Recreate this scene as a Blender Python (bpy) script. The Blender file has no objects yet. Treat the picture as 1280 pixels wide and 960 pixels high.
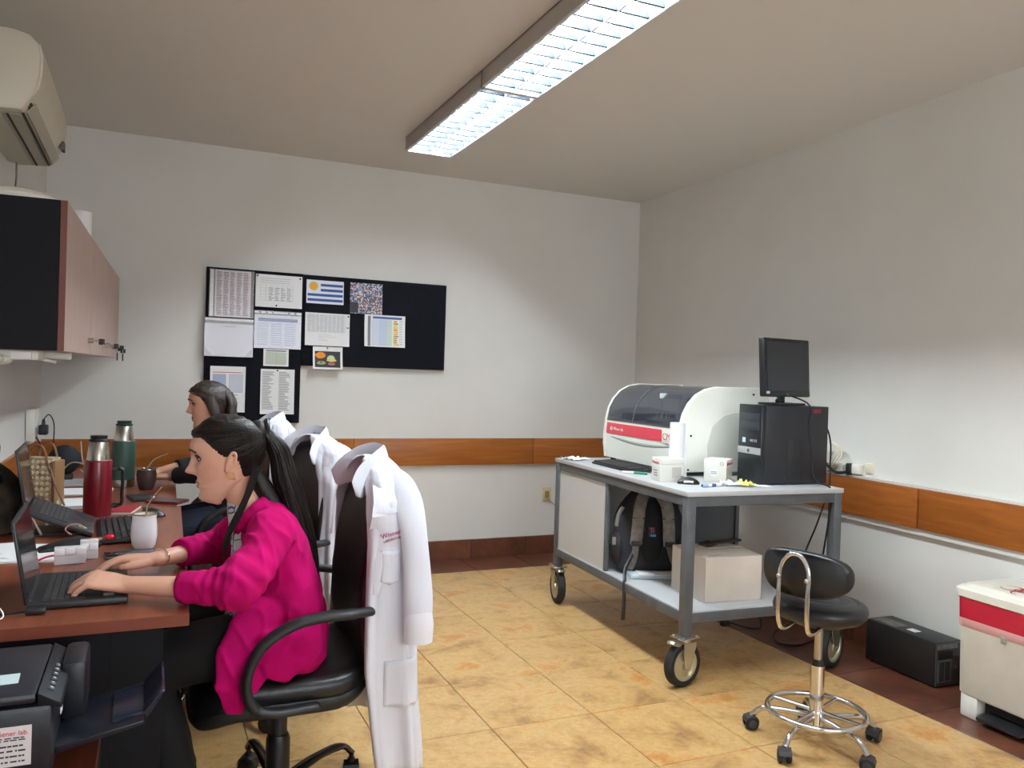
import bpy, bmesh, math, random
from mathutils import Vector, Matrix, Euler, noise

random.seed(7)
sc = bpy.context.scene
COL = sc.collection
PI = math.pi
R = math.radians

# ---------------------------------------------------------------- camera
cam_d = bpy.data.cameras.new('camera')
cam_d.sensor_fit = 'HORIZONTAL'
cam_d.sensor_width = 36.0
cam_d.lens = 1018.0 / 1280.0 * 36.0
cam_d.clip_start = 0.05
cam = bpy.data.objects.new('camera', cam_d)
COL.objects.link(cam)
cam.matrix_world = Matrix(((0.91327, -0.02523, -0.40657, 0.0),
                           (-0.40607, 0.02247, -0.91356, 0.0),
                           (0.03219, 0.99943, 0.01027, 1.36),
                           (0, 0, 0, 1)))
sc.camera = cam

# ---------------------------------------------------------------- world and exposure
WORLD_STRENGTH = 8.5  # sky fill, entering by the window added behind the camera
world = bpy.data.worlds.new('world')
sc.world = world
world.use_nodes = True
world.node_tree.nodes['Background'].inputs[0].default_value = (0.55, 0.58, 0.61, 1)
world.node_tree.nodes['Background'].inputs[1].default_value = WORLD_STRENGTH
sc.view_settings.view_transform = 'Standard'
sc.view_settings.look = 'None'
sc.view_settings.gamma = 1.0
sc.view_settings.use_curve_mapping = False
sc.view_settings.exposure = 0.66
TUBE_STRENGTH = 190.0
sc.cycles.max_bounces = 10
sc.cycles.diffuse_bounces = 6
sc.cycles.caustics_reflective = True
sc.cycles.sample_clamp_indirect = 6.0
sc.cycles.use_denoising = True


# ---------------------------------------------------------------- materials
def lin(c):
    return tuple(((x / 255.0) / 12.92 if x / 255.0 <= 0.04045 else ((x / 255.0 + 0.055) / 1.055) ** 2.4) for x in c) + (1.0,)


MATS = {}


def mat(name, rgb, rough=0.6, metal=0.0, var=0.0, vscale=8.0, bump=0.0, bscale=60.0, coat=0.0, emit=0.0,
        alpha=1.0, trans=0.0, spec=0.5, stretch=(1, 1, 1), rgb2=None, sheen=0.0, sss=0.0):
    """procedural principled material; var mixes towards rgb2 (or darker) by noise in world position"""
    if name in MATS:
        return MATS[name]
    m = bpy.data.materials.new(name)
    m.use_nodes = True
    nt = m.node_tree
    b = nt.nodes['Principled BSDF']
    b.inputs['Base Color'].default_value = lin(rgb)
    b.inputs['Roughness'].default_value = rough
    b.inputs['Metallic'].default_value = metal
    b.inputs['Specular IOR Level'].default_value = spec
    if coat:
        b.inputs['Coat Weight'].default_value = coat
        b.inputs['Coat Roughness'].default_value = 0.15
    if sheen:
        b.inputs['Sheen Weight'].default_value = sheen
    if sss:
        b.inputs['Subsurface Weight'].default_value = sss
        b.inputs['Subsurface Radius'].default_value = (0.02, 0.008, 0.004)
        b.inputs['Subsurface Scale'].default_value = 0.3
    if alpha < 1:
        b.inputs['Alpha'].default_value = alpha
    if trans:
        b.inputs['Transmission Weight'].default_value = trans
    if emit:
        b.inputs['Emission Color'].default_value = lin(rgb)
        b.inputs['Emission Strength'].default_value = emit
    if var or bump:
        tc = nt.nodes.new('ShaderNodeTexCoord')
        mp = nt.nodes.new('ShaderNodeMapping')
        mp.inputs['Scale'].default_value = stretch
        nt.links.new(tc.outputs['Object'], mp.inputs['Vector'])
    if var:
        n = nt.nodes.new('ShaderNodeTexNoise')
        n.inputs['Scale'].default_value = vscale
        n.inputs['Detail'].default_value = 6
        nt.links.new(mp.outputs['Vector'], n.inputs['Vector'])
        mx = nt.nodes.new('ShaderNodeMix')
        mx.data_type = 'RGBA'
        mx.inputs['A'].default_value = lin(rgb)
        mx.inputs['B'].default_value = lin(rgb2 if rgb2 else tuple(max(0, x * (1 - var)) for x in rgb))
        rp = nt.nodes.new('ShaderNodeMapRange')
        rp.inputs['From Min'].default_value = 0.35
        rp.inputs['From Max'].default_value = 0.65
        nt.links.new(n.outputs['Fac'], rp.inputs['Value'])
        nt.links.new(rp.outputs['Result'], mx.inputs['Factor'])
        nt.links.new(mx.outputs['Result'], b.inputs['Base Color'])
    if bump:
        n = nt.nodes.new('ShaderNodeTexNoise')
        n.inputs['Scale'].default_value = bscale
        n.inputs['Detail'].default_value = 4
        nt.links.new(mp.outputs['Vector'], n.inputs['Vector'])
        bp = nt.nodes.new('ShaderNodeBump')
        bp.inputs['Strength'].default_value = bump
        bp.inputs['Distance'].default_value = 0.004
        nt.links.new(n.outputs['Fac'], bp.inputs['Height'])
        nt.links.new(bp.outputs['Normal'], b.inputs['Normal'])
    MATS[name] = m
    return m


def wood(name, c1, c2, rough=0.35, axis=0, scale=1.0):
    if name in MATS:
        return MATS[name]
    m = bpy.data.materials.new(name)
    m.use_nodes = True
    nt = m.node_tree
    b = nt.nodes['Principled BSDF']
    b.inputs['Roughness'].default_value = rough
    tc = nt.nodes.new('ShaderNodeTexCoord')
    mp = nt.nodes.new('ShaderNodeMapping')
    s = [14 * scale, 14 * scale, 14 * scale]
    s[axis] = 1.2 * scale
    mp.inputs['Scale'].default_value = s
    nt.links.new(tc.outputs['Object'], mp.inputs['Vector'])
    n = nt.nodes.new('ShaderNodeTexNoise')
    n.inputs['Scale'].default_value = 2.2
    n.inputs['Detail'].default_value = 8
    n.inputs['Distortion'].default_value = 0.8
    nt.links.new(mp.outputs['Vector'], n.inputs['Vector'])
    r = nt.nodes.new('ShaderNodeValToRGB')
    r.color_ramp.elements[0].position = 0.3
    r.color_ramp.elements[0].color = lin(c1)
    r.color_ramp.elements[1].position = 0.72
    r.color_ramp.elements[1].color = lin(c2)
    nt.links.new(n.outputs['Fac'], r.inputs['Fac'])
    nt.links.new(r.outputs['Color'], b.inputs['Base Color'])
    MATS[name] = m
    return m


def tile_mat(name, cols, rough=0.35):
    """stone-look ceramic: several noise layers, offset per tile by object random"""
    m = bpy.data.materials.new(name)
    m.use_nodes = True
    nt = m.node_tree
    b = nt.nodes['Principled BSDF']
    oi = nt.nodes.new('ShaderNodeObjectInfo')
    tc = nt.nodes.new('ShaderNodeTexCoord')
    add = nt.nodes.new('ShaderNodeVectorMath')
    add.operation = 'ADD'
    sc_ = nt.nodes.new('ShaderNodeVectorMath')
    sc_.operation = 'SCALE'
    cmb = nt.nodes.new('ShaderNodeCombineXYZ')
    nt.links.new(oi.outputs['Random'], cmb.inputs[0])
    nt.links.new(oi.outputs['Random'], cmb.inputs[1])
    nt.links.new(cmb.outputs[0], sc_.inputs[0])
    sc_.inputs['Scale'].default_value = 57.0
    nt.links.new(tc.outputs['Object'], add.inputs[0])
    nt.links.new(sc_.outputs[0], add.inputs[1])
    n = nt.nodes.new('ShaderNodeTexNoise')
    n.inputs['Scale'].default_value = 4.2
    n.inputs['Detail'].default_value = 9
    n.inputs['Roughness'].default_value = 0.72
    n.inputs['Distortion'].default_value = 0.35
    nt.links.new(add.outputs[0], n.inputs['Vector'])
    r = nt.nodes.new('ShaderNodeValToRGB')
    cr = r.color_ramp
    for i, (p, c) in enumerate(cols):
        e = cr.elements[i] if i < 2 else cr.elements.new(p)
        e.position = p
        e.color = lin(c)
    nt.links.new(n.outputs['Fac'], r.inputs['Fac'])
    n2 = nt.nodes.new('ShaderNodeTexNoise')
    n2.inputs['Scale'].default_value = 38
    n2.inputs['Detail'].default_value = 6
    n2.inputs['Roughness'].default_value = 0.7
    nt.links.new(add.outputs[0], n2.inputs['Vector'])
    mr = nt.nodes.new('ShaderNodeMapRange')
    mr.inputs['From Min'].default_value = 0.3
    mr.inputs['From Max'].default_value = 0.7
    mr.inputs['To Min'].default_value = 0.84
    mr.inputs['To Max'].default_value = 1.1
    nt.links.new(n2.outputs['Fac'], mr.inputs['Value'])
    mul = nt.nodes.new('ShaderNodeVectorMath')
    mul.operation = 'SCALE'
    nt.links.new(r.outputs['Color'], mul.inputs[0])
    nt.links.new(mr.outputs['Result'], mul.inputs['Scale'])
    nt.links.new(mul.outputs[0], b.inputs['Base Color'])
    b.inputs['Roughness'].default_value = rough
    bp = nt.nodes.new('ShaderNodeBump')
    bp.inputs['Strength'].default_value = 0.25
    bp.inputs['Distance'].default_value = 0.003
    nt.links.new(n.outputs['Fac'], bp.inputs['Height'])
    nt.links.new(bp.outputs['Normal'], b.inputs['Normal'])
    MATS[name] = m
    return m


def vcol_mat(name, rough=0.5, sss=0.0, spec=0.5):
    m = bpy.data.materials.new(name)
    m.use_nodes = True
    nt = m.node_tree
    b = nt.nodes['Principled BSDF']
    a = nt.nodes.new('ShaderNodeVertexColor')
    a.layer_name = 'Col'
    nt.links.new(a.outputs['Color'], b.inputs['Base Color'])
    b.inputs['Roughness'].default_value = rough
    b.inputs['Specular IOR Level'].default_value = spec
    if sss:
        b.inputs['Subsurface Weight'].default_value = sss
        b.inputs['Subsurface Radius'].default_value = (0.02, 0.008, 0.004)
        b.inputs['Subsurface Scale'].default_value = 0.25
    MATS[name] = m
    return m


# ---------------------------------------------------------------- things
WM = {}


def thing(name, label, cat, loc=(0, 0, 0), rz=0.0, group=None, kind=None):
    o = bpy.data.objects.new(name, None)
    COL.objects.link(o)
    o.empty_display_size = 0.1
    o.location = loc
    o.rotation_euler = (0, 0, rz)
    if label:
        o['label'] = label
    if cat:
        o['category'] = cat
    if group:
        o['group'] = group
    if kind:
        o['kind'] = kind
    WM[o] = Matrix.Translation(Vector(loc)) @ Matrix.Rotation(rz, 4, 'Z')
    return o


def tag(o, label, cat, group=None):
    o['label'] = label
    o['category'] = cat
    if group:
        o['group'] = group
    return o


def dup(root, loc=None, rz=None, label=None):
    def cp(o, parent):
        c = o.copy()
        COL.objects.link(c)
        c.parent = parent
        for ch in list(o.children):
            cp(ch, c)
        return c
    r = cp(root, None)
    if loc is not None:
        r.location = loc
    if rz is not None:
        r.rotation_euler = (0, 0, rz)
    if label:
        r['label'] = label
    return r


def frame_of(p):
    while p is not None and p not in WM:
        p = p.parent
    return WM.get(p, Matrix.Identity(4))


class M:
    """collects shapes in one bmesh"""

    def __init__(s):
        s.bm = bmesh.new()

    def _new(s, verts, mi):
        fs = set()
        for v in verts:
            for f in v.link_faces:
                fs.add(f)
        for f in fs:
            f.material_index = mi

    def box(s, c, d, bev=0.0, rot=None, mi=0, seg=2, taper=None):
        r = bmesh.ops.create_cube(s.bm, size=1.0)
        vs = r['verts']
        for v in vs:
            v.co = Vector((v.co.x * d[0], v.co.y * d[1], v.co.z * d[2]))
            if taper and v.co.z > 0:
                v.co.x *= taper[0]
                v.co.y *= taper[1]
        if bev > 0:
            es = list({e for v in vs for e in v.link_edges})
            r = bmesh.ops.bevel(s.bm, geom=es, offset=bev, segments=seg, affect='EDGES', profile=0.5)
            vs = list({v for f in r['faces'] for v in f.verts} | {v for v in vs if v.is_valid})
            # include all verts connected
            seen = set(vs)
            st = list(vs)
            while st:
                v = st.pop()
                for e in v.link_edges:
                    w = e.other_vert(v)
                    if w not in seen:
                        seen.add(w)
                        st.append(w)
            vs = list(seen)
        mt = Matrix.Translation(Vector(c))
        if rot is not None:
            mt = mt @ (Euler(rot).to_matrix().to_4x4() if not isinstance(rot, Matrix) else rot.to_4x4())
        bmesh.ops.transform(s.bm, matrix=mt, verts=vs)
        s._new(vs, mi)
        return s

    def b2(s, lo, hi, bev=0.0, mi=0, seg=2):
        return s.box([(a + b) / 2 for a, b in zip(lo, hi)], [abs(b - a) for a, b in zip(lo, hi)], bev, None, mi, seg)

    def rings(s, rings, cap=True, mi=0, closed=True):
        vs = [[s.bm.verts.new(p) for p in r] for r in rings]
        n = len(rings[0])
        for a, b in zip(vs[:-1], vs[1:]):
            for i in range(n if closed else n - 1):
                j = (i + 1) % n
                try:
                    f = s.bm.faces.new((a[i], a[j], b[j], b[i]))
                    f.material_index = mi
                except ValueError:
                    pass
        if cap and closed:
            for r, rev in ((vs[0], True), (vs[-1], False)):
                try:
                    f = s.bm.faces.new(list(reversed(r)) if rev else r)
                    f.material_index = mi
                except ValueError:
                    pass
        return s

    def cyl(s, p0, p1, r0, r1=None, n=20, mi=0):
        r1 = r0 if r1 is None else r1
        return s.tube([p0, p1], [r0, r1], n=n, mi=mi)

    def tube(s, pts, r, n=10, mi=0, up=None, round_ends=False, cap=True, flat=None):
        """r: number, list, or list of (a,b) ellipse half axes; b along 'up'"""
        pts = [Vector(p) for p in pts]
        k = len(pts)
        if not isinstance(r, (list, tuple)):
            r = [r] * k
        rr = [(x, x) if not isinstance(x, (list, tuple)) else tuple(x) for x in r]
        if flat:
            rr = [(a, a * flat) for a, _ in rr]
        T = []
        for i in range(k):
            d = (pts[min(i + 1, k - 1)] - pts[max(i - 1, 0)])
            T.append(d.normalized() if d.length > 1e-9 else Vector((0, 0, 1)))
        u = Vector(up) if up is not None else (Vector((0, 0, 1)) if abs(T[0].z) < 0.9 else Vector((1, 0, 0)))
        if round_ends:
            np_, nr, nT = [], [], []
            for a in (80, 55, 28):
                np_.append(pts[0] - T[0] * min(rr[0]) * math.sin(R(a)))
                nr.append((rr[0][0] * math.cos(R(a)), rr[0][1] * math.cos(R(a))))
                nT.append(T[0])
            e1, e2, e3 = [], [], []
            for a in (28, 55, 80):
                e1.append(pts[-1] + T[-1] * min(rr[-1]) * math.sin(R(a)))
                e2.append((rr[-1][0] * math.cos(R(a)), rr[-1][1] * math.cos(R(a))))
                e3.append(T[-1])
            pts = np_ + pts + e1
            rr = nr + rr + e2
            T = nT + T + e3
        rings = []
        for p, t, (a, b) in zip(pts, T, rr):
            if up is not None:
                u = Vector(up)
            sd = t.cross(u)
            if sd.length < 1e-6:
                sd = t.orthogonal()
            sd.normalize()
            u2 = sd.cross(t).normalized()
            if up is None:
                u = u2
            rings.append([p + sd * a * math.cos(2 * PI * i / n) + u2 * b * math.sin(2 * PI * i / n) for i in range(n)])
        return s.rings(rings, cap=cap, mi=mi)

    def lathe(s, prof, c=(0, 0, 0), n=28, mi=0, cap=True, axis='z'):
        rings = []
        for r, z in prof:
            ring = []
            for i in range(n):
                a = 2 * PI * i / n
                if axis == 'z':
                    p = (r * math.cos(a), r * math.sin(a), z)
                elif axis == 'y':
                    p = (r * math.sin(a), z, r * math.cos(a))
                else:
                    p = (z, r * math.cos(a), r * math.sin(a))
                ring.append(Vector(p) + Vector(c))
            rings.append(ring)
        return s.rings(rings, cap=cap, mi=mi)

    def torus(s, c, R0, r, n=32, m=8, axis='z', mi=0, sc=(1, 1, 1)):
        pts = []
        rings = []
        for i in range(n):
            a = 2 * PI * i / n
            ring = []
            for j in range(m):
                b = 2 * PI * j / m
                x = (R0 + r * math.cos(b)) * math.cos(a)
                y = (R0 + r * math.cos(b)) * math.sin(a)
                z = r * math.sin(b)
                p = {'z': (x, y, z), 'y': (x, z, y), 'x': (z, x, y)}[axis]
                ring.append(Vector((p[0] * sc[0], p[1] * sc[1], p[2] * sc[2])) + Vector(c))
            rings.append(ring)
        rings.append(rings[0])
        s.rings(rings, cap=False, mi=mi)
        bmesh.ops.remove_doubles(s.bm, verts=s.bm.verts, dist=1e-6)
        return s

    def ball(s, c, r, n=16, mi=0, rot=None):
        r = (r, r, r) if not isinstance(r, (list, tuple)) else r
        q = bmesh.ops.create_uvsphere(s.bm, u_segments=n, v_segments=max(6, n * 3 // 4), radius=1)
        mt = Matrix.Translation(Vector(c))
        if rot is not None:
            mt = mt @ Euler(rot).to_matrix().to_4x4()
        mt = mt @ Matrix.Diagonal((r[0], r[1], r[2], 1))
        bmesh.ops.transform(s.bm, matrix=mt, verts=q['verts'])
        s._new(q['verts'], mi)
        return s

    def prism(s, poly, a, b, plane='xy', mi=0, bev=0.0):
        """extrude 2D polygon between a and b along the remaining axis"""
        def P(u, v, w):
            return {'xy': (u, v, w), 'xz': (u, w, v), 'yz': (w, u, v)}[plane]
        v0 = [s.bm.verts.new(P(u, v, a)) for u, v in poly]
        v1 = [s.bm.verts.new(P(u, v, b)) for u, v in poly]
        n = len(poly)
        fs = [s.bm.faces.new(v0), s.bm.faces.new(list(reversed(v1)))]
        for i in range(n):
            j = (i + 1) % n
            fs.append(s.bm.faces.new((v0[j], v0[i], v1[i], v1[j])))
        for f in fs:
            f.material_index = mi
        if bev:
            es = list({e for f in fs[:2] for e in f.edges})
            bmesh.ops.bevel(s.bm, geom=es, offset=bev, segments=2, affect='EDGES', profile=0.5)
        return s

    def xf(s, mt):
        bmesh.ops.transform(s.bm, matrix=mt, verts=s.bm.verts)
        return s

    def mesh(s, name='m', recalc=True):
        if recalc:
            bmesh.ops.recalc_face_normals(s.bm, faces=s.bm.faces)
        me = bpy.data.meshes.new(name)
        s.bm.to_mesh(me)
        s.bm.free()
        return me

    def out(s, name, mats, parent=None, smooth=40, world=False, label=None):
        me = s.mesh(name)
        return link(name, me, mats, parent, smooth, world, label)


def link(name, me, mats, parent=None, smooth=40, world=False, label=None):
    if not isinstance(mats, (list, tuple)):
        mats = [mats]
    for m in mats:
        me.materials.append(m)
    if smooth:
        me.polygons.foreach_set('use_smooth', [True] * len(me.polygons))
        me.set_sharp_from_angle(angle=R(smooth))
    if world and parent is not None:
        me.transform(frame_of(parent).inverted())
    o = bpy.data.objects.new(name, me)
    COL.objects.link(o)
    if parent is not None:
        o.parent = parent
    if label:
        o['label'] = label
    me.update()
    return o


def structure(o):
    o['kind'] = 'structure'
    return o


def text(name, s, size, m, parent, origin, xd=(1, 0, 0), yd=(0, 0, 1), align='LEFT', thick=0.0003, world=False, shear=0.0, bold=0.0, label=None):
    cu = bpy.data.curves.new('txt', 'FONT')
    cu.body = s
    cu.size = size
    cu.extrude = thick
    cu.align_x = align
    cu.shear = shear
    cu.offset = bold
    cu.resolution_u = 3
    o = bpy.data.objects.new('txt', cu)
    COL.objects.link(o)
    dg = bpy.context.evaluated_depsgraph_get()
    me = bpy.data.meshes.new_from_object(o.evaluated_get(dg))
    bpy.data.objects.remove(o)
    bpy.data.curves.remove(cu)
    xd = Vector(xd).normalized()
    yd = Vector(yd)
    yd = (yd - xd * yd.dot(xd)).normalized()
    zd = xd.cross(yd)
    mt = Matrix(((xd.x, yd.x, zd.x, origin[0]), (xd.y, yd.y, zd.y, origin[1]), (xd.z, yd.z, zd.z, origin[2]), (0, 0, 0, 1)))
    me.transform(mt)
    me.materials.clear()
    return link(name, me, m, parent, 0, world, label)


def voxel(meshes, size, smooth=4, factor=0.5, decimate=None):
    """union of closed shapes as one continuous surface"""
    me = meshes
    o = bpy.data.objects.new('tmp', me)
    COL.objects.link(o)
    md = o.modifiers.new('r', 'REMESH')
    md.mode = 'VOXEL'
    md.voxel_size = size
    md.use_smooth_shade = True
    if smooth:
        m2 = o.modifiers.new('s', 'SMOOTH')
        m2.iterations = smooth
        m2.factor = factor
    if decimate:
        m3 = o.modifiers.new('d', 'DECIMATE')
        m3.ratio = decimate
    dg = bpy.context.evaluated_depsgraph_get()
    r = bpy.data.meshes.new_from_object(o.evaluated_get(dg))
    bpy.data.objects.remove(o)
    return r


def bez(pts, n=8):
    """Catmull-Rom through points"""
    P = [Vector(p) for p in pts]
    P = [P[0] * 2 - P[1]] + P + [P[-1] * 2 - P[-2]]
    o = []
    for i in range(1, len(P) - 2):
        for k in range(n):
            t = k / n
            a, b, c, d = P[i - 1], P[i], P[i + 1], P[i + 2]
            o.append(0.5 * ((2 * b) + (-a + c) * t + (2 * a - 5 * b + 4 * c - d) * t * t + (-a + 3 * b - 3 * c + d) * t ** 3))
    o.append(P[-2])
    return o


def lerp_table(tab, x):
    if x <= tab[0][0]:
        return tab[0][1]
    for (a, va), (b, vb) in zip(tab[:-1], tab[1:]):
        if x <= b:
            t = (x - a) / (b - a)
            t = t * t * (3 - 2 * t) * 0.5 + t * 0.5
            return va + (vb - va) * t
    return tab[-1][1]


# common materials
M_BLACK = mat('black_plastic', (26, 27, 30), 0.45)
M_BLACKG = mat('black_gloss', (14, 15, 18), 0.15)
M_RUBBER = mat('rubber', (22, 22, 23), 0.75)
M_WHITE = mat('white_plastic', (228, 226, 216), 0.4)
M_CHROME = mat('chrome', (215, 215, 215), 0.12, 1.0)
M_STEEL = mat('steel', (190, 186, 176), 0.28, 1.0)
M_PAPER = mat('paper', (232, 232, 234), 0.8)
M_RED = mat('red_print', (200, 40, 60), 0.6)
M_INK = mat('grey_ink', (130, 130, 138), 0.8)
M_INKD = mat('dark_ink', (60, 60, 68), 0.8)
M_CHERRY = wood('cherry_laminate', (108, 58, 40), (146, 80, 56), 0.33, axis=1)
M_DARKPANEL = mat('dark_laminate', (17, 18, 24), 0.6, var=0.15, vscale=3, spec=0.2)
M_CABLE = mat('cable_black', (18, 18, 20), 0.5)
# ================================================================ room shell
YB = 5.62
H = 2.785
XL0, XL1 = -0.60, -0.80      # left wall x at back and at y=-2
YN = -2.2
XR0 = 3.585


def xr(y):
    return XR0 - 0.038 * (YB - y)


def xl(y):
    return -0.595 - 0.022 * (YB - y)


M_WALL = mat('wall_paint', (222, 221, 217), 0.85, var=0.03, vscale=1.5, bump=0.08, bscale=90)
M_CEIL = mat('ceiling_paint', (216, 212, 208), 0.9, bump=0.05, bscale=70)


def wall(name, poly_a, poly_b, thick, m=None):
    """vertical wall slab between ground points a and b, thickness vector"""
    b = M()
    a, c = Vector(poly_a), Vector(poly_b)
    t = Vector(thick)
    ps = [a, c, c + t, a + t]
    b.prism([(p.x, p.y) for p in ps], 0 if name != 'x' else 0, H + 0.1)
    return structure(b.out(name, m or M_WALL, smooth=0))


wall('wall_back', (-0.9, YB), (3.9, YB), (0, 0.12))
wall('wall_right', (xr(YB) + 0.0, YB), (xr(YN), YN), (0.12, 0))
wall('wall_left', (xl(YB), YB), (xl(YN), YN), (-0.12, 0))
# the wall behind the camera gets an unseen window, added as fill light
structure(M().b2((-1.0, YN - 0.12, 0), (0.0, YN, H)).b2((3.0, YN - 0.12, 0), (3.9, YN, H)).b2((0.0, YN - 0.12, 0), (3.0, YN, 0.95)).b2((0.0, YN - 0.12, 2.25), (3.0, YN, H)).out('wall_front', M_WALL, smooth=0))
wf = M()
for x_ in (0.0, 0.98, 1.98, 2.96):
    wf.b2((x_, YN - 0.08, 0.95), (x_ + 0.04, YN - 0.03, 2.25))
wf.b2((0.0, YN - 0.08, 0.95), (3.0, YN - 0.03, 0.99)).b2((0.0, YN - 0.08, 2.21), (3.0, YN - 0.03, 2.25))
structure(wf.out('added_fill_window', M_WHITE, smooth=0))
structure(M().b2((-1.1, YN - 0.15, H), (3.9, YB + 0.15, H + 0.12)).out('ceiling', M_CEIL, smooth=0))

# floor: grout bed with every tile a part
fl = structure(M().b2((-1.1, YN - 0.15, -0.12), (3.9, YB + 0.15, -0.004)).out('floor', mat('grout', (150, 128, 100), 0.85, var=0.2, vscale=20), smooth=0))
T_LIGHT = tile_mat('ochre_tile', [(0.26, (118, 84, 52)), (0.80, (160, 100, 56)), (0.36, (164, 126, 80)), (0.45, (196, 154, 98)), (0.54, (208, 172, 116)), (0.62, (202, 142, 78))], 0.32)
T_DARK = tile_mat('brown_tile', [(0.28, (74, 42, 30)), (0.75, (134, 88, 60)), (0.45, (92, 54, 40)), (0.6, (112, 66, 46))], 0.32)
TX, TY = 0.4375, 0.475
cache = {}


def tile(x0, x1, y0, y1, m, key):
    g = 0.0022
    k = (round(x1 - x0, 4), round(y1 - y0, 4), key)
    if k not in cache:
        b = M().box((0, 0, -0.003), (x1 - x0 - 2 * g, y1 - y0 - 2 * g, 0.006), 0.0015, seg=1)
        cache[k] = b.mesh('tile')
        cache[k].materials.append(m)
    o = bpy.data.objects.new('tile', cache[k])
    COL.objects.link(o)
    o.parent = fl
    o.location = ((x0 + x1) / 2, (y0 + y1) / 2, 0)


xs = [2.985 - i * TX for i in range(10)]
ys = [5.235 - i * TY for i in range(12)]
for i in range(9):
    for j in range(9):
        tile(xs[i + 1], xs[i], ys[j + 1], ys[j], T_LIGHT, 'l')
for i in range(9):
    tile(xs[i + 1], xs[i], 5.235, YB, T_DARK, 'd')
for j in range(9):
    tile(2.985, 2.985 + 0.46, ys[j + 1], ys[j], T_DARK, 'd')
    tile(3.445, 3.62, ys[j + 1], ys[j], T_DARK, 'd')
tile(2.985, 3.445, 5.235, YB, T_DARK, 'd')
tile(3.445, 3.62, 5.235, YB, T_DARK, 'd')

# skirting tiles
bb = structure(M().b2((-0.6, YB - 0.006, 0), (3.6, YB + 0.001, 0.138)).out('baseboard_back', mat('grout_dark', (150, 110, 80), 0.85), smooth=0))
for i in range(10):
    x0 = 2.202 + 0.447 * (i - 7)
    x1 = min(x0 + 0.447, 3.57)
    if x1 - x0 > 0.05:
        M().box(((x0 + x1) / 2, YB - 0.009, 0.069), (x1 - x0 - 0.004, 0.014, 0.138), 0.0015, seg=1).out('tile', T_DARK, bb)
yy = YB - 0.02
br = structure(M().prism([(xr(YB) - 0.006, YB), (xr(YN) - 0.006, YN), (xr(YN), YN), (xr(YB), YB)], 0, 0.138).out('baseboard_right', MATS['grout_dark'], smooth=0))
ang = math.atan(0.04)
for i in range(9):
    y1 = 5.6 - 0.475 * i
    ym = y1 - 0.2375
    M().box((xr(ym) - 0.009, ym, 0.069), (0.014, 0.471, 0.138), 0.0015, rot=(0, 0, -ang), seg=1).out('tile', T_DARK, br)

# wooden bumper rails
M_RAIL = wood('rail_wood', (140, 78, 26), (172, 102, 40), 0.4, axis=0)
M_RAILY = wood('rail_wood_side', (136, 74, 24), (168, 98, 38), 0.4, axis=1)
M_RAILW = mat('rail_edge', (214, 212, 206), 0.6)
t1 = structure(M().b2((-0.58, YB - 0.018, 0.70), (3.56, YB + 0.002, 0.885), 0.002).out('trim_1', M_RAILW, smooth=0))
for x0, x1 in ((-0.585, 1.30), (1.304, 2.68), (2.684, 3.565)):
    M().b2((x0, YB - 0.034, 0.693), (x1, YB - 0.014, 0.889), 0.002).out('plank', M_RAIL, t1, smooth=30)
t2 = structure(M().prism([(xr(YB) - 0.028, YB), (xr(0.4) - 0.028, 0.4), (xr(0.4) + 0.002, 0.4), (xr(YB) + 0.002, YB)], 0.645, 0.885).out('trim_2', M_RAILW, smooth=0))
for y0, y1 in ((2.812, 5.58), (0.4, 2.806)):
    ym = (y0 + y1) / 2
    M().box((xr(ym) - 0.036, ym, 0.775), (0.02, y1 - y0, 0.196), 0.002, rot=(0, 0, -ang)).out('plank', M_RAILY, t2, smooth=30)
t3 = structure(M().b2((xl(4.0) - 0.01, 3.0, 0.70), (xl(4.0) + 0.02, YB - 0.03, 0.885), 0.002).out('trim_3', M_RAILW, smooth=0))
M().b2((xl(4.0) + 0.018, 3.0, 0.693), (xl(4.0) + 0.036, YB - 0.035, 0.889), 0.002).out('plank', M_RAILY, t3, smooth=30)

# ================================================================ ceiling lights
M_LHOUS = mat('light_housing', (176, 170, 164), 0.5)
M_REFL = mat('light_reflector', (235, 240, 246), 0.28, 0.55)
M_TUBE = mat('light_tube', (234, 245, 250), 0.4, emit=TUBE_STRENGTH)
M_BRASS = mat('tube_cap', (190, 170, 120), 0.35, 0.8)


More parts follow.
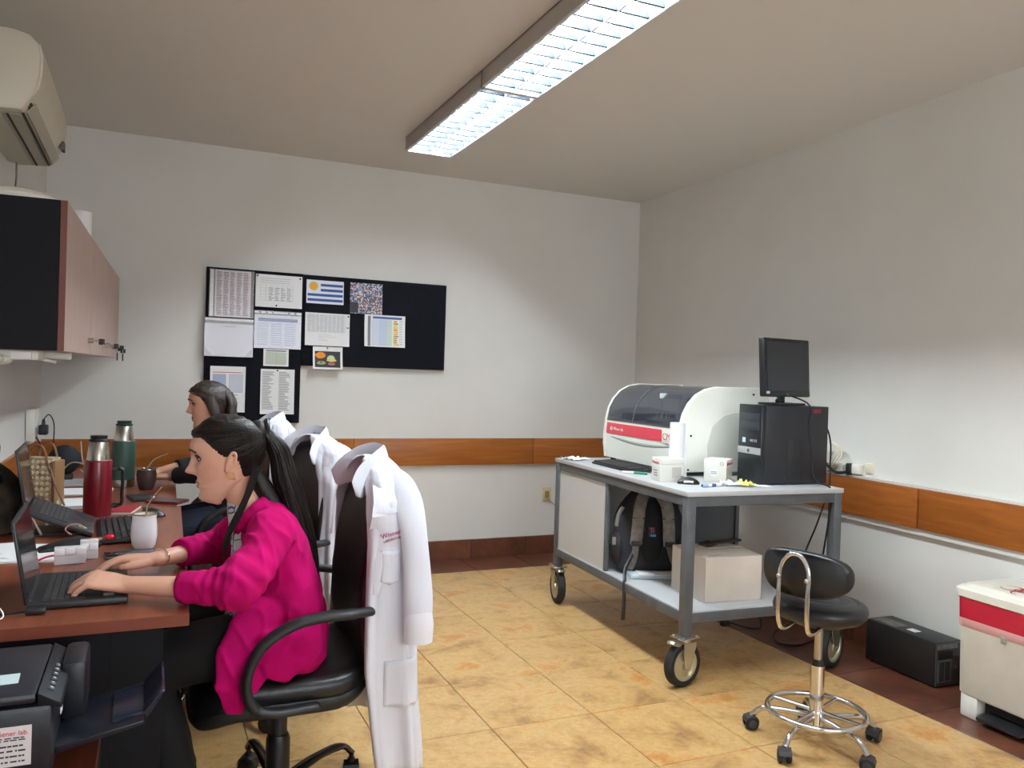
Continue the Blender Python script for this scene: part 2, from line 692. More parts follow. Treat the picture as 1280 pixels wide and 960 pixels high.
def ceiling_light(y0, label):
    L = 1.24
    t = thing('ceiling_light', label, 'light', (1.532, y0, H - 0.085), 0, 'surface-mounted louvre lights end to end')
    h = M()
    h.b2((-0.149, 0.002, 0.003), (-0.143, L - 0.002, 0.085), 0.001)
    h.b2((0.143, 0.002, 0.003), (0.149, L - 0.002, 0.085), 0.001)
    h.b2((-0.149, 0.002, 0.079), (0.149, L - 0.002, 0.085))
    h.b2((-0.149, 0.002, 0.003), (0.149, 0.008, 0.085))
    h.b2((-0.149, L - 0.008, 0.003), (0.149, L - 0.002, 0.085))
    h.out('housing', M_LHOUS, t, smooth=0)
    f = M()
    f.b2((-0.150, 0, 0), (-0.136, L, 0.006), 0.001)
    f.b2((0.136, 0, 0), (0.150, L, 0.006), 0.001)
    f.b2((-0.150, 0, 0), (0.150, 0.014, 0.006), 0.001)
    f.b2((-0.150, L - 0.014, 0), (0.150, L, 0.006), 0.001)
    f.out('frame', mat('light_frame', (205, 212, 216), 0.35), t, smooth=0)
    for sx in (-1, 1):
        cx = sx * 0.069
        # parabolic side reflectors
        rf = M()
        for q in (-1, 1):
            rf.prism([(cx + q * 0.0665, 0.004), (cx + q * 0.0655, 0.004), (cx + q * 0.052, 0.04), (cx + q * 0.03, 0.066), (cx + q * 0.031, 0.067), (cx + q * 0.056, 0.042)], 0.014, L - 0.014, 'xz')
        rf.b2((cx - 0.03, 0.014, 0.066), (cx + 0.03, L - 0.014, 0.068))
        rf.out('reflector', M_REFL, t, smooth=0)
        M().cyl((cx, 0.03, 0.052), (cx, L - 0.03, 0.052), 0.009, n=10).out('tube', M_TUBE, t)
        ends = M()
        for ye in (0.022, L - 0.03):
            ends.cyl((cx, ye, 0.05), (cx, ye + 0.01, 0.05), 0.012, n=10)
        ends.out('tube_socket', M_BRASS, t)
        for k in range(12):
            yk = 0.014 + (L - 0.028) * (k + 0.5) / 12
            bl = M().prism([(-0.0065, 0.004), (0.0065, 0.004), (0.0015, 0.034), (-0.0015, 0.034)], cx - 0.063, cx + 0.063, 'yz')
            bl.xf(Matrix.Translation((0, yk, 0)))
            bl.out('louvre_blade', mat('louvre_blade', (30, 36, 44), 0.5, spec=0.15), t, smooth=0)  # bright aluminium blades; shade put into a near-black colour against the tube glare
    return t


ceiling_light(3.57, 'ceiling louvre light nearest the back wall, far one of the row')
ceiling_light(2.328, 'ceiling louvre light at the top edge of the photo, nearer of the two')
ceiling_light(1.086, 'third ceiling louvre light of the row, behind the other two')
# ================================================================ cork board and papers
YC = 5.585
cb = thing('notice_board', 'black L-shaped notice board hung on the back wall with papers pinned to it', 'board', (0.93, YB, 1.0))
M_FELT = mat('black_felt', (20, 21, 28), 0.95, var=0.2, vscale=30, spec=0.15)
M().b2((0.318, YC, 0.995), (0.926, YB - 0.001, 1.997), 0.002).out('board_panel', M_FELT, cb, world=True)
M().b2((0.928, YC, 1.382), (1.944, YB - 0.001, 1.995), 0.002).out('board_panel', M_FELT, cb, world=True)

M_BLUE = mat('print_blue', (72, 98, 160), 0.7)
M_LBLUE = mat('print_lightblue', (176, 190, 222), 0.7)
M_PINK = mat('print_pink', (222, 205, 214), 0.7)
M_YEL = mat('print_yellow', (236, 196, 60), 0.7)
M_ORG = mat('print_orange', (232, 140, 40), 0.7)
M_GRN = mat('print_green', (130, 170, 80), 0.7)
M_SLEEVE = mat('plastic_sleeve', (240, 240, 245), 0.12, alpha=0.18, spec=0.8)
M_PIN = mat('pin', (20, 20, 22), 0.3)
M_DPRINT = mat('print_dark', (50, 50, 52), 0.7)
M_TABLE = mat('print_table', (196, 198, 204), 0.8)
PY = YC - 0.004


class Sheet:
    """a printed sheet on the board; print rectangles in 0..1 sheet coordinates"""

    def __init__(s, name, label, cx, cz, w, h, base=None, curl=0.012, rot=0.0, cat='paper', sleeve=None, y=PY):
        s.w, s.h, s.cx, s.cz, s.y = w, h, cx, cz, y
        s.t = thing(name, label, cat, (cx, y, cz - h / 2), 0, 'papers on the notice board')
        s.curl, s.rot = curl, rot
        n = 8
        b = M()
        for k in range(2):
            off = 0.0 if k == 0 else 0.0008
            vs = [[b.bm.verts.new(s.P(i / n, j / n, off)) for j in range(n + 1)] for i in range(n + 1)]
            for i in range(n):
                for j in range(n):
                    b.bm.faces.new((vs[i][j], vs[i + 1][j], vs[i + 1][j + 1], vs[i][j + 1]))
        b.out('sheet', base or M_PAPER, s.t, world=True)
        s.pr = {}
        if sleeve:
            M().b2((cx - w / 2 - sleeve[0], y - 0.011, cz - h / 2 - sleeve[2]), (cx + w / 2 + sleeve[1], y - 0.0105, cz + h / 2 + sleeve[3])).out('plastic_sleeve', M_SLEEVE, s.t, world=True, smooth=0)

    def P(s, u, v, off=0.0):
        lift = s.curl * ((1 - v) ** 2 * (0.4 + 0.6 * abs(2 * u - 1)) + 0.3 * (2 * abs(u - 0.5)) ** 3)
        x = (u - 0.5) * s.w
        z = (v - 0.5) * s.h
        c, sn = math.cos(s.rot), math.sin(s.rot)
        return Vector((s.cx + x * c - z * sn, s.y - lift + off - 0.001, s.cz + x * sn + z * c))

    def rect(s, u0, v0, u1, v1, m):
        b = s.pr.setdefault(m.name, (M(), m))[0]
        nu = max(1, int(abs(u1 - u0) * 8))
        nv = max(1, int(abs(v1 - v0) * 8))
        g = [[b.bm.verts.new(s.P(u0 + (u1 - u0) * i / nu, v0 + (v1 - v0) * j / nv, -0.0006)) for j in range(nv + 1)] for i in range(nu + 1)]
        for i in range(nu):
            for j in range(nv):
                b.bm.faces.new((g[i][j], g[i + 1][j], g[i + 1][j + 1], g[i][j + 1]))
        return s

    def lines(s, u0, v0, u1, v1, n, m, fill=0.45, ragged=0.3, cols=1):
        for k in range(n):
            v = v1 - (v1 - v0) * (k + 0.5) / n
            hh = (v1 - v0) / n * fill / 2
            for c in range(cols):
                a = u0 + (u1 - u0) * c / cols
                b_ = u0 + (u1 - u0) * (c + 0.82) / cols
                s.rect(a, v - hh, a + (b_ - a) * (1 - random.random() * ragged), v + hh, m)
        return s

    def grid(s, u0, v0, u1, v1, nx, ny, m, w=0.006):
        for i in range(nx + 1):
            u = u0 + (u1 - u0) * i / nx
            s.rect(u - w / 2, v0, u + w / 2, v1, m)
        for j in range(ny + 1):
            v = v0 + (v1 - v0) * j / ny
            s.rect(u0, v - w / 2, u1, v + w / 2, m)
        return s

    def pin(s, u, v):
        p = s.P(u, v)
        M().ball((p.x, p.y - 0.004, p.z), (0.006, 0.005, 0.006), 8).out('pin', M_PIN, s.t, world=True)
        return s

    def done(s):
        for b, m in s.pr.values():
            b.out('print', m, s.t, world=True, smooth=0)


s = Sheet('paper_sheet', 'list in a punched plastic sleeve at the top left corner of the notice board', 0.480, 1.832, 0.222, 0.300, M_PINK, 0.004, sleeve=(0.035, 0.02, 0.003, 0.003))
s.lines(0.05, 0.03, 0.97, 0.97, 26, M_INKD, 0.5, 0.35, 5)
s.rect(-0.13, 0.0, -0.03, 1.0, M_PAPER)
s.done()
s = Sheet('paper_sheet', 'white sheet with a faint grey table and black corner pins, top row', 0.770, 1.868, 0.300, 0.215, curl=0.008)
s.lines(0.1, 0.72, 0.9, 0.92, 3, M_TABLE, 0.3, 0.2).grid(0.1, 0.2, 0.8, 0.68, 6, 5, M_TABLE, 0.008).lines(0.28, 0.2, 0.8, 0.62, 8, M_INK, 0.35, 0.5, 4)
s.pin(0.04, 0.95).pin(0.95, 0.93).pin(0.45, 0.06)
s.done()
s = Sheet('printed_flag', 'printed flag with blue and white stripes and a golden sun on the notice board', 1.073, 1.884, 0.250, 0.158, mat('flag_white', (222, 226, 236), 0.7), curl=0.010, cat='flag')
for k in range(4):
    v = 0.10 + k * 0.215
    s.rect(0.03 if k < 2 else 0.38, v, 0.98, v + 0.11, mat('flag_blue', (52, 82, 150), 0.7))
b = s.pr.setdefault('sun', (M(), mat('flag_sun', (226, 170, 50), 0.7)))[0]
n = 32
for k in range(n):
    a0, a1 = 2 * PI * k / n, 2 * PI * (k + 1) / n
    r0 = 0.034 if k % 2 else 0.026
    r1 = 0.034 if (k + 1) % 2 else 0.026
    pp = lambda r_, q: s.P(0.19 + r_ * math.cos(q) / s.w, 0.74 + r_ * math.sin(q) / s.h, -0.0009)
    b.bm.faces.new([b.bm.verts.new(pp(0, 0)), b.bm.verts.new(pp(r0, a0)), b.bm.verts.new(pp(r1, a1))])
s.done()


def photo_mat():
    m = bpy.data.materials.new('crowd_photo')
    m.use_nodes = True
    nt = m.node_tree
    bs = nt.nodes['Principled BSDF']
    bs.inputs['Roughness'].default_value = 0.35
    tc = nt.nodes.new('ShaderNodeTexCoord')
    v = nt.nodes.new('ShaderNodeTexVoronoi')
    v.inputs['Scale'].default_value = 120
    v.inputs['Randomness'].default_value = 1.0
    nt.links.new(tc.outputs['Object'], v.inputs['Vector'])
    sep = nt.nodes.new('ShaderNodeSeparateColor')
    nt.links.new(v.outputs['Color'], sep.inputs[0])
    r = nt.nodes.new('ShaderNodeValToRGB')
    r.color_ramp.interpolation = 'CONSTANT'
    cols = [(0, (60, 58, 66)), (0.2, (92, 96, 112)), (0.36, (150, 170, 200)), (0.5, (206, 206, 214)), (0.62, (170, 120, 110)), (0.74, (70, 100, 150)), (0.86, (120, 60, 66)), (0.93, (226, 200, 180))]
    for i, (p, c) in enumerate(cols):
        e = r.color_ramp.elements[i] if i < 2 else r.color_ramp.elements.new(p)
        e.position = p
        e.color = lin(c)
    nt.links.new(sep.outputs[0], r.inputs['Fac'])
    nt.links.new(r.outputs['Color'], bs.inputs['Base Color'])
    return m


s = Sheet('crowd_photograph', 'colour photograph of a crowd pinned right of the striped flag', 1.357, 1.860, 0.225, 0.212, photo_mat(), curl=0.006, cat='photograph')
s.rect(0.0, 0.02, 0.26, 0.36, M_DPRINT)
s.done()
s = Sheet('paper_sheet', 'crumpled plastic sleeve with a dark punched strip on the left side of the board', 0.463, 1.535, 0.300, 0.222, mat('paper_lilac', (212, 210, 220), 0.5), curl=0.012, sleeve=(0, 0, 0, 0.026))
s.lines(0.1, 0.1, 0.9, 0.85, 8, M_TABLE, 0.25, 0.6, 2).rect(0.0, 0.96, 1.0, 1.03, M_DPRINT).rect(0.0, 1.04, 1.0, 1.11, M_PAPER)
s.rect(0.35, 0.86, 0.65, 0.885, M_INK)
s.done()
s = Sheet('paper_sheet', 'sheet with a blue title bar and lilac table in a plastic sleeve', 0.769, 1.600, 0.302, 0.222, mat('paper_pale', (224, 226, 240), 0.6), curl=0.008, sleeve=(0, 0, 0, 0.026))
s.rect(0.08, 0.8, 0.92, 0.9, M_BLUE).lines(0.06, 0.08, 0.94, 0.76, 10, M_LBLUE, 0.55, 0.05, 3)
s.rect(0.0, 1.03, 1.0, 1.10, M_PAPER).lines(0.05, 1.04, 0.95, 1.09, 1, M_DPRINT, 0.9, 0.3, 6)
s.done()
s = Sheet('paper_sheet', 'white sheet with a grey grid over its top half, hanging above the small cartoon card', 1.096, 1.632, 0.300, 0.222, curl=0.010)
s.grid(0.05, 0.42, 0.9, 0.95, 9, 12, M_TABLE, 0.006).lines(0.06, 0.42, 0.9, 0.95, 12, M_TABLE, 0.5, 0.3, 9).lines(0.3, 0.14, 0.8, 0.36, 4, M_TABLE, 0.2, 0.6)
s.rect(0.93, 0.56, 0.99, 0.6, M_INK).pin(0.965, 0.93)
s.done()
s = Sheet('paper_sheet', 'sheet with a blue header and an orange and green column, rightmost on the board', 1.494, 1.642, 0.290, 0.222, curl=0.018)
s.rect(0.08, 0.02, 0.15, 0.96, mat('print_grey', (120, 122, 130), 0.7)).rect(0.2, 0.88, 0.92, 0.95, M_BLUE)
s.rect(0.17, 0.04, 0.36, 0.86, mat('pb1', (206, 210, 226), 0.7)).rect(0.36, 0.04, 0.55, 0.86, mat('pb2', (190, 202, 226), 0.7)).rect(0.55, 0.04, 0.68, 0.86, mat('pb3', (196, 214, 206), 0.7))
for k in range(12):
    s.rect(0.72, 0.06 + k * 0.066, 0.80 + random.random() * 0.05, 0.11 + k * 0.066, random.choice([M_YEL, M_ORG, M_GRN, M_YEL]))
s.lines(0.86, 0.06, 0.97, 0.86, 10, M_TABLE, 0.4, 0.3)
s.done()
s = Sheet('paper_card', 'small white card with a grey table, lower left of the board between larger sheets', 0.763, 1.429, 0.162, 0.114, curl=0.004)
s.rect(0.1, 0.85, 0.9, 0.92, M_INK).rect(0.1, 0.1, 0.9, 0.8, mat('pgreen', (196, 202, 190), 0.8)).grid(0.1, 0.1, 0.9, 0.8, 6, 6, M_INK, 0.01)
s.done()
s = Sheet('cartoon_card', 'small card with an orange speech oval hanging off the lower edge of the board', 1.101, 1.439, 0.200, 0.152, curl=0.03, cat='card')
s.rect(0.07, 0.08, 0.93, 0.80, M_DPRINT)
for (u, v, a, b_, m) in ((0.26, 0.62, 0.036, 0.022, M_ORG), (0.28, 0.28, 0.034, 0.012, mat('p_sage', (150, 160, 110), 0.7)), (0.62, 0.48, 0.026, 0.022, mat('p_mint', (190, 214, 170), 0.7)), (0.64, 0.40, 0.034, 0.010, M_YEL), (0.64, 0.24, 0.024, 0.010, mat('p_rose', (190, 110, 110), 0.7))):
    bb_ = s.pr.setdefault(m.name, (M(), m))[0]
    for k in range(20):
        q0, q1 = 2 * PI * k / 20, 2 * PI * (k + 1) / 20
        bb_.bm.faces.new([bb_.bm.verts.new(s.P(u, v, -0.0010))] + [bb_.bm.verts.new(s.P(u + a * math.cos(q) / s.w, v + b_ * math.sin(q) / s.h, -0.0010)) for q in (q0, q1)])
s.lines(0.12, 0.57, 0.4, 0.68, 1, M_DPRINT, 0.6, 0.1, 5)
M().cyl((1.101, s.y - 0.012, 1.503), (1.101, s.y + 0.004, 1.523), 0.004, n=8).out('clip', M_STEEL, s.t, world=True)
s.done()
s = Sheet('paper_sheet', 'sheet with a red line and blue tables, lowest on the left behind the seated woman', 0.464, 1.212, 0.218, 0.298, curl=0.006)
s.rect(0.08, 0.86, 0.9, 0.875, M_RED).rect(0.08, 0.40, 0.44, 0.82, mat('pb4', (168, 178, 206), 0.7)).rect(0.54, 0.44, 0.92, 0.82, mat('pb5', (200, 202, 216), 0.7)).grid(0.08, 0.4, 0.44, 0.82, 3, 8, M_BLUE, 0.008).grid(0.54, 0.44, 0.92, 0.82, 3, 1, M_BLUE, 0.008).lines(0.5, 0.14, 0.92, 0.4, 6, M_INK, 0.3, 0.6)
s.done()
s = Sheet('paper_sheet', 'two-column sheet of dense text, lowest and right on the left panel of the board', 0.777, 1.203, 0.218, 0.298, curl=0.012)
s.lines(0.05, 0.1, 0.47, 0.95, 26, M_INK, 0.4, 0.5).lines(0.54, 0.08, 0.96, 0.95, 26, M_INK, 0.4, 0.5).pin(0.49, 0.97)
s.done()

# ================================================================ air conditioner
ACM = mat('aged_white_plastic', (204, 196, 180), 0.45)
ax = xl(3.9)
ac = thing('air_conditioner', 'cream wall-mounted air conditioner high on the left wall', 'air conditioner', (ax, 3.93, 2.27))
prof = [(ax, 2.275), (ax + 0.06, 2.262), (-0.452, 2.272), (-0.438, 2.285), (-0.413, 2.34), (-0.397, 2.40), (-0.394, 2.47), (-0.402, 2.52), (-0.43, 2.548), (-0.48, 2.56), (ax, 2.565)]
body = M().prism(prof, 3.455, 4.40, 'xz', bev=0.008)
body.out('housing', ACM, ac, world=True, smooth=35)
M().prism([(-0.425, 2.318), (-0.398, 2.36), (-0.388, 2.42), (-0.388, 2.48), (-0.398, 2.525), (-0.405, 2.52), (-0.40, 2.47), (-0.402, 2.41), (-0.418, 2.345), (-0.432, 2.322)], 3.47, 4.385, 'xz').out('front_panel', mat('aged_white_panel', (208, 200, 184), 0.4), ac, world=True)
M().box((-0.425, 3.93, 2.292), (0.045, 0.86, 0.004), 0.001, rot=(0, R(-52), 0)).out('air_flap', mat('grey_flap', (180, 174, 160), 0.5), ac, world=True, smooth=0)
M().b2((-0.52, 3.50, 2.262), (-0.46, 4.36, 2.266), 0.001).out('air_flap', MATS['grey_flap'], ac, world=True, smooth=0)
sl = M()
sl.b2((-0.505, 3.5, 2.2595), (-0.497, 4.36, 2.2625))
sl.b2((-0.455, 3.5, 2.266), (-0.447, 4.36, 2.272))
sl.box((-0.4305, 3.93, 2.300), (0.012, 0.88, 0.02), rot=(0, R(25), 0))
sl.out('air_slot', mat('dark_slot', (60, 56, 50), 0.7), ac, world=True, smooth=0)
M().b2((-0.40, 4.28, 2.33), (-0.385, 4.34, 2.37), 0.003).out('display', mat('display_brown', (96, 88, 76), 0.4), ac, world=True)
M().tube([(ax + 0.05, 4.36, 2.27), (ax + 0.05, 4.37, 2.2), (ax + 0.03, 4.37, 1.9), (ax + 0.02, 4.38, 1.87)], 0.004, 6).out('cord', mat('ac_cord', (120, 112, 96), 0.6), ac, world=True)
# pipe cover
pc = M().tube([(-0.60, 3.2, 2.50), (-0.60, 2.4, 2.52), (-0.60, 1.2, 2.54)], 0.02, 10)
tag(pc.out('pipe', M_WHITE), 'white pipe on the left wall leading to the air conditioner', 'pipe')

# ================================================================ wall cabinet
xc0, yc0 = -0.253, 2.96
th = math.atan((-0.181 + 0.253) / (5.5 - 2.96))
wc = thing('wall_cabinet', 'wall cabinet with a black side, pinkish brown doors and keys in the locks', 'cabinet', (xc0, yc0, 1.392), -th)
LEN = 2.54
D = 0.37
M_DOOR = wood('door_laminate', (178, 146, 134), (192, 160, 146), 0.35, axis=2)
M_EDGE = mat('door_edge', (112, 60, 50), 0.4)
M().b2((-D, 0, 0), (-0.02, 0.018, 0.48), 0.001).out('side_panel', M_DARKPANEL, wc, smooth=0)
cc = M()
cc.b2((-D, 0.018, 0), (-0.02, LEN, 0.018)).b2((-D, 0.018, 0.462), (-0.02, LEN, 0.48)).b2((-D, LEN - 0.018, 0), (-0.02, LEN, 0.48)).b2((-D, 0.018, 0), (-D + 0.006, LEN, 0.48))
cc.out('body', mat('cab_grey', (196, 194, 190), 0.5), wc, smooth=0)
dw = LEN / 3
for i in range(3):
    y0, y1 = i * dw + 0.003, (i + 1) * dw - 0.003
    d = M().b2((-0.018, y0, 0), (0, y1, 0.48), 0.001).out('door', M_DOOR, wc, smooth=0)
    if i == 0:
        M().b2((-0.0185, y0 - 0.001, 0), (0.0005, y0 + 0.001, 0.48)).out('edge_band', M_EDGE, d, smooth=0)
    yl = y1 - 0.09 if i < 2 else y0 + 0.35
    lk = M().cyl((0, yl, 0.055), (0.022, yl, 0.055), 0.011, n=14).out('lock', M_STEEL, d)
    k = M()
    k.cyl((0.02, yl, 0.055), (0.042, yl, 0.055), 0.003, n=8)
    k.box((0.05, yl, 0.052), (0.022, 0.004, 0.024), 0.002, mi=1)
    k.torus((0.056, yl, 0.03), 0.013, 0.0012, 16, 5, 'x')
    if i > 0:
        k.box((0.056, yl, 0.0), (0.006, 0.014, 0.04), 0.002, mi=1)
    k.out('key', [M_STEEL, M_BLACK], d)
lk = M().cyl((0, 2.45, 0.05), (0.02, 2.45, 0.05), 0.011, n=14)
lk.box((0.034, 2.45, 0.04), (0.028, 0.006, 0.024), 0.002).box((0.034, 2.45, 0.005), (0.006, 0.014, 0.05), 0.002)
lk.out('key', M_BLACK, wc)
# things on the cabinet
t = thing('serving_tray', 'round white plastic lid lying on top of the black cabinet', 'lid', (-0.42, 3.14, 1.873))
M().lathe([(0.001, 0), (0.12, 0.0), (0.135, 0.006), (0.14, 0.02), (0.125, 0.032), (0.07, 0.046), (0.001, 0.05)], n=36).out('dome', M_WHITE, t)
M().torus((0, 0, 0.008), 0.138, 0.005, 36, 6).out('rim', M_WHITE, t)
t = thing('paper_roll', 'white paper roll standing on top of the wall cabinet', 'paper roll', (-0.275, 3.78, 1.873))
M().lathe([(0.018, 0.0), (0.042, 0.0), (0.042, 0.10), (0.018, 0.10)], n=24, cap=False).out('roll', M_PAPER, t)
M().lathe([(0.016, 0.0), (0.019, 0.0), (0.019, 0.101), (0.016, 0.101)], n=18, cap=False).out('core', mat('cardboard', (170, 140, 100), 0.8), t)
# white devices clipped under the cabinet
t = thing('power_strip', 'white plastic power bar fixed under the black cabinet side', 'power bar', (-0.41, 3.1, 1.392))
b = M().b2((-0.14, -0.06, -0.032), (0.08, 0.10, 0.0), 0.006)
b.ball((-0.03, -0.03, -0.03), (0.035, 0.05, 0.02), 14)
b.out('housing', M_WHITE, t)
M().cyl((-0.12, -0.061, -0.014), (-0.12, -0.058, -0.014), 0.007, n=12).out('screw_hole', M_BLACK, t)
M().torus((-0.03, -0.078, -0.03), 0.014, 0.002, 18, 6, 'y').out('ring', M_STEEL, t)
M().b2((0.0, -0.065, -0.03), (0.06, -0.0, -0.004), 0.004).out('cover', mat('white_cover', (240, 240, 236), 0.4), t)
t = thing('cable_clip', 'small white bracket under the cabinet below the first door', 'bracket', (-0.30, 3.35, 1.392))
b = M().b2((-0.05, -0.02, -0.026), (0.035, 0.07, 0), 0.006)
b.out('bracket', M_WHITE, t)
M().box((-0.045, -0.03, -0.028), (0.08, 0.02, 0.012), 0.003, rot=(0, R(14), 0)).out('arm', M_WHITE, t)

# ================================================================ wall sockets
t = thing('wall_socket', 'beige wall socket low on the back wall beside the table leg', 'socket', (2.822, YB, 0.455))
M().b2((-0.035, -0.010, -0.055), (0.035, 0.001, 0.055), 0.004).out('plate', mat('beige_plastic', (206, 190, 150), 0.45), t)
M().b2((-0.018, -0.013, -0.025), (0.018, -0.009, 0.025), 0.002).out('insert', mat('brown_socket', (150, 128, 84), 0.5), t)
M().tube([(0.0, -0.014, -0.03), (0.02, -0.03, -0.05), (0.08, -0.03, -0.10), (0.16, -0.02, -0.20)], 0.004, 6).out('cord', mat('grey_cord', (150, 146, 136), 0.6), t)
t = thing('socket_box', 'white surface socket box in the left corner above the desk', 'socket box', (xl(5.2), 5.15, 0.98))
M().b2((0.0, -0.09, -0.06), (0.045, 0.09, 0.115), 0.006).out('box', M_WHITE, t)
M().b2((0.045, -0.055, -0.03), (0.05, 0.055, 0.08), 0.003).out('cover', mat('white_cover', (240, 240, 236), 0.4), t)
t = thing('plug', 'black plug and adapter beside the white socket box in the left corner', 'plug', (-0.545, 5.1, 0.955))
M().b2((0.0, -0.03, 0.0), (0.045, 0.03, 0.055), 0.008).cyl((0.022, 0, 0.05), (0.022, 0, 0.085), 0.012, 0.006, 10).out('body', M_BLACK, t)
M().tube(bez([(0.022, 0, 0.085), (0.05, -0.01, 0.11), (0.075, -0.02, 0.05), (0.07, -0.02, -0.10)], 6), 0.003, 6).out('cord', M_CABLE, t)
# right wall socket strip
t = thing('power_strip', 'white socket strip with black plugs lying on the right wall rail', 'power strip', (xr(3.3) - 0.03, 3.33, 0.886))
M().b2((-0.012, -0.13, 0.006), (0.026, 0.13, 0.058), 0.006).out('housing', M_WHITE, t)
for yq in (-0.04, 0.03):
    M().cyl((-0.014, yq, 0.032), (-0.011, yq, 0.032), 0.018, n=18).out('outlet', mat('outlet_grey', (160, 156, 148), 0.5), t)
M().b2((-0.03, -0.085, 0.0), (0.0, -0.058, 0.062), 0.006).out('plug', M_BLACK, t)
M().tube(bez([(-0.02, -0.06, 0.012), (-0.03, 0.0, 0.004), (-0.03, 0.06, 0.03), (-0.01, 0.1, 0.05)], 6), 0.008, 8).out('cord', M_CABLE, t)
M().b2((0.012, -0.20, 0.02), (0.03, -0.15, 0.07), 0.003).out('wall_plate', mat('beige_plate', (222, 214, 190), 0.5), t)
t = thing('cable_coil', 'coil of beige cable hanging behind the computer tower above the rail', 'cable', (3.435, 3.385, 0.93))
b = M()
for k in range(4):
    rr = 0.06 + 0.008 * k
    pts = [(0.01 * math.sin(3 * a) + 0.006 * k - 0.01, rr * math.cos(a) * 0.9, 0.07 + rr * 0.85 * math.sin(a) - 0.006 * k) for a in [2 * PI * i / 28 for i in range(29)]]
    b.tube(pts, 0.004, 6)
b.out('coil', mat('beige_cable', (212, 204, 184), 0.5), t)
# ================================================================ steel work table on casters
TA = -R(3.0)
A0 = (2.185, 2.96)
TW, TL = 0.875, 1.44
TZ = 0.87


def tl(x, y, z=0.0):
    return (A0[0] + x * math.cos(TA) - y * math.sin(TA), A0[1] + x * math.sin(TA) + y * math.cos(TA), z)


M_FRAME = mat('painted_steel_grey', (92, 96, 100), 0.45, var=0.12, vscale=12)
M_TOP = mat('grey_laminate', (186, 188, 190), 0.35)
M_PANEL = mat('table_panel', (190, 192, 194), 0.5)
wt = thing('work_table', 'grey steel work table on big casters with a lower shelf', 'table', (A0[0], A0[1], 0), TA)
M().b2((0, 0, TZ - 0.022), (TW, TL, TZ), 0.002).out('table_top', M_TOP, wt)
for lx in (0.004, TW - 0.049):
    for ly in (0.004, TL - 0.049):
        M().b2((lx, ly, 0.222), (lx + 0.045, ly + 0.045, TZ - 0.022), 0.003).out('leg', M_FRAME, wt)
fr = M()
for zz, hh in ((TZ - 0.068, 0.046), (0.282, 0.045)):
    for ly in (0.008, TL - 0.043):
        fr.b2((0.04, ly, zz), (TW - 0.04, ly + 0.035, zz + hh), 0.002)
    for lx in (0.008, TW - 0.043):
        fr.b2((lx, 0.04, zz), (lx + 0.035, TL - 0.04, zz + hh), 0.002)
fr.out('frame', M_FRAME, wt)
M().b2((0.012, 0.012, 0.316), (TW - 0.012, TL - 0.012, 0.334), 0.002).out('shelf', M_TOP, wt)
for ly in (0.78,):
    for lx in (0.012, TW - 0.035):
        M().b2((lx, ly, 0.334), (lx + 0.022, ly + 0.022, TZ - 0.068), 0.002).out('post', M_FRAME, wt)
M().b2((0.016, 0.80, 0.334), (0.022, TL - 0.04, TZ - 0.068)).out('side_panel', mat('light_panel', (198, 198, 196), 0.5), wt, smooth=0)
M().b2((TW - 0.026, 0.80, 0.334), (TW - 0.02, TL - 0.04, TZ - 0.068)).out('side_panel', M_PANEL, wt, smooth=0)
M().b2((0.04, TL - 0.03, 0.334), (TW - 0.04, TL - 0.024, TZ - 0.068)).out('back_panel', M_PANEL, wt, smooth=0)


def caster(px, py, ang):
    """big swivel caster, wheel offset behind the pivot; returns a child tree of the table"""
    rot = Matrix.Translation((px, py, 0)) @ Matrix.Rotation(ang, 4, 'Z')
    c = M()
    c.box((0, 0, 0.219), (0.105, 0.085, 0.005), 0.002)
    c.cyl((0, 0, 0.198), (0, 0, 0.217), 0.032, n=20)
    for sx in (-1, 1):
        for sy in (-1, 1):
            c.cyl((sx * 0.042, sy * 0.03, 0.214), (sx * 0.042, sy * 0.03, 0.229), 0.006, n=8)
    for sy in (-1, 1):
        c.prism([(-0.035, 0.2), (0.04, 0.2), (0.04, 0.175), (0.0, 0.09), (-0.018, 0.085), (-0.03, 0.1), (-0.036, 0.16)], sy * 0.031 - 0.002, sy * 0.031 + 0.002, 'xz')
    c.b2((-0.036, -0.033, 0.196), (0.042, 0.033, 0.2))
    c.prism([(-0.036, 0.205), (-0.085, 0.212), (-0.095, 0.204), (-0.09, 0.196), (-0.036, 0.18)], -0.02, 0.02, 'xz', bev=0.003)
    c.xf(rot)
    cc_ = c.out('caster_fork', mat('zinc', (196, 192, 180), 0.3, 0.9), wt)
    w = M()
    w.lathe([(0.072, -0.021), (0.092, -0.023), (0.1, -0.014), (0.1, 0.014), (0.092, 0.023), (0.072, 0.021)], (-0.012, 0, 0.1), 36, axis='y', cap=False)
    w.xf(rot)
    w.out('tyre', M_RUBBER, cc_)
    h = M()
    h.lathe([(0.001, -0.024), (0.02, -0.026), (0.022, -0.018), (0.055, -0.010), (0.062, -0.019), (0.073, -0.021), (0.073, 0.021), (0.062, 0.019), (0.055, 0.010), (0.022, 0.018), (0.02, 0.026), (0.001, 0.024)], (-0.012, 0, 0.1), 32, axis='y')
    h.xf(rot)
    h.out('hub', mat('hub_zinc', (184, 178, 150), 0.35, 0.6), cc_)
    b = M()
    b.cyl((-0.012, -0.036, 0.1), (-0.012, 0.036, 0.1), 0.009, n=10)
    b.xf(rot)
    b.out('axle', MATS['zinc'], cc_)


caster(0.028, 0.028, R(14))
caster(0.028, TL - 0.028, R(82))
caster(TW - 0.028, 0.028, R(-158))
caster(TW - 0.028, TL - 0.028, R(60))

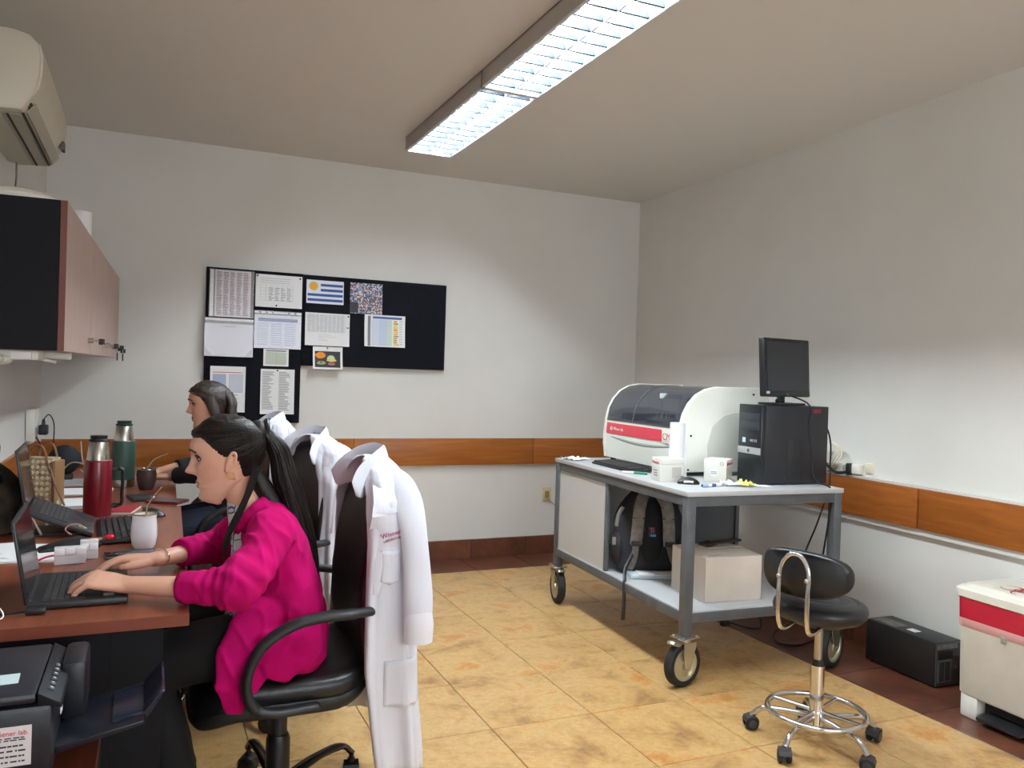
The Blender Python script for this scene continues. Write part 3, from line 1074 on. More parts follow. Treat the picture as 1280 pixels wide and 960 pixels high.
# ---------------------------------------------------------------- analyser
M_AW = mat('analyser_white', (228, 228, 218), 0.35)
M_AG = mat('analyser_grey', (208, 208, 200), 0.4)
AX, AY = tl(0.275, 0.50)[:2]
an = thing('blood_analyser', 'white benchtop laboratory analyser with a smoked curved cover and red stripe', 'analyser', (AX, AY, TZ), TA)
AL = 0.84
outer = [(0.0, 0.022), (-0.008, 0.10), (-0.006, 0.18), (0.002, 0.255), (0.016, 0.32), (0.045, 0.375), (0.09, 0.423), (0.145, 0.452), (0.21, 0.466), (0.53, 0.466), (0.545, 0.45), (0.55, 0.022)]


def inset(poly, d):
    cx = sum(p[0] for p in poly) / len(poly)
    cz = sum(p[1] for p in poly) / len(poly)
    return [(p[0] + (cx - p[0]) * d / 0.27, p[1] + (cz - p[1]) * d / 0.27) for p in poly]


M().prism(outer, 0.0, 0.03, 'xz', bev=0.006).out('end_panel', M_AW, an, smooth=50)
M().prism(outer, AL - 0.03, AL, 'xz', bev=0.006).out('end_panel', M_AW, an, smooth=50)
# raised field on the near end
M().prism([(0.17, 0.03), (0.16, 0.16), (0.19, 0.26), (0.25, 0.315), (0.32, 0.335), (0.53, 0.335), (0.535, 0.03)], -0.004, 0.004, 'xz', bev=0.003).out('side_cover', M_AG, an)
sc_ = M()
for (sx, sz) in ((0.06, 0.21), (0.05, 0.035), (0.44, 0.43)):
    sc_.cyl((sx, -0.002, sz), (sx, 0.004, sz), 0.006, n=10)
sc_.out('screw', M_BLACK, an)
low = [(0.004, 0.022), (-0.004, 0.10), (-0.002, 0.18), (0.006, 0.245), (0.05, 0.245), (0.54, 0.245), (0.54, 0.022)]
M().prism(low, 0.03, AL - 0.03, 'xz').out('front_panel', M_AW, an)
M().prism([(0.29, 0.24), (0.29, 0.46), (0.54, 0.46), (0.54, 0.24)], 0.03, AL - 0.03, 'xz').out('rear_body', M_AW, an, smooth=0)
M().prism([(-0.0055, 0.165), (-0.0035, 0.20), (0.001, 0.228), (0.006, 0.228), (0.003, 0.165)], 0.035, AL - 0.035, 'xz').out('red_stripe', mat('stripe_red', (206, 62, 78), 0.4), an, label='red stripe with white lettering')
lip = M().tube([(-0.004 + 0.003 * math.sin(PI * k / 12), 0.06 + 0.68 * k / 12, 0.150 - 0.022 * math.sin(PI * k / 12)) for k in range(13)], [(0.002 + 0.009 * math.sin(PI * k / 12), 0.004) for k in range(13)], 8, up=(1, 0, 0))
lip.out('grip', mat('grip_grey', (150, 156, 148), 0.5), an)
glass = [(0.0, 0.245), (0.002, 0.255), (0.014, 0.318), (0.043, 0.373), (0.088, 0.421), (0.144, 0.450), (0.21, 0.463), (0.30, 0.464)]
g = M()
gi = [(x + 0.004, z - 0.004) for x, z in glass]
g.prism(glass + list(reversed(gi)), 0.03, AL - 0.03, 'xz')
M_SMOKE = mat('smoked_cover', (70, 70, 80), 0.06, alpha=0.5, spec=0.8)
g.out('smoked_cover', M_SMOKE, an, smooth=60)
rib = M().prism([(x - 0.001, z + 0.0012) for x, z in glass] + list(reversed(gi)), 0.50, 0.506, 'xz')
rib.out('cover_rib', mat('rib_grey', (110, 110, 116), 0.3), an)
# inside
ins = M().b2((0.03, 0.035, 0.2455), (0.29, AL - 0.035, 0.252))
ins.out('deck', mat('deck_grey', (150, 150, 160), 0.4), an, smooth=0)
arm = M().b2((0.17, 0.06, 0.252), (0.27, 0.22, 0.40), 0.008)
arm.lathe([(0.03, -0.012), (0.045, -0.012), (0.045, 0.0), (0.03, 0.0)], (0.168, 0.14, 0.33), 24, axis='x')
arm.out('pump_block', mat('block_grey', (96, 98, 108), 0.35), an)
arm = M().b2((0.19, 0.28, 0.252), (0.23, 0.33, 0.42), 0.004).b2((0.06, 0.29, 0.39), (0.22, 0.32, 0.42), 0.006).cyl((0.07, 0.305, 0.28), (0.07, 0.305, 0.40), 0.004)
arm.out('sampling_arm', mat('arm_white', (200, 204, 214), 0.35), an)
d = M().lathe([(0.001, 0.252), (0.09, 0.252), (0.09, 0.275), (0.001, 0.28)], (0.14, 0.42, 0), 28)
for k in range(16):
    a = 2 * PI * k / 16
    d.cyl((0.14 + 0.07 * math.cos(a), 0.42 + 0.07 * math.sin(a), 0.27), (0.14 + 0.07 * math.cos(a), 0.42 + 0.07 * math.sin(a), 0.30), 0.008, n=8)
d.out('sample_carousel', mat('carousel', (90, 92, 104), 0.3), an)
M().b2((0.05, 0.58, 0.252), (0.22, 0.72, 0.29), 0.005).out('reagent_rack', MATS['carousel'], an)
text('printed_text', 'Wiener lab.', 0.026, M_WHITE, an, (-0.0065, 0.715, 0.188), (0, -1, 0), (0.08, 0, 1), world=False)
M().torus((-0.0065, 0.738, 0.196), 0.010, 0.003, 16, 6, 'x').out('logo', M_WHITE, an)
M().b2((-0.0085, 0.07, 0.160), (-0.003, 0.17, 0.236), 0.002).out('badge', M_WHITE, an)
text('printed_text', 'CM', 0.052, mat('badge_red', (170, 40, 56), 0.5), an, (-0.0092, 0.162, 0.178), (0, -1, 0), (0.03, 0, 1))
for fx in (0.04, 0.50):
    for fy in (0.05, AL - 0.05):
        M().cyl((fx, fy, 0), (fx, fy, 0.024), 0.016, n=14).out('foot', M_RUBBER, an)

# ---------------------------------------------------------------- keyboard on the table


def keyboard(name, label, loc, rz, L=0.44, W=0.15, z=0.0, tilt=0.05, group=None, mk=None, mb=None):
    """long axis local x; keys merged rows as separate caps"""
    t = thing(name, label, 'keyboard', loc, rz, group)
    b = M().b2((-L / 2, -W / 2, 0.0), (L / 2, W / 2, 0.012), 0.004)
    b.xf(Matrix.Rotation(tilt, 4, 'X') @ Matrix.Translation((0, 0, 0.004)))
    b.out('base', mb or M_BLACK, t)
    proto = None
    k = M()
    u = 0.0185
    nx = int((L - 0.03) / u)
    for j in range(6):
        for i in range(nx):
            if i in (nx - 5,) or (j == 0 and 3 < i < 9):
                continue
            x = -L / 2 + 0.018 + i * u + (j % 3) * 0.003
            y = -W / 2 + 0.018 + j * 0.0205 + (0.006 if j == 5 else 0)
            if x > L / 2 - 0.012:
                continue
            k.box((x, y, 0.0155), (0.0155, 0.0165, 0.008), 0.0, taper=(0.82, 0.82))
    k.box((-L / 2 + 0.018 + 6.2 * u, -W / 2 + 0.018, 0.0155), (0.1, 0.0165, 0.008), 0, taper=(0.97, 0.82))
    k.xf(Matrix.Rotation(tilt, 4, 'X') @ Matrix.Translation((0, 0, 0.004)))
    o = k.out('keys', mk or mat('key_black', (38, 39, 43), 0.4), t, smooth=0)
    o['kind'] = 'stuff'
    return t


x, y, _ = tl(0.165, 0.90)
keyboard('computer_keyboard', 'black computer keyboard in front of the white analyser', (x, y, TZ), TA - PI / 2, 0.46, 0.15)
# mouse


def mouse(label, loc, rz, m=M_BLACK):
    t = thing('computer_mouse', label, 'mouse', loc, rz)
    b = M()
    rings = []
    for k in range(9):
        u = k / 8
        yy_ = -0.052 + 0.104 * u
        w = 0.031 * math.sin(PI * min(1, max(0.0, u * 0.94 + 0.03))) ** 0.42
        h = 0.034 * math.sin(PI * min(1, u * 0.9 + 0.05)) ** 0.6
        rings.append([(w * math.cos(a), yy_, max(0.0, h * math.sin(a))) for a in [PI * i / 12 for i in range(13)]])
    b.rings([[Vector(p) for p in r] for r in rings], cap=True)
    b.out('shell', m, t)
    M().cyl((-0.004, 0.028, 0.029), (0.004, 0.028, 0.029), 0.009, n=14).out('wheel', mat('mouse_grey', (120, 122, 126), 0.4), t)
    return t


mt_ = mouse('black and white mouse on the grey table edge beside the white box', (2.365, 3.205, TZ), R(60), M_BLACK)
M().tube([(-0.026, -0.02, 0.012), (-0.029, 0.0, 0.014), (-0.028, 0.024, 0.012)], 0.005, 8).out('side_grip', M_WHITE, mt_)

# ---------------------------------------------------------------- PC tower with monitor
pt = thing('computer_tower', 'black tower computer with a silver front band standing on the table', 'computer', (2.690, 3.085, TZ), R(-4))
M().b2((0.03, 0, 0.004), (0.40, 0.178, 0.385), 0.004).out('case', mat('case_black', (26, 27, 33), 0.42), pt)
M().b2((0, -0.002, 0.0), (0.032, 0.180, 0.387), 0.006).out('front_bezel', mat('bezel_black', (22, 24, 30), 0.3), pt)
M().b2((-0.003, 0.0, 0.145), (0.01, 0.178, 0.178), 0.002).out('silver_band', mat('silver_plastic', (178, 180, 180), 0.35, 0.4), pt)
M().lathe([(0.001, -0.001), (0.009, -0.001), (0.009, 0.003), (0.001, 0.003)], (-0.004, 0.089, 0.161), 16, axis='x').out('logo', mat('logo_grey', (90, 94, 100), 0.3, 0.5), pt)
for zz in (0.305, 0.262):
    M().b2((-0.002, 0.012, zz), (0.006, 0.166, zz + 0.04), 0.002).out('drive_cover', mat('drive_black', (40, 46, 54), 0.35), pt)
b = M()
for yq in (0.03, 0.045, 0.06):
    b.b2((-0.002, yq, 0.205), (0.002, yq + 0.007, 0.218))
b.cyl((-0.003, 0.075, 0.211), (0.001, 0.075, 0.211), 0.006, n=12)
b.out('front_ports', mat('port_grey', (140, 144, 150), 0.3), pt, smooth=0)
M().b2((-0.002, 0.118, 0.198), (0.001, 0.142, 0.222), 0.001).out('sticker', mat('sticker_blue', (190, 214, 232), 0.4), pt, smooth=0)
M().b2((0.305, -0.0012, 0.352), (0.352, 0.002, 0.372)).out('sticker', mat('sticker_red', (120, 30, 40), 0.5), pt, smooth=0)
M().b2((0.16, -0.002, 0.03), (0.24, 0.002, 0.22), 0.003).out('side_recess', mat('case_dark', (20, 21, 26), 0.5), pt)

mo = thing('computer_monitor', 'black flat monitor standing on top of the black tower computer', 'monitor', (2.885, 3.165, TZ + 0.387), R(8))
M().box((0, 0, 0.006), (0.20, 0.13, 0.011), 0.004).out('base', M_BLACK, mo)
M().box((0.015, 0.02, 0.075), (0.042, 0.02, 0.13), 0.004).out('neck', M_BLACK, mo)
b = M().box((0, 0, 0), (0.335, 0.035, 0.288), 0.006)
b.xf(Matrix.Translation((0.0, -0.01, 0.185)) @ Matrix.Rotation(R(-4), 4, 'X'))
b.out('housing', mat('monitor_black', (20, 21, 24), 0.35), mo)
b = M().box((0, -0.019, 0.004), (0.298, 0.003, 0.246), 0.001)
b.xf(Matrix.Translation((0.0, -0.01, 0.185)) @ Matrix.Rotation(R(-4), 4, 'X'))
b.out('screen', mat('screen_dark', (44, 46, 50), 0.25), mo, smooth=0)
text('printed_text', 'hp', 0.014, mat('logo_silver', (150, 152, 156), 0.3, 0.6), mo, (-0.006, -0.0392, 0.051), (1, 0, 0), (0, 0, 1), 'CENTER')
M().b2((-0.156, -0.0385, 0.056), (-0.135, -0.036, 0.068)).out('sticker', MATS['sticker_blue'], mo, smooth=0)

# monitor cables
t = tag(M().tube(bez([(2.93, 3.175, 1.31), (2.935, 3.03, 1.262), (2.95, 3.045, 1.16), (2.965, 3.035, 1.02), (2.98, 3.02, 0.90), (3.0, 2.945, 0.872), (3.005, 2.94, 0.80), (3.005, 2.965, 0.62), (3.03, 3.02, 0.45), (3.03, 3.05, 0.345)], 6), 0.0045, 7).out('monitor_cable', M_CABLE), 'black monitor cable hanging down over the tower side and table edge', 'cable')
t = tag(M().tube(bez([(3.09, 3.20, 1.17), (3.17, 3.17, 1.165), (3.20, 3.15, 1.08), (3.175, 3.12, 0.95), (3.15, 3.10, 0.84), (3.10, 3.12, 0.66), (3.00, 3.10, 0.5), (2.97, 3.1, 0.345)], 6), 0.0045, 7).out('power_cable', M_CABLE), 'black power cable looping behind the tower down under the table', 'cable')
t = tag(M().tube(bez([(2.88, 3.185, 1.29), (2.872, 3.19, 1.278), (2.885, 3.2, 1.27)], 6), 0.006, 7).out('cable_stub', M_CABLE), 'short black cable bend behind the monitor neck', 'cable')

# ---------------------------------------------------------------- small things on the table
M_CARD = mat('carton_white', (224, 222, 214), 0.7)
t = thing('paper_roll', 'tall white paper towel roll standing in front of the analyser', 'paper roll', (2.372, 3.315, TZ))
M().lathe([(0.015, 0.0), (0.037, 0.0), (0.038, 0.01), (0.037, 0.28), (0.036, 0.286), (0.015, 0.286)], n=28, cap=False).out('roll', M_PAPER, t)
b = M()
pts = []
for k in range(14):
    z = 0.286 * k / 13
    pts.append([(0.0372 * math.cos(R(-35 - i * 6)), 0.0372 * math.sin(R(-35 - i * 6)), z) for i in range(3)] + [(0.0372 * math.cos(R(-53)) + 0.008 + 0.003 * math.sin(k * 1.3), 0.0372 * math.sin(R(-53)) - 0.012, z)])
b.rings([[Vector(p) for p in r] for r in pts], cap=False, closed=False)
b.out('loose_edge', M_PAPER, t)


def carton(label, loc, rz, w, d, h, face=None):
    t = thing('carton_box', label, 'box', loc, rz)
    b = M().b2((0, 0, 0), (w, d, h), 0.002)
    b.out('body', M_CARD, t)
    M().b2((0.001, -0.0008, h - 0.028), (w - 0.001, d + 0.0008, h + 0.0012), 0.001).out('lid', mat('carton_lid', (230, 229, 222), 0.65), t)
    return t


t = carton('small white carton with a red word and a grey window, left of the paper roll', (2.258, 3.285, TZ), R(-10), 0.125, 0.10, 0.112)
text('printed_text', 'Wiener lab.', 0.017, M_RED, t, (-0.0012, 0.097, 0.086), (0, -1, 0), (0, 0, 1))
M().b2((0.062, -0.0015, 0.02), (0.11, 0.001, 0.072), 0.0).out('window', mat('carton_window', (196, 192, 184), 0.5), t, smooth=0)
b = M()
for k in range(3):
    b.b2((-0.001, 0.03, 0.05 - 0.012 * k), (0.001, 0.075, 0.054 - 0.012 * k))
b.out('print', M_INK, t, smooth=0)
t = carton('square white carton printed with a red word, between paper roll and tower', (2.588, 3.205, TZ), R(38), 0.125, 0.11, 0.108)
text('printed_text', 'Wiener lab.', 0.020, M_RED, t, (0.022, -0.0015, 0.082), (1, 0, 0), (0, 0, 1))
M().torus((0.014, -0.0012, 0.088), 0.007, 0.002, 14, 6, 'y').out('logo', M_RED, t)
M().b2((0.004, -0.0012, 0.002), (0.12, 0.001, 0.072)).out('panel', mat('carton_beige', (202, 196, 176), 0.7), t, smooth=0)
M().torus((-0.0012, 0.022, 0.09), 0.008, 0.0012, 16, 5, 'x').out('print', M_INK, t)
M().lathe([(0.001, -0.0014), (0.02, -0.0014), (0.02, 0.001), (0.001, 0.001)], (0, 0.06, 0.045), 20, axis='x').out('sticker', M_PAPER, t)
b = M()
for k in range(2):
    b.b2((-0.002, 0.045, 0.047 - 0.008 * k), (0.0, 0.075, 0.050 - 0.008 * k))
b.out('print', M_INK, t, smooth=0)

t = thing('marker_pen', 'white marker with a blue cap lying on the near edge of the table', 'marker', (2.36, 3.085, TZ + 0.0075), R(4))
M().cyl((0.028, 0, 0), (0.105, 0, 0), 0.0075, n=14).out('barrel', M_WHITE, t)
M().cyl((-0.004, 0, 0), (0.028, 0, 0), 0.0082, 0.0078, n=14).out('cap', mat('marker_blue', (150, 180, 220), 0.35), t)
M().cyl((-0.006, 0, 0), (-0.002, 0, 0), 0.005, n=12).out('tip', mat('marker_darkblue', (30, 60, 130), 0.35), t)
M().cyl((0.05, 0, 0), (0.075, 0, 0), 0.0077, n=14).out('print', mat('marker_print', (70, 96, 150), 0.5), t)
t = thing('marker_pen', 'white marker with a green barrel lying before the black keyboard', 'marker', (2.30, 3.60, TZ + 0.007), R(-40))
M().cyl((-0.05, 0, 0), (0.01, 0, 0), 0.007, n=14).out('cap', M_WHITE, t)
M().cyl((0.01, 0, 0), (0.08, 0, 0), 0.007, n=14).out('barrel', mat('marker_green', (40, 130, 96), 0.4), t)


def crumple(name, label, loc, rz, w, d, h, m, seed, cat='paper', n=9):
    random.seed(seed)
    b = M()
    g = [[b.bm.verts.new(((i / n - 0.5) * w, (j / n - 0.5) * d, 0.003 + abs(noise.noise(Vector((i * 0.7 + seed, j * 0.7, seed)))) * h * 2)) for j in range(n + 1)] for i in range(n + 1)]
    for i in range(n):
        for j in range(n):
            b.bm.faces.new((g[i][j], g[i + 1][j], g[i + 1][j + 1], g[i][j + 1]))
    me = b.mesh(name)
    o = link(name, me, m, None, 30)
    o.location = loc
    o.rotation_euler = (0, 0, rz)
    md = o.modifiers.new('s', 'SOLIDIFY')
    md.thickness = 0.0006
    return tag(o, label, cat)


crumple('yellow_note', 'crumpled yellow sticky note on white paper beside the tower', (2.60, 3.075, TZ + 0.002), 0.4, 0.085, 0.07, 0.02, mat('note_yellow', (226, 222, 120), 0.7), 3, 'note')
crumple('paper_scrap', 'crumpled white paper scrap between the marker and the yellow note', (2.535, 3.10, TZ + 0.002), -0.5, 0.10, 0.05, 0.018, M_PAPER, 5)
crumple('paper_sheet', 'small flat white sheet under the yellow note near the tower', (2.66, 3.07, TZ), -0.4, 0.13, 0.09, 0.002, M_PAPER, 8, n=4)
crumple('paper_towel', 'folded white paper towel on the far end of the grey table', (2.34, 4.29, TZ), 0.3, 0.14, 0.12, 0.014, M_PAPER, 9)

# ---------------------------------------------------------------- lower shelf
SZ = 0.334
wb = thing('cardboard_box', 'large white cardboard box with worn top flaps on the lower shelf', 'box', (2.372, 3.062, SZ), R(-5))
M_CB = mat('white_cardboard', (226, 216, 206), 0.8, var=0.05, vscale=6)
BW, BD, BH = 0.31, 0.30, 0.208
b = M()
b.b2((0, 0, 0), (BW, 0.004, BH), 0.001).b2((0, BD - 0.004, 0), (BW, BD, BH), 0.001).b2((0, 0, 0), (0.004, BD, BH), 0.001).b2((BW - 0.004, 0, 0), (BW, BD, BH), 0.001).b2((0, 0, 0), (BW, BD, 0.004))
b.out('body', M_CB, wb, smooth=0)
M().box((BW / 2, 0.075, BH + 0.004), (BW, 0.15, 0.004), 0.001, rot=(R(3), 0, 0)).out('flap', M_CB, wb, smooth=0)
M().box((BW / 2, BD - 0.07, BH + 0.006), (BW, 0.14, 0.004), 0.001, rot=(R(-4), 0, 0)).out('flap', M_CB, wb, smooth=0)
M().box((0.05, BD / 2, BH + 0.010), (0.10, BD * 0.8, 0.003), 0.001, rot=(0, R(-6), 0)).out('flap', M_CB, wb, smooth=0)
t = tag(M().box((2.62, 3.27, SZ + BH + 0.024), (0.26, 0.03, 0.012), 0.004, rot=(0, 0, R(5))).box((2.53, 3.25, SZ + BH + 0.024), (0.09, 0.06, 0.014), 0.004, rot=(0, 0, R(25))).out('folded_item', mat('dark_brown_cloth', (52, 44, 42), 0.7)), 'thin dark folded item lying on the white cardboard box', 'item')
t = thing('plastic_tray', 'pale blue plastic tray under the backpack on the lower shelf', 'tray', (2.46, 3.60, SZ), R(-20))
M().box((0, 0, 0.012), (0.30, 0.22, 0.022), 0.008).out('tray', mat('tray_blue', (196, 212, 214), 0.4), t)
M().box((0.02, -0.07, 0.026), (0.26, 0.10, 0.006), 0.002).out('sheet', M_PAPER, t)

# backpack
bp = thing('backpack', 'black backpack with grey shoulder straps standing on the lower shelf', 'backpack', (2.44, 3.635, SZ + 0.024), R(-24))
M_BPB = mat('backpack_black', (24, 26, 32), 0.75, bump=0.3, bscale=40)
M_BPG = mat('backpack_grey', (122, 116, 110), 0.8, var=0.2, vscale=30)
rings = []
for k in range(13):
    u = k / 12
    z = 0.44 * u
    w = 0.175 * (1 - 0.06 * math.cos(u * 6)) * (1 if u < 0.55 else math.cos((u - 0.55) / 0.45 * PI / 2 * 0.86) ** 0.7)
    dd = 0.10 * (1 if u < 0.5 else math.cos((u - 0.5) / 0.5 * PI / 2 * 0.8) ** 0.8) * (0.8 if k == 0 else 1)
    cy = 0.02 + 0.015 * u
    rings.append([Vector((w * (abs(math.cos(a)) ** 0.7) * (1 if math.cos(a) > 0 else -1), cy + dd * (abs(math.sin(a)) ** 0.75) * (1 if math.sin(a) > 0 else -1), z)) for a in [2 * PI * i / 28 for i in range(28)]])
M().rings(rings).out('main_bag', M_BPB, bp)
# side pocket pouches and piping
for sx in (-1, 1):
    M().ball((sx * 0.158, 0.02, 0.12), (0.035, 0.075, 0.11), 16).out('side_pocket', M_BPB, bp)
pass
b = M()
b.tube(bez([(-0.180, -0.045, 0.23), (-0.172, -0.055, 0.29), (-0.150, -0.058, 0.335)], 6), [(0.010, 0.003)] * 13, 8, up=(0, 1, 0)).out('grey_trim', mat('trim_silver', (120, 118, 114), 0.7), bp)
b = M()
b.tube(bez([(-0.186, -0.035, 0.13), (-0.188, -0.035, 0.17)], 4), [(0.010, 0.004)] * 5, 8, up=(0, 1, 0))
b.out('grey_trim', mat('trim_silver', (120, 118, 114), 0.7), bp)
for sx in (-1, 1):
    pts = bez([(sx * 0.045, -0.075, 0.405), (sx * 0.07, -0.115, 0.35), (sx * 0.08, -0.13, 0.25), (sx * 0.085, -0.122, 0.17), (sx * 0.10 + 0.01, -0.105, 0.08), (sx * 0.13 + 0.02, -0.088, 0.015)], 6)
    rr_ = [(0.031 if i < 20 else 0.017, 0.008 if i < 20 else 0.004) for i in range(len(pts))]
    st = M().tube(pts, rr_, 12, up=(0, -1, 0))
    so = st.out('shoulder_strap', M_BPG, bp)
    M().box((sx * 0.086, -0.130, 0.158), (0.05, 0.012, 0.026), 0.003).out('buckle', M_BLACK, so)
    for zz in (0.345, 0.29, 0.23):
        M().box((sx * 0.075, -0.128 + (0.012 if zz > 0.3 else 0), zz), (0.062, 0.010, 0.008), 0.002).out('loop', M_BLACK, so)
M().ball((0, -0.075, 0.2), (0.065, 0.016, 0.16), 18).out('back_padding', mat('mesh_black', (14, 15, 19), 0.9), bp)
M().box((0.0, -0.0945, 0.215), (0.034, 0.003, 0.052), 0.001).out('label_patch', mat('patch_dark', (20, 24, 40), 0.5), bp, smooth=0)
b = M().box((0.006, -0.097, 0.196), (0.028, 0.002, 0.010))
b.out('print', mat('print_cyan', (60, 140, 190), 0.5), bp, smooth=0)
b = M().box((-0.006, -0.097, 0.234), (0.020, 0.002, 0.004)).box((-0.004, -0.097, 0.222), (0.004, 0.002, 0.022)).box((0.006, -0.097, 0.222), (0.004, 0.002, 0.02))
b.out('print', mat('print_magenta', (170, 50, 110), 0.5), bp, smooth=0)
M().tube(bez([(-0.03, -0.06, 0.425), (0.0, -0.075, 0.455), (0.03, -0.06, 0.425)], 6), 0.006, 8).out('handle', M_BPB, bp)
M().tube(bez([(-0.10, -0.11, 0.10), (-0.14, -0.155, 0.03), (-0.150, -0.200, -0.03), (-0.150, -0.205, -0.12), (-0.152, -0.205, -0.215)], 6), [(0.009, 0.002)] * 25, 8, up=(0, -1, 0)).out('strap_tail', M_BLACK, bp)

# ---------------------------------------------------------------- power plug on the floor
t = thing('power_plug', 'black power plug and cord lying on the floor under the table', 'plug', (2.965, 3.64, 0.001))
M().box((0, 0, 0.017), (0.05, 0.032, 0.032), 0.008).cyl((0.02, 0, 0.017), (0.06, -0.005, 0.014), 0.008, 0.005, 10).out('plug', M_BLACK, t)
M().tube(bez([(0.05, -0.005, 0.012), (0.115, -0.10, 0.005), (0.18, -0.09, 0.02), (0.19, 0.0, 0.14), (0.10, 0.06, 0.283)], 6), 0.0045, 7).out('cord', M_CABLE, t)
t = tag(M().tube(bez([(3.24, 3.50, 0.008), (3.12, 3.42, 0.006), (3.04, 3.30, 0.006), (3.12, 3.24, 0.006), (3.27, 3.27, 0.006), (3.38, 3.2, 0.03)], 6), 0.0045, 7).out('floor_cable', M_CABLE), 'black cable on the floor curling round the rear table caster', 'cable')

# ---------------------------------------------------------------- UPS box on the floor
up = thing('computer_case', 'black computer case lying low on the floor by the right wall', 'computer', (3.292, 2.575, 0), R(-2.0))
M().b2((0, 0, 0.006), (0.168, 0.40, 0.205), 0.004).out('case', mat('ups_black', (22, 22, 24), 0.4), up)
M().b2((0.004, -0.008, 0.006), (0.164, 0.003, 0.2), 0.004).out('front_bezel', mat('ups_front', (60, 62, 64), 0.4), up)
b = M().b2((0.012, -0.0105, 0.025), (0.095, -0.007, 0.125), 0.001)
b.out('front_frame', mat('ups_grey', (98, 100, 102), 0.4), up, smooth=0)
b = M()
for k in range(2):
    b.b2((0.020 + 0.036 * k, -0.012, 0.032), (0.050 + 0.036 * k, -0.008, 0.118))
b.b2((0.012, -0.0115, 0.138), (0.10, -0.007, 0.168))
b.out('bay', M_BLACK, up, smooth=0)
b = M()
for k in range(6):
    b.b2((0.024 + 0.011 * k, -0.0128, 0.034), (0.027 + 0.011 * k, -0.0115, 0.116))
b.out('grille', MATS['ups_front'], up, smooth=0)
M().cyl((0.122, -0.013, 0.09), (0.122, -0.007, 0.09), 0.009, n=12).out('button', M_STEEL, up)
M().b2((0.008, -0.0105, 0.176), (0.13, -0.007, 0.194)).out('logo_strip', mat('worn_grey', (140, 140, 138), 0.5, var=0.4, vscale=60), up, smooth=0)
M().b2((0.045, 0.15, 0.2045), (0.085, 0.20, 0.2065)).out('sticker', M_PAPER, up, smooth=0)
M().b2((0.02, 0.24, 0.2045), (0.10, 0.38, 0.2062)).out('sticker', mat('dull_silver', (112, 112, 108), 0.4, var=0.3, vscale=30), up, smooth=0)
for fx in (0.02, 0.13):
    for fy in (0.03, 0.37):
        M().cyl((fx, fy, 0), (fx, fy, 0.008), 0.01, n=10).out('foot', M_RUBBER, up)

# ---------------------------------------------------------------- stool
sx_, sy_ = 2.345, 2.33
st = thing('laboratory_stool', 'round black lab stool with a low backrest and chrome footring', 'stool', (sx_, sy_, 0))
M_LEA = mat('black_leather', (30, 31, 34), 0.38, bump=0.15, bscale=120)
prof = [(0.001, 0.478), (0.12, 0.478), (0.155, 0.486), (0.168, 0.50), (0.172, 0.52), (0.167, 0.536), (0.152, 0.546), (0.135, 0.549), (0.132, 0.547), (0.128, 0.549), (0.105, 0.552), (0.102, 0.550), (0.098, 0.552), (0.075, 0.554), (0.072, 0.552), (0.068, 0.554), (0.001, 0.554)]
M().lathe(prof, n=48).out('seat', M_LEA, st)
M().lathe([(0.001, 0.462), (0.10, 0.462), (0.12, 0.478), (0.001, 0.478)], n=28).out('seat_plate', M_BLACK, st)
M().cyl((0, 0, 0.30), (0, 0, 0.465), 0.0155, n=20).out('piston', M_STEEL, st)
M().cyl((0, 0, 0.09), (0, 0, 0.30), 0.0255, n=24).out('column', M_CHROME, st)
M().cyl((0, 0, 0.293), (0, 0, 0.322), 0.024, 0.021, n=20).out('collar', M_BLACK, st)
b = M().cyl((0, 0, 0.075), (0, 0, 0.125), 0.033, n=24)
b.out('hub', M_CHROME, st)
M().torus((0, 0, 0.125), 0.178, 0.0105, 56, 12).out('foot_ring', M_CHROME, st)
b = M()
for k in range(4):
    a = R(20 + 90 * k)
    b.cyl((0.02 * math.cos(a), 0.02 * math.sin(a), 0.125), (0.178 * math.cos(a), 0.178 * math.sin(a), 0.125), 0.0075, n=10)
b.out('ring_spokes', M_CHROME, st)
WH = [R(-88 + 72 * k) for k in range(5)]
for a in WH:
    c, s_ = math.cos(a), math.sin(a)
    lg = M().tube(bez([(0.02 * c, 0.02 * s_, 0.105), (0.12 * c, 0.12 * s_, 0.10), (0.195 * c, 0.195 * s_, 0.092), (0.240 * c, 0.240 * s_, 0.055)], 6), 0.011, 12).out('leg', M_CHROME, st)
    ca = a + 0.6
    ox, oy = 0.240 * c, 0.240 * s_
    wv = M()
    for q in (-1, 1):
        wv.lathe([(0.001, q * 0.006), (0.02, q * 0.006), (0.026, q * 0.010), (0.026, q * 0.020), (0.02, q * 0.024), (0.001, q * 0.024)], (0, 0, 0.0265), 20, axis='y')
    wv.xf(Matrix.Translation((ox, oy, 0)) @ Matrix.Rotation(ca, 4, 'Z'))
    wv.out('caster_wheel', M_RUBBER, lg)
    hd = M().lathe([(0.001, -0.026), (0.012, -0.026), (0.016, -0.0245), (0.016, 0.0245), (0.012, 0.026), (0.001, 0.026)], (0, 0, 0.0265), 16, axis='y')
    hd.prism([(-0.03, 0.03), (-0.02, 0.05), (0.0, 0.058), (0.022, 0.05), (0.028, 0.035), (0.02, 0.045), (0, 0.052), (-0.018, 0.045)], -0.022, 0.022, 'xz')
    hd.xf(Matrix.Translation((ox, oy, 0)) @ Matrix.Rotation(ca, 4, 'Z'))
    hd.out('caster_hood', mat('hood_grey', (52, 53, 56), 0.4), lg)
# lever
M().tube([(0.02, 0.02, 0.468), (0.15, 0.14, 0.448), (0.20, 0.20, 0.40)], [(0.004, 0.004), (0.004, 0.004), (0.010, 0.004)], 10).out('lever', M_STEEL, st)
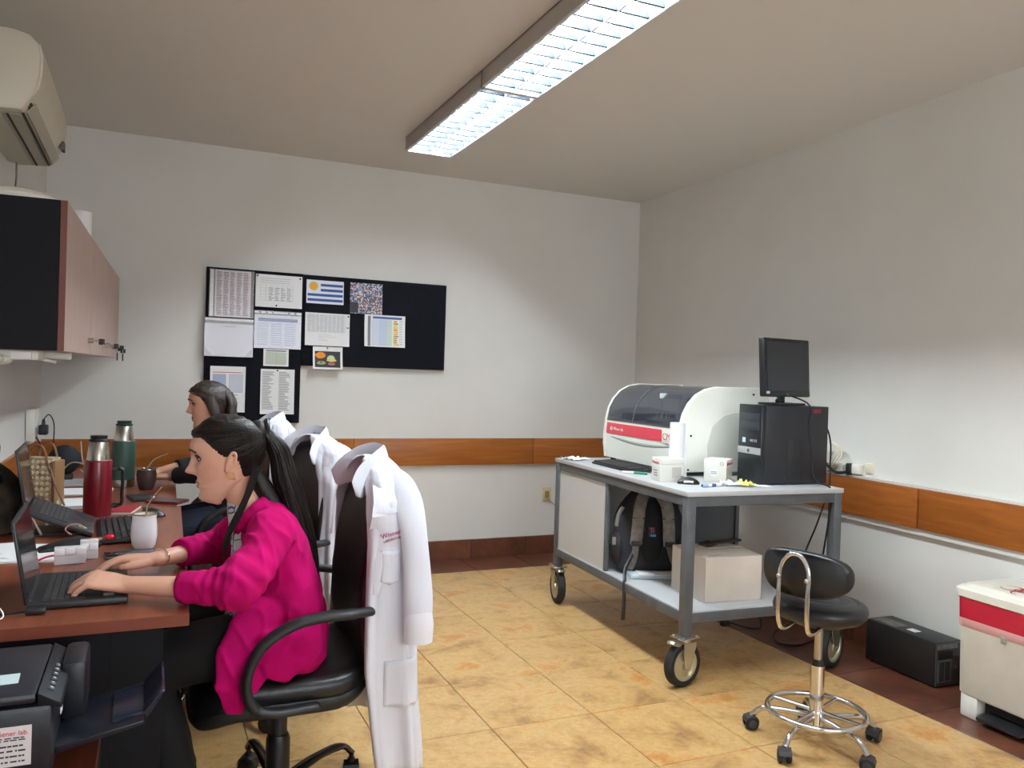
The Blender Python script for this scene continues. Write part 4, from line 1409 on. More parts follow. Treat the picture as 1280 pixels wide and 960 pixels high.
# backrest: hairpin tube and oval pad behind the seat
bd = R(201)
rot = Matrix.Rotation(bd, 4, 'Z')
hp = bez([(0.09, -0.050, 0.474), (0.185, -0.052, 0.466), (0.222, -0.054, 0.50), (0.228, -0.054, 0.60), (0.222, -0.053, 0.69), (0.219, -0.030, 0.737), (0.218, 0.0, 0.75), (0.219, 0.030, 0.737), (0.222, 0.053, 0.69), (0.228, 0.054, 0.60), (0.222, 0.054, 0.50), (0.185, 0.052, 0.466), (0.09, 0.050, 0.474)], 6)
b = M().tube(hp, 0.0085, 12)
b.xf(rot)
b.out('back_tube', M_CHROME, st)
b = M()
for yq in (-0.053, 0.053):
    b.ball((0.236, yq, 0.665), 0.009, 10)
b.xf(rot)
b.out('bolt', M_STEEL, st)
rings = []
n = 40
R1, R2 = 0.19, 0.085
for lay, off in ((0.92, 0.0), (1.0, 0.010), (1.0, 0.026), (0.92, 0.036)):
    ring = []
    for i in range(n):
        a = 2 * PI * i / n
        ex = R1 * lay * (abs(math.cos(a)) ** 0.8) * (1 if math.cos(a) >= 0 else -1)
        ez = R2 * lay * (abs(math.sin(a)) ** 0.85) * (1 if math.sin(a) >= 0 else -1)
        bend = ex / 0.24
        rr_ = 0.205 - off
        ring.append(Vector((rr_ - 0.24 * (1 - math.cos(bend)) * 1.0, 0.24 * math.sin(bend), 0.675 + ez)))
    rings.append(ring)
b = M().rings(rings)
b.xf(rot)
b.out('backrest', M_LEA, st, smooth=60)

# ---------------------------------------------------------------- biohazard waste bin
bn = thing('waste_bin', 'white pedal waste bin with a red bag and biohazard symbol on its lid', 'bin', (3.285, 2.13, 0), R(-2))
# local: x across (0 at centre), y depth, z up; built as lofted rounded rectangles


def rrect(w, d, r, z, n=6, cx=0, cy=0):
    pts = []
    for sx, sy, a0 in ((1, 1, 0), (-1, 1, 90), (-1, -1, 180), (1, -1, 270)):
        for k in range(n + 1):
            a = R(a0 + 90 * k / n)
            pts.append(Vector((cx + sx * (w / 2 - r) + r * math.cos(a), cy + sy * (d / 2 - r) + r * math.sin(a), z)))
    return pts


M_BIN = mat('bin_white', (232, 232, 225), 0.4, var=0.03, vscale=10)
BXc, BYc = 0.06, 0.0
M().rings([rrect(0.305, 0.40, 0.03, 0.10), rrect(0.318, 0.415, 0.03, 0.11), rrect(0.328, 0.43, 0.035, 0.50), rrect(0.330, 0.435, 0.035, 0.502), rrect(0.330, 0.435, 0.035, 0.515)]).out('body', M_BIN, bn)
M().rings([rrect(0.324, 0.429, 0.034, 0.42), rrect(0.333, 0.438, 0.036, 0.44), rrect(0.337, 0.442, 0.036, 0.535), rrect(0.325, 0.43, 0.036, 0.54)]).out('red_bag', mat('bag_red', (190, 16, 56), 0.22, coat=0.5), bn)
M().rings([rrect(0.322, 0.427, 0.034, 0.402), rrect(0.331, 0.436, 0.034, 0.407), rrect(0.335, 0.439, 0.036, 0.443), rrect(0.325, 0.43, 0.036, 0.443)]).out('bag_fringe', mat('bag_pink', (222, 172, 172), 0.35), bn)
ld = M().rings([rrect(0.338, 0.46, 0.04, 0.535), rrect(0.350, 0.475, 0.045, 0.54), rrect(0.350, 0.475, 0.045, 0.572), rrect(0.332, 0.455, 0.05, 0.582), rrect(0.312, 0.43, 0.05, 0.584), rrect(0.302, 0.42, 0.05, 0.592), rrect(0.275, 0.39, 0.06, 0.598)]).out('lid', mat('lid_white', (226, 222, 210), 0.4), bn)
for sx in (-1, 1):
    for sy in (-1, 1):
        M().box((sx * 0.118, sy * 0.155, 0.055), (0.07, 0.08, 0.11), 0.01).out('foot', M_BIN, bn)
M().prism([(-0.185, 0.035), (-0.10, 0.05), (0.10, 0.05), (0.10, 0.02), (-0.185, 0.025)], -0.095, 0.095, 'xz', bev=0.003).out('pedal', M_BLACK, bn)
M().box((0.0, 0, 0.06), (0.22, 0.22, 0.09), 0.0).out('pedal_well', mat('well_dark', (30, 30, 32), 0.8), bn, smooth=0)
M().box((-0.168, 0.0, 0.40), (0.006, 0.02, 0.03), 0.002).out('catch', mat('catch_grey', (150, 150, 150), 0.5), bn)
bn.scale = (1, 1, 0.93)
# biohazard sign on the lid
b = M()
for k in range(3):
    a = R(90 + 120 * k)
    cx_, cy_ = 0.048 * math.cos(a), 0.048 * math.sin(a)
    for i in range(30):
        a0 = a + R(28) + R(304) * i / 30
        a1 = a + R(28) + R(304) * (i + 1) / 30

        def wd(q):
            return 0.004 + 0.013 * (0.5 - 0.5 * math.cos((q - a - R(28)) / R(304) * 2 * PI))
        vs = []
        for (q, rr_) in ((a0, 0.044), (a1, 0.044), (a1, 0.044 - wd(a1)), (a0, 0.044 - wd(a0))):
            vs.append(b.bm.verts.new((cx_ + rr_ * math.cos(q), cy_ + rr_ * math.sin(q), 0.5988)))
        b.bm.faces.new(vs)
for i in range(36):
    a0, a1 = R(i * 10), R(i * 10 + 10)
    b.bm.faces.new([b.bm.verts.new((r_ * math.cos(q), r_ * math.sin(q), 0.5990)) for q, r_ in ((a0, 0.036), (a1, 0.036), (a1, 0.028), (a0, 0.028))])
b.xf(Matrix.Translation((-0.045, 0.01, 0)))
b.out('biohazard_sign', mat('sign_red', (150, 40, 40), 0.5), ld, smooth=0)
# ================================================================ desks
M_DESK = wood('desk_top', (106, 56, 38), (142, 76, 52), 0.3, axis=1, scale=1.0)
M_DESKE = mat('desk_edge', (122, 60, 42), 0.4)
DZ = 0.75
dk = thing('office_desk', 'cherry wood desk nearest the camera with black laminate sides', 'desk', (0.0, 2.135, 0))
# top as slightly skewed slab following the left wall
M().prism([(xl(2.135) + 0.01, 2.135), (0.104, 2.135), (0.138, 3.78), (xl(3.78) + 0.01, 3.78)], DZ - 0.028, DZ, 'xy', bev=0.002).out('desk_top', M_DESK, dk, world=True, smooth=0)
M().prism([(xl(2.135) + 0.01, 2.1325), (0.1035, 2.1325), (0.1035, 2.136), (xl(2.135) + 0.01, 2.136)], DZ - 0.028, DZ - 0.0005, 'xy').out('edge_band', M_DESKE, dk, world=True, smooth=0)
M().b2((-0.07, 2.15, 0.0), (0.046, 2.168, DZ - 0.028), 0.001).out('side_panel', M_DARKPANEL, dk, world=True, smooth=0)
M().b2((-0.62, 2.15, 0.0), (-0.07, 2.168, DZ - 0.028), 0.001).out('side_panel', M_DARKPANEL, dk, world=True, smooth=0)
M().b2((-0.45, 2.17, 0.25), (-0.435, 3.75, DZ - 0.028), 0.001).out('modesty_panel', M_DARKPANEL, dk, world=True, smooth=0)
M().b2((-0.60, 3.74, 0.0), (0.07, 3.758, DZ - 0.028), 0.001).out('side_panel', M_DARKPANEL, dk, world=True, smooth=0)
dk2 = thing('office_desk', 'cherry wood desk further back against the left corner', 'desk', (0.0, 3.783, 0))
M().prism([(xl(3.783) + 0.01, 3.783), (0.122, 3.783), (0.150, 5.28), (xl(5.28) + 0.01, 5.28)], DZ - 0.028, DZ, 'xy', bev=0.002).out('desk_top', M_DESK, dk2, world=True, smooth=0)
M().b2((-0.60, 3.80, 0.0), (0.06, 3.818, DZ - 0.028), 0.001).out('side_panel', M_DARKPANEL, dk2, world=True, smooth=0)
M().b2((-0.58, 5.25, 0.0), (0.09, 5.268, DZ - 0.028), 0.001).out('side_panel', M_DARKPANEL, dk2, world=True, smooth=0)
M().b2((-0.45, 3.82, 0.25), (-0.435, 5.25, DZ - 0.028), 0.001).out('modesty_panel', M_DARKPANEL, dk2, world=True, smooth=0)

# printer stand
ps = thing('printer_stand', 'low cherry wood side table under the black printer at the desk end', 'side table', (-0.33, 1.80, 0))
M().b2((-0.60, 1.50, 0.532), (-0.078, 2.12, 0.56), 0.002).out('table_top', M_DESK, ps, world=True, smooth=0)
M().b2((-0.59, 1.52, 0.0), (-0.572, 2.11, 0.532)).out('side_panel', M_DARKPANEL, ps, world=True, smooth=0)
M().b2((-0.10, 1.52, 0.0), (-0.082, 2.11, 0.532)).out('side_panel', M_DARKPANEL, ps, world=True, smooth=0)

# printer
pr = thing('printer', 'black inkjet printer with an open output tray and paper labels', 'printer', (-0.33, 1.86, 0.561))
M_PRN = mat('printer_black', (27, 28, 35), 0.4, bump=0.1, bscale=200)
x0p, x1p, y0p, y1p = -0.55, -0.150, 1.735, 2.045
M().b2((x0p, y0p, 0.561), (x1p, y1p, 0.700), 0.012).out('body', M_PRN, pr, world=True)
M().b2((x0p, y0p + 0.002, 0.702), (x1p - 0.028, y1p - 0.002, 0.722), 0.008).out('scanner_lid', mat('printer_lid', (32, 34, 42), 0.4), pr, world=True)
cp = M().prism([(x1p - 0.026, 0.722), (x1p + 0.012, 0.700), (x1p + 0.014, 0.690), (x1p - 0.026, 0.700)], y0p + 0.002, y1p - 0.002, 'xz', bev=0.002)
cpo = cp.out('control_panel', mat('panel_black', (20, 21, 26), 0.6, spec=0.2), pr, world=True)
b = M()
for k in range(6):
    b.box((x1p - 0.008, y0p + 0.05 + 0.026 * k, 0.7125), (0.012, 0.016, 0.003), 0.001, rot=(0, R(30), 0))
b.out('buttons', mat('button_grey', (52, 54, 60), 0.5), pr, world=True)['kind'] = 'stuff'
b = M()
for k in range(6):
    b.box((x1p - 0.007, y0p + 0.05 + 0.026 * k, 0.7145), (0.005, 0.004, 0.001), 0, rot=(0, R(30), 0))
b.out('button_mark', mat('mark_white', (200, 200, 204), 0.5), pr, world=True, smooth=0)['kind'] = 'stuff'
b = M().b2((x1p - 0.002, y0p + 0.16, 0.60), (x1p + 0.045, y1p - 0.002, 0.722), 0.012)
b.out('side_housing', M_PRN, pr, world=True)
M().b2((x1p + 0.004, y0p + 0.10, 0.640), (x1p + 0.006, y0p + 0.125, 0.690), 0).out('sticker', M_PAPER, pr, world=True, smooth=0)
# output tray
tr = M().prism([(x1p - 0.01, 0.600), (0.006, 0.632), (0.008, 0.624), (x1p - 0.01, 0.585)], 1.770, 1.985, 'xz', bev=0.002)
tro = tr.out('output_tray', mat('tray_dark', (24, 26, 36), 0.3), pr, world=True)
M().prism([(-0.052, 0.627), (0.012, 0.640), (0.013, 0.634), (-0.052, 0.617)], 1.80, 1.955, 'xz', bev=0.001).out('tray_extension', mat('tray_gloss', (34, 37, 52), 0.2), pr, world=True)
M().prism([(0.006, 0.642), (0.040, 0.683), (0.045, 0.680), (0.012, 0.630)], 1.785, 1.965, 'xz', bev=0.002).out('paper_stop', MATS['tray_gloss'], pr, world=True)
b = M().box((-0.245, 1.83, 0.7225), (0.055, 0.055, 0.001), 0, rot=(0, 0, 0.05))
b.out('sticker', mat('sticker_pale', (205, 222, 228), 0.5), pr, world=True, smooth=0)
# asset label on the near side
M().b2((-0.305, y0p - 0.0012, 0.592), (-0.184, y0p + 0.001, 0.666)).out('asset_label', mat('label_paper', (222, 214, 216), 0.7), pr, world=True, smooth=0)
text('printed_text', 'Wiener lab.', 0.0125, M_RED, pr, (-0.248, y0p - 0.0018, 0.650), (1, 0, 0), (0, 0, 1), world=True)
M().lathe([(0.002, -0.001), (0.007, -0.001), (0.007, 0.001), (0.002, 0.001)], (-0.259, y0p - 0.0014, 0.654), 18, axis='y', cap=False).out('logo', M_RED, pr, world=True)
b = M()
random.seed(4)
for k, zz in enumerate((0.645, 0.641, 0.630, 0.621, 0.611, 0.601)):
    xx = -0.298
    while xx < -0.195:
        w_ = random.uniform(0.003, 0.012)
        b.b2((xx, y0p - 0.0018, zz - (0.001 if k < 2 else 0.0015)), (min(xx + w_, -0.189), y0p - 0.0012, zz + (0.001 if k < 2 else 0.0015)))
        xx += w_ + random.uniform(0.001, 0.004)
b.out('print', M_INKD, pr, world=True, smooth=0)
for fx in (-0.52, -0.18):
    for fy in (1.76, 2.02):
        M().cyl((fx, fy, 0.5455), (fx, fy, 0.563), 0.012, n=12).out('foot', M_RUBBER, pr, world=True)
pr.location.z += 0.016

# ---------------------------------------------------------------- laptops


def laptop(name, label, loc, rz, W=0.335, D_=0.23, open_=102, tilt=0.0, led=None):
    """local: hinge along y at x=0, base toward +x, screen rises at x=0"""
    t = thing(name, label, 'laptop', loc, rz)
    TM = Matrix.Rotation(tilt, 4, 'Y')
    b = M().b2((0, -W / 2, 0.002), (D_, W / 2, 0.018), 0.004)
    b.xf(TM)
    bs = b.out('base', mat('laptop_black', (38, 38, 41), 0.45), t)
    b = M().b2((0.03, -W / 2 + 0.02, 0.0176), (0.125, W / 2 - 0.02, 0.0186), 0.001)
    b.xf(TM)
    b.out('key_well', mat('key_well', (10, 10, 11), 0.7), t, smooth=0)
    k = M()
    for j in range(6):
        for i in range(15):
            if j == 5 and 4 < i < 9:
                continue
            k.box((0.038 + j * 0.0158, -W / 2 + 0.03 + i * (W - 0.06) / 14, 0.0196), (0.0130, 0.0165, 0.002))
    k.box((0.038 + 5 * 0.0158, -W / 2 + 0.03 + 6.5 * (W - 0.06) / 14, 0.0196), (0.0130, 0.09, 0.002))
    k.xf(TM)
    k.out('keys', mat('laptop_key', (52, 52, 55), 0.5), t, smooth=0)['kind'] = 'stuff'
    b = M().b2((0.14, -0.05, 0.0178), (0.215, 0.055, 0.0188), 0.001)
    b.xf(TM)
    b.out('touchpad', mat('touchpad', (46, 46, 50), 0.35), t)
    b = M().b2((0.165, -W / 2 + 0.03, 0.0179), (0.19, -W / 2 + 0.055, 0.0187))
    b.xf(TM)
    b.out('sticker', led or mat('sticker_grey', (170, 172, 168), 0.4), t, smooth=0)
    b = M().b2((-0.006, -W / 2 + 0.03, 0.010), (0.008, W / 2 - 0.03, 0.024), 0.005)
    b.xf(TM)
    b.out('hinge', M_BLACK, t)
    s = M().b2((0, -W / 2, -0.004), (0.208, W / 2, 0.004), 0.003)
    SM = Matrix.Translation((-0.002, 0, 0.016)) @ Matrix.Rotation(-R(open_), 4, 'Y')
    s.xf(SM)
    so = s.out('screen_lid', mat('lid_black', (30, 30, 33), 0.35), t)
    s = M().b2((0.014, -W / 2 + 0.009, 0.0035), (0.215, W / 2 - 0.009, 0.0050), 0.0008)
    s2 = SM
    s.xf(Matrix.Identity(4))
    s3 = M()
    s.bm.free()
    s3.b2((0.014, -W / 2 + 0.009, -0.0050), (0.199, W / 2 - 0.009, -0.0035), 0.0008)
    s3.xf(SM)
    s3.out('screen', mat('laptop_screen', (26, 27, 32), 0.12, spec=0.9), so, smooth=0)
    return t


laptop('laptop', 'open black laptop under the hands of the woman in the pink cardigan', (-0.262, 2.43, DZ), R(1.5), 0.33, 0.222, 99)
t = thing('charger_cable', 'black laptop charger plug with its cord on the near desk edge', 'cable', (-0.235, 2.235, DZ))
M().box((0.0, 0.0, 0.010), (0.045, 0.018, 0.016), 0.004).out('plug', M_BLACK, t)
M().tube(bez([(-0.02, 0, 0.009), (-0.10, 0.0, 0.006), (-0.16, -0.02, 0.006), (-0.22, -0.05, 0.006), (-0.30, -0.04, 0.006)], 6), 0.003, 6).out('cord', M_CABLE, t)
laptop('laptop', 'raised black laptop tilted on a stand beside the woven handbag', (-0.375, 3.33, 0.833), R(2), 0.33, 0.215, 99, R(23), mat('sticker_green', (176, 206, 140), 0.4))
t = thing('laptop_stand', 'thin metal stand under the raised laptop behind the pill boxes', 'stand', (-0.30, 3.33, DZ))
M().tube([(0.09, -0.09, 0.004), (-0.06, -0.09, 0.068), (-0.03, -0.09, 0.004)], 0.004, 8).out('stand_side', M_STEEL, t)
M().tube([(0.09, 0.09, 0.004), (-0.06, 0.09, 0.068), (-0.03, 0.09, 0.004)], 0.004, 8).out('stand_side', M_STEEL, t)
M().b2((-0.06, -0.085, 0.0), (0.09, 0.085, 0.005)).out('stand_base', M_BLACK, t, smooth=0)

keyboard('computer_keyboard', 'black computer keyboard lying behind the white mate cup', (-0.083, 3.25, DZ), -PI / 2 + R(4), 0.44, 0.145)
mouse('black mouse on the desk between the keyboard and the red notebook', (0.022, 3.56, DZ), R(60))

# thermos flasks
def flask(label, loc, body, neck_h, H_, r, handle=True, capm=M_BLACK):
    t = thing('thermos_flask', label, 'flask', loc, 0)
    hb = H_ * 0.70
    M().lathe([(0.001, 0.0), (r * 0.96, 0.0), (r, 0.006), (r, hb * 0.955), (r * 0.97, hb * 0.985), (r * 0.86, hb), (0.001, hb)], n=36).out('body', body, t)
    M().lathe([(0.001, hb), (r * 0.82, hb), (r * 0.80, hb + 0.012), (r * 0.66, H_ * 0.92), (r * 0.62, H_ * 0.93), (0.001, H_ * 0.93)], n=32).out('steel_cup', M_STEEL, t)
    M().lathe([(0.001, H_ * 0.93), (r * 0.70, H_ * 0.93), (r * 0.72, H_ * 0.945), (r * 0.58, H_ * 0.965), (r * 0.62, H_), (0.001, H_)], n=28).out('stopper', capm, t)
    if handle:
        hd = M().tube(bez([(r * 0.92, -0.006, hb * 0.82), (r + 0.03, -0.008, hb * 0.83), (r + 0.038, -0.008, hb * 0.76), (r + 0.036, -0.008, hb * 0.4), (r + 0.034, -0.008, hb * 0.2), (r * 0.92, -0.006, hb * 0.17)], 6), [(0.011, 0.007)] * 31, 10, up=(1, 0, 0))
        hd.out('handle', M_BLACK, t)
    return t


M_FRED = mat('flask_red', (116, 14, 30), 0.28, coat=0.4)
M_FGRN = mat('flask_green', (50, 76, 66), 0.4, bump=0.2, bscale=300)
f1 = flask('red vacuum flask with a black handle and steel neck', (-0.178, 3.63, DZ), M_FRED, 0.09, 0.318, 0.052)
f2 = flask('green hammered vacuum flask behind the red one', (-0.108, 4.46, DZ), M_FGRN, 0.08, 0.325, 0.055, False, mat('stopper_green', (24, 52, 44), 0.4))
M().lathe([(0.052, 0.002), (0.0565, 0.002), (0.0565, 0.036), (0.052, 0.036)], n=36, cap=False).out('steel_base', M_STEEL, f2)

# mate cups
t = thing('mate_cup', 'white mate cup with a steel rim and straw by the phone', 'cup', (-0.004, 2.955, DZ))
M().lathe([(0.001, 0.0), (0.030, 0.0), (0.036, 0.010), (0.0405, 0.04), (0.040, 0.07), (0.037, 0.10), (0.0385, 0.112), (0.034, 0.112), (0.033, 0.10), (0.001, 0.098)], n=36).out('cup', mat('enamel_white', (230, 228, 234), 0.3, coat=0.3), t)
M().torus((0, 0, 0.1125), 0.0365, 0.0028, 36, 8).out('rim', mat('brass_rim', (190, 172, 130), 0.25, 0.9), t)
M().lathe([(0.001, 0.106), (0.034, 0.104), (0.001, 0.1061)], n=24).out('herb', mat('yerba', (128, 126, 74), 0.95, var=0.5, vscale=200, bump=1.0, bscale=300), t)
M().tube(bez([(0.004, 0.0, 0.10), (0.010, 0.0, 0.14), (0.030, 0, 0.172), (0.052, 0, 0.20)], 6), 0.0034, 8).ball((0.026, 0, 0.166), (0.006, 0.006, 0.006), 10).out('metal_straw', mat('straw_metal', (200, 184, 160), 0.25, 0.9), t)
t = thing('mate_gourd', 'dark brown mate gourd with a metal straw near the far hands', 'cup', (-0.002, 4.33, DZ))
M().lathe([(0.001, 0.0), (0.030, 0.0), (0.036, 0.012), (0.044, 0.045), (0.046, 0.075), (0.041, 0.098), (0.038, 0.100), (0.036, 0.092), (0.001, 0.09)], n=32).out('gourd', mat('gourd_brown', (58, 40, 38), 0.5), t)
M().torus((0, 0, 0.099), 0.0395, 0.003, 32, 8).out('rim', M_STEEL, t)
M().tube(bez([(0.0, 0, 0.085), (0.02, 0, 0.13), (0.05, 0, 0.155), (0.095, 0, 0.172)], 6), [(0.0034, 0.0034)] * 13 + [(0.0034, 0.003)] * 6, 8).out('metal_straw', mat('straw_pale', (214, 206, 190), 0.25, 0.8), t)

# phone, pill boxes, papers and bits
t = thing('mobile_phone', 'grey mobile phone lying flat in front of the white mate cup', 'phone', (-0.04, 2.845, DZ), R(8))
M().b2((-0.078, -0.037, 0), (0.078, 0.037, 0.008), 0.004).out('body', mat('phone_grey', (98, 100, 106), 0.3, 0.4), t)
M().b2((-0.074, -0.034, 0.0078), (0.074, 0.034, 0.0086), 0.001).out('back_glass', mat('phone_glass', (70, 72, 78), 0.2), t)
M().b2((-0.072, -0.030, 0.0084), (-0.036, 0.026, 0.0105), 0.002).out('camera_bump', M_BLACKG, t)
for py_ in (-0.012, 0.012):
    M().cyl((-0.054, py_, 0.0105), (-0.054, py_, 0.0118), 0.007, n=14).out('lens', M_BLACK, t)
M_TRANS = mat('frosted_plastic', (224, 222, 224), 0.35, alpha=0.82)
for i, (px_, py_, lab) in enumerate(((-0.205, 2.775, 'frosted white pill organiser beside the laptop screen'), (-0.158, 2.83, 'taller frosted plastic box behind the pill organiser'))):
    t = thing('pill_organiser', lab, 'box', (px_, py_, DZ), R(4))
    L_ = 0.085 if i == 0 else 0.05
    M().b2((-L_ / 2, -0.014, 0), (L_ / 2, 0.014, 0.052 + 0.008 * i), 0.003).out('case', M_TRANS, t)
    for k in range(3 - i):
        M().box((-L_ / 2 + L_ * (k + 0.5) / (3 - i), -0.0155, 0.040), (L_ / (3.3 - i), 0.003, 0.020), 0.001).out('lid', mat('frosted_lid', (236, 234, 238), 0.3), t)
    M().b2((-L_ / 2 + 0.003, -0.0152, 0.003), (L_ / 2 - 0.003, -0.0142, 0.025)).out('label', mat('frost_label', (206, 204, 208), 0.6), t, smooth=0)


def pad(name, label, loc, rz, w, d, h, m, cat='paper', m2=None, n=1):
    t = thing(name, label, cat, loc, rz)
    for k in range(n):
        M().box((random.uniform(-1, 1) * 0.004 * (n > 1), random.uniform(-1, 1) * 0.004 * (n > 1), h * (k + 0.5) / n), (w, d, h / n * 0.96), 0, rot=(0, 0, random.uniform(-1, 1) * 0.03 * (n > 1))).out('sheet' if m2 is None else 'block', m, t, smooth=0)
    if m2:
        M().box((0, 0, h + 0.001), (w, d, 0.002), 0.0).out('cover', m2, t, smooth=0)
    return t


t = pad('document_stack', 'stack of printed sheets left of the open laptop', (-0.46, 2.96, DZ), R(6), 0.21, 0.29, 0.006, M_PAPER, 'paper', None, 4)
b = M()
for k in range(14):
    b.b2((-0.08, -0.12 + k * 0.016, 0.0062), (0.08 - random.random() * 0.08, -0.117 + k * 0.016, 0.0066))
b.out('print', M_INK, t, smooth=0)
pad('document_sheet', 'white sheets with a red edge behind the laptop screen', (-0.27, 2.94, DZ), R(-8), 0.20, 0.26, 0.004, M_PAPER, 'paper', None, 2)
t = tag(M().tube(bez([(-0.30, 2.80, DZ + 0.006), (-0.265, 2.82, DZ + 0.016), (-0.22, 2.83, DZ + 0.015), (-0.185, 2.82, DZ + 0.006)], 6), [(0.006, 0.0025)] * 19, 8).out('red_strap', mat('strap_red', (170, 16, 40), 0.4)), 'curved red strap on the papers beside the pill organiser', 'strap')
t = thing('glasses_case', 'black wedge-shaped glasses case on the papers below the raised laptop', 'case', (-0.225, 2.985, DZ + 0.004), R(14))
M().prism([(-0.09, 0), (0.085, 0), (0.09, 0.012), (0.03, 0.034), (-0.08, 0.008)], -0.035, 0.035, 'xz', bev=0.003).out('case', M_BLACK, t)
t = thing('key_ring', 'curled metal key ring with a red bead near the glasses case', 'keyring', (-0.215, 3.06, DZ))
M().tube(bez([(0.03 * math.cos(a), 0.01 * a, 0.045 + 0.022 * math.sin(a)) for a in [0.3, 1.2, 2.2, 3.2, 4.3]], 6), 0.003, 8).out('ring', mat('ring_rose', (200, 160, 150), 0.25, 0.8), t)
M().ball((0.105, 0.0, 0.018), (0.017, 0.013, 0.012), 12).out('bead', mat('bead_red', (200, 20, 40), 0.15), t)
M().tube([(0.04, 0, 0.012), (0.09, 0, 0.014)], 0.007, 8).out('fob', mat('fob_pink', (196, 140, 120), 0.3), t)
t = tag(M().b2((-0.50, 2.20, DZ), (-0.355, 2.36, DZ + 0.003)).out('red_card', M_RED, smooth=0), 'red and white card at the left end of the near desk edge', 'card')
M().b2((-0.45, 2.36, DZ + 0.003), (-0.335, 2.40, DZ + 0.005)).out('white_strip', M_PAPER, t, smooth=0)
tag(M().tube(bez([(-0.45, 2.30, DZ + 0.05), (-0.37, 2.30, DZ + 0.055), (-0.325, 2.25, DZ + 0.035), (-0.30, 2.22, DZ + 0.006), (-0.33, 2.19, DZ + 0.004), (-0.42, 2.18, DZ + 0.004)], 6), 0.0022, 6).out('thin_cable', M_STEEL), 'thin silver cable looping over the red card', 'cable')
# paper stacks on the far desk
pad('document_stack', 'white papers beside the red flask on the far desk', (-0.29, 3.92, DZ), R(5), 0.21, 0.22, 0.012, M_PAPER, 'paper', None, 3)
t = pad('document_sheet', 'white document lying behind the first stack on the far desk', (-0.27, 4.26, DZ), R(-4), 0.24, 0.21, 0.01, M_PAPER, 'paper', None, 2)
t = pad('grey_folder', 'grey folder at the back of the far desk papers', (-0.28, 4.60, DZ), R(2), 0.25, 0.20, 0.012, mat('folder_grey', (186, 186, 190), 0.6), 'folder')
t = pad('red_notebook', 'red notebook under white papers beside the red flask', (-0.105, 3.72, DZ), R(-12), 0.14, 0.17, 0.008, mat('nb_pages', (220, 214, 206), 0.8), 'notebook', mat('nb_red', (160, 24, 44), 0.4))
t = pad('mobile_phone', 'dark reddish phone case lying near the end of the far desk', (0.085, 3.90, DZ), R(-30), 0.15, 0.10, 0.010, mat('case_maroon', (110, 28, 40), 0.4), 'phone', mat('case_plum', (62, 36, 44), 0.3))
t = tag(M().box((-0.02, 4.03, DZ + 0.006), (0.10, 0.16, 0.012), 0.002, rot=(0, 0, 0.2)).out('black_notebook', M_BLACK), 'black notebook lying behind the red flask handle', 'notebook')
# woven handbag
hb = thing('handbag', 'beige woven handbag with brown leather handles standing on the desk', 'handbag', (-0.40, 3.86, DZ), R(-20))
M_WOV = mat('woven_straw', (206, 190, 152), 0.8, var=0.45, vscale=45, bump=1.0, bscale=90)
M_TAN = mat('tan_leather', (140, 104, 70), 0.5)
rings = []
for k in range(7):
    u = k / 6
    w, d = 0.078 - 0.008 * u, 0.055 - 0.015 * u
    rings.append([Vector((w * (abs(math.cos(a)) ** 0.6) * (1 if math.cos(a) > 0 else -1), d * (abs(math.sin(a)) ** 0.6) * (1 if math.sin(a) > 0 else -1), 0.005 + 0.205 * u)) for a in [2 * PI * i / 32 for i in range(32)]])
M().rings(rings).out('bag_body', M_WOV, hb)
b = M()
for i in range(6):
    for k in range(9):
        b.box((-0.055 + 0.0205 * i, -0.052 + 0.0015 * k, 0.02 + 0.022 * k), (0.013, 0.006, 0.013), 0.002, rot=(R(-4), R(45), 0))
b.out('weave_knots', mat('straw_knot', (228, 214, 180), 0.75), hb)['kind'] = 'stuff'
M().box((0.068, 0.0, 0.10), (0.016, 0.088, 0.20), 0.006).out('side_gusset', M_TAN, hb)
for sy in (-1, 1):
    M().tube(bez([(-0.03, sy * 0.038, 0.15), (-0.026, sy * 0.045, 0.23), (0.0, sy * 0.046, 0.262), (0.03, sy * 0.045, 0.25), (0.055, sy * 0.04, 0.15)], 6), [(0.007, 0.004)] * 25, 8).out('handle', mat('handle_brown', (120, 78, 50), 0.45), hb)
M().tube(bez([(0.06, -0.045, 0.17), (0.085, -0.055, 0.10), (0.12, -0.05, 0.02)], 6), [(0.006, 0.003)] * 13, 8).out('tassel', MATS['handle_brown'], hb)
# dark backpack against the wall
bk = thing('dark_bag', 'dark olive cloth bag slumped against the wall behind the laptops', 'bag', (-0.52, 3.42, DZ), R(8))
rings = []
for k in range(9):
    u = k / 8
    w = 0.12 * (1 - 0.7 * u ** 4)
    d = 0.155 * (1 - 0.6 * u ** 3)
    rings.append([Vector((w * math.cos(a) * (1 + 0.06 * math.sin(3 * a + 4 * u)), d * math.sin(a) * (1 + 0.05 * math.sin(5 * a + 3 * u)), 0.003 + 0.235 * u)) for a in [2 * PI * i / 30 for i in range(30)]])
M().rings(rings).out('bag_body', mat('olive_cloth', (74, 64, 50), 0.85, var=0.6, vscale=14, bump=0.6, bscale=30), bk)
M().tube(bez([(-0.0, -0.06, 0.22), (0.02, -0.03, 0.29), (0.03, 0.03, 0.29), (0.02, 0.07, 0.22)], 6), 0.007, 8).out('handle', mat('handle_brown2', (110, 74, 52), 0.5), bk)
M().tube(bez([(0.09, -0.12, 0.05), (0.12, -0.08, 0.13), (0.10, -0.02, 0.2)], 6), [(0.012, 0.004)] * 13, 8).out('strap', M_BLACK, bk)
M().ball((-0.02, -0.09, 0.19), (0.07, 0.07, 0.045), 16).out('flap', M_BLACK, bk)
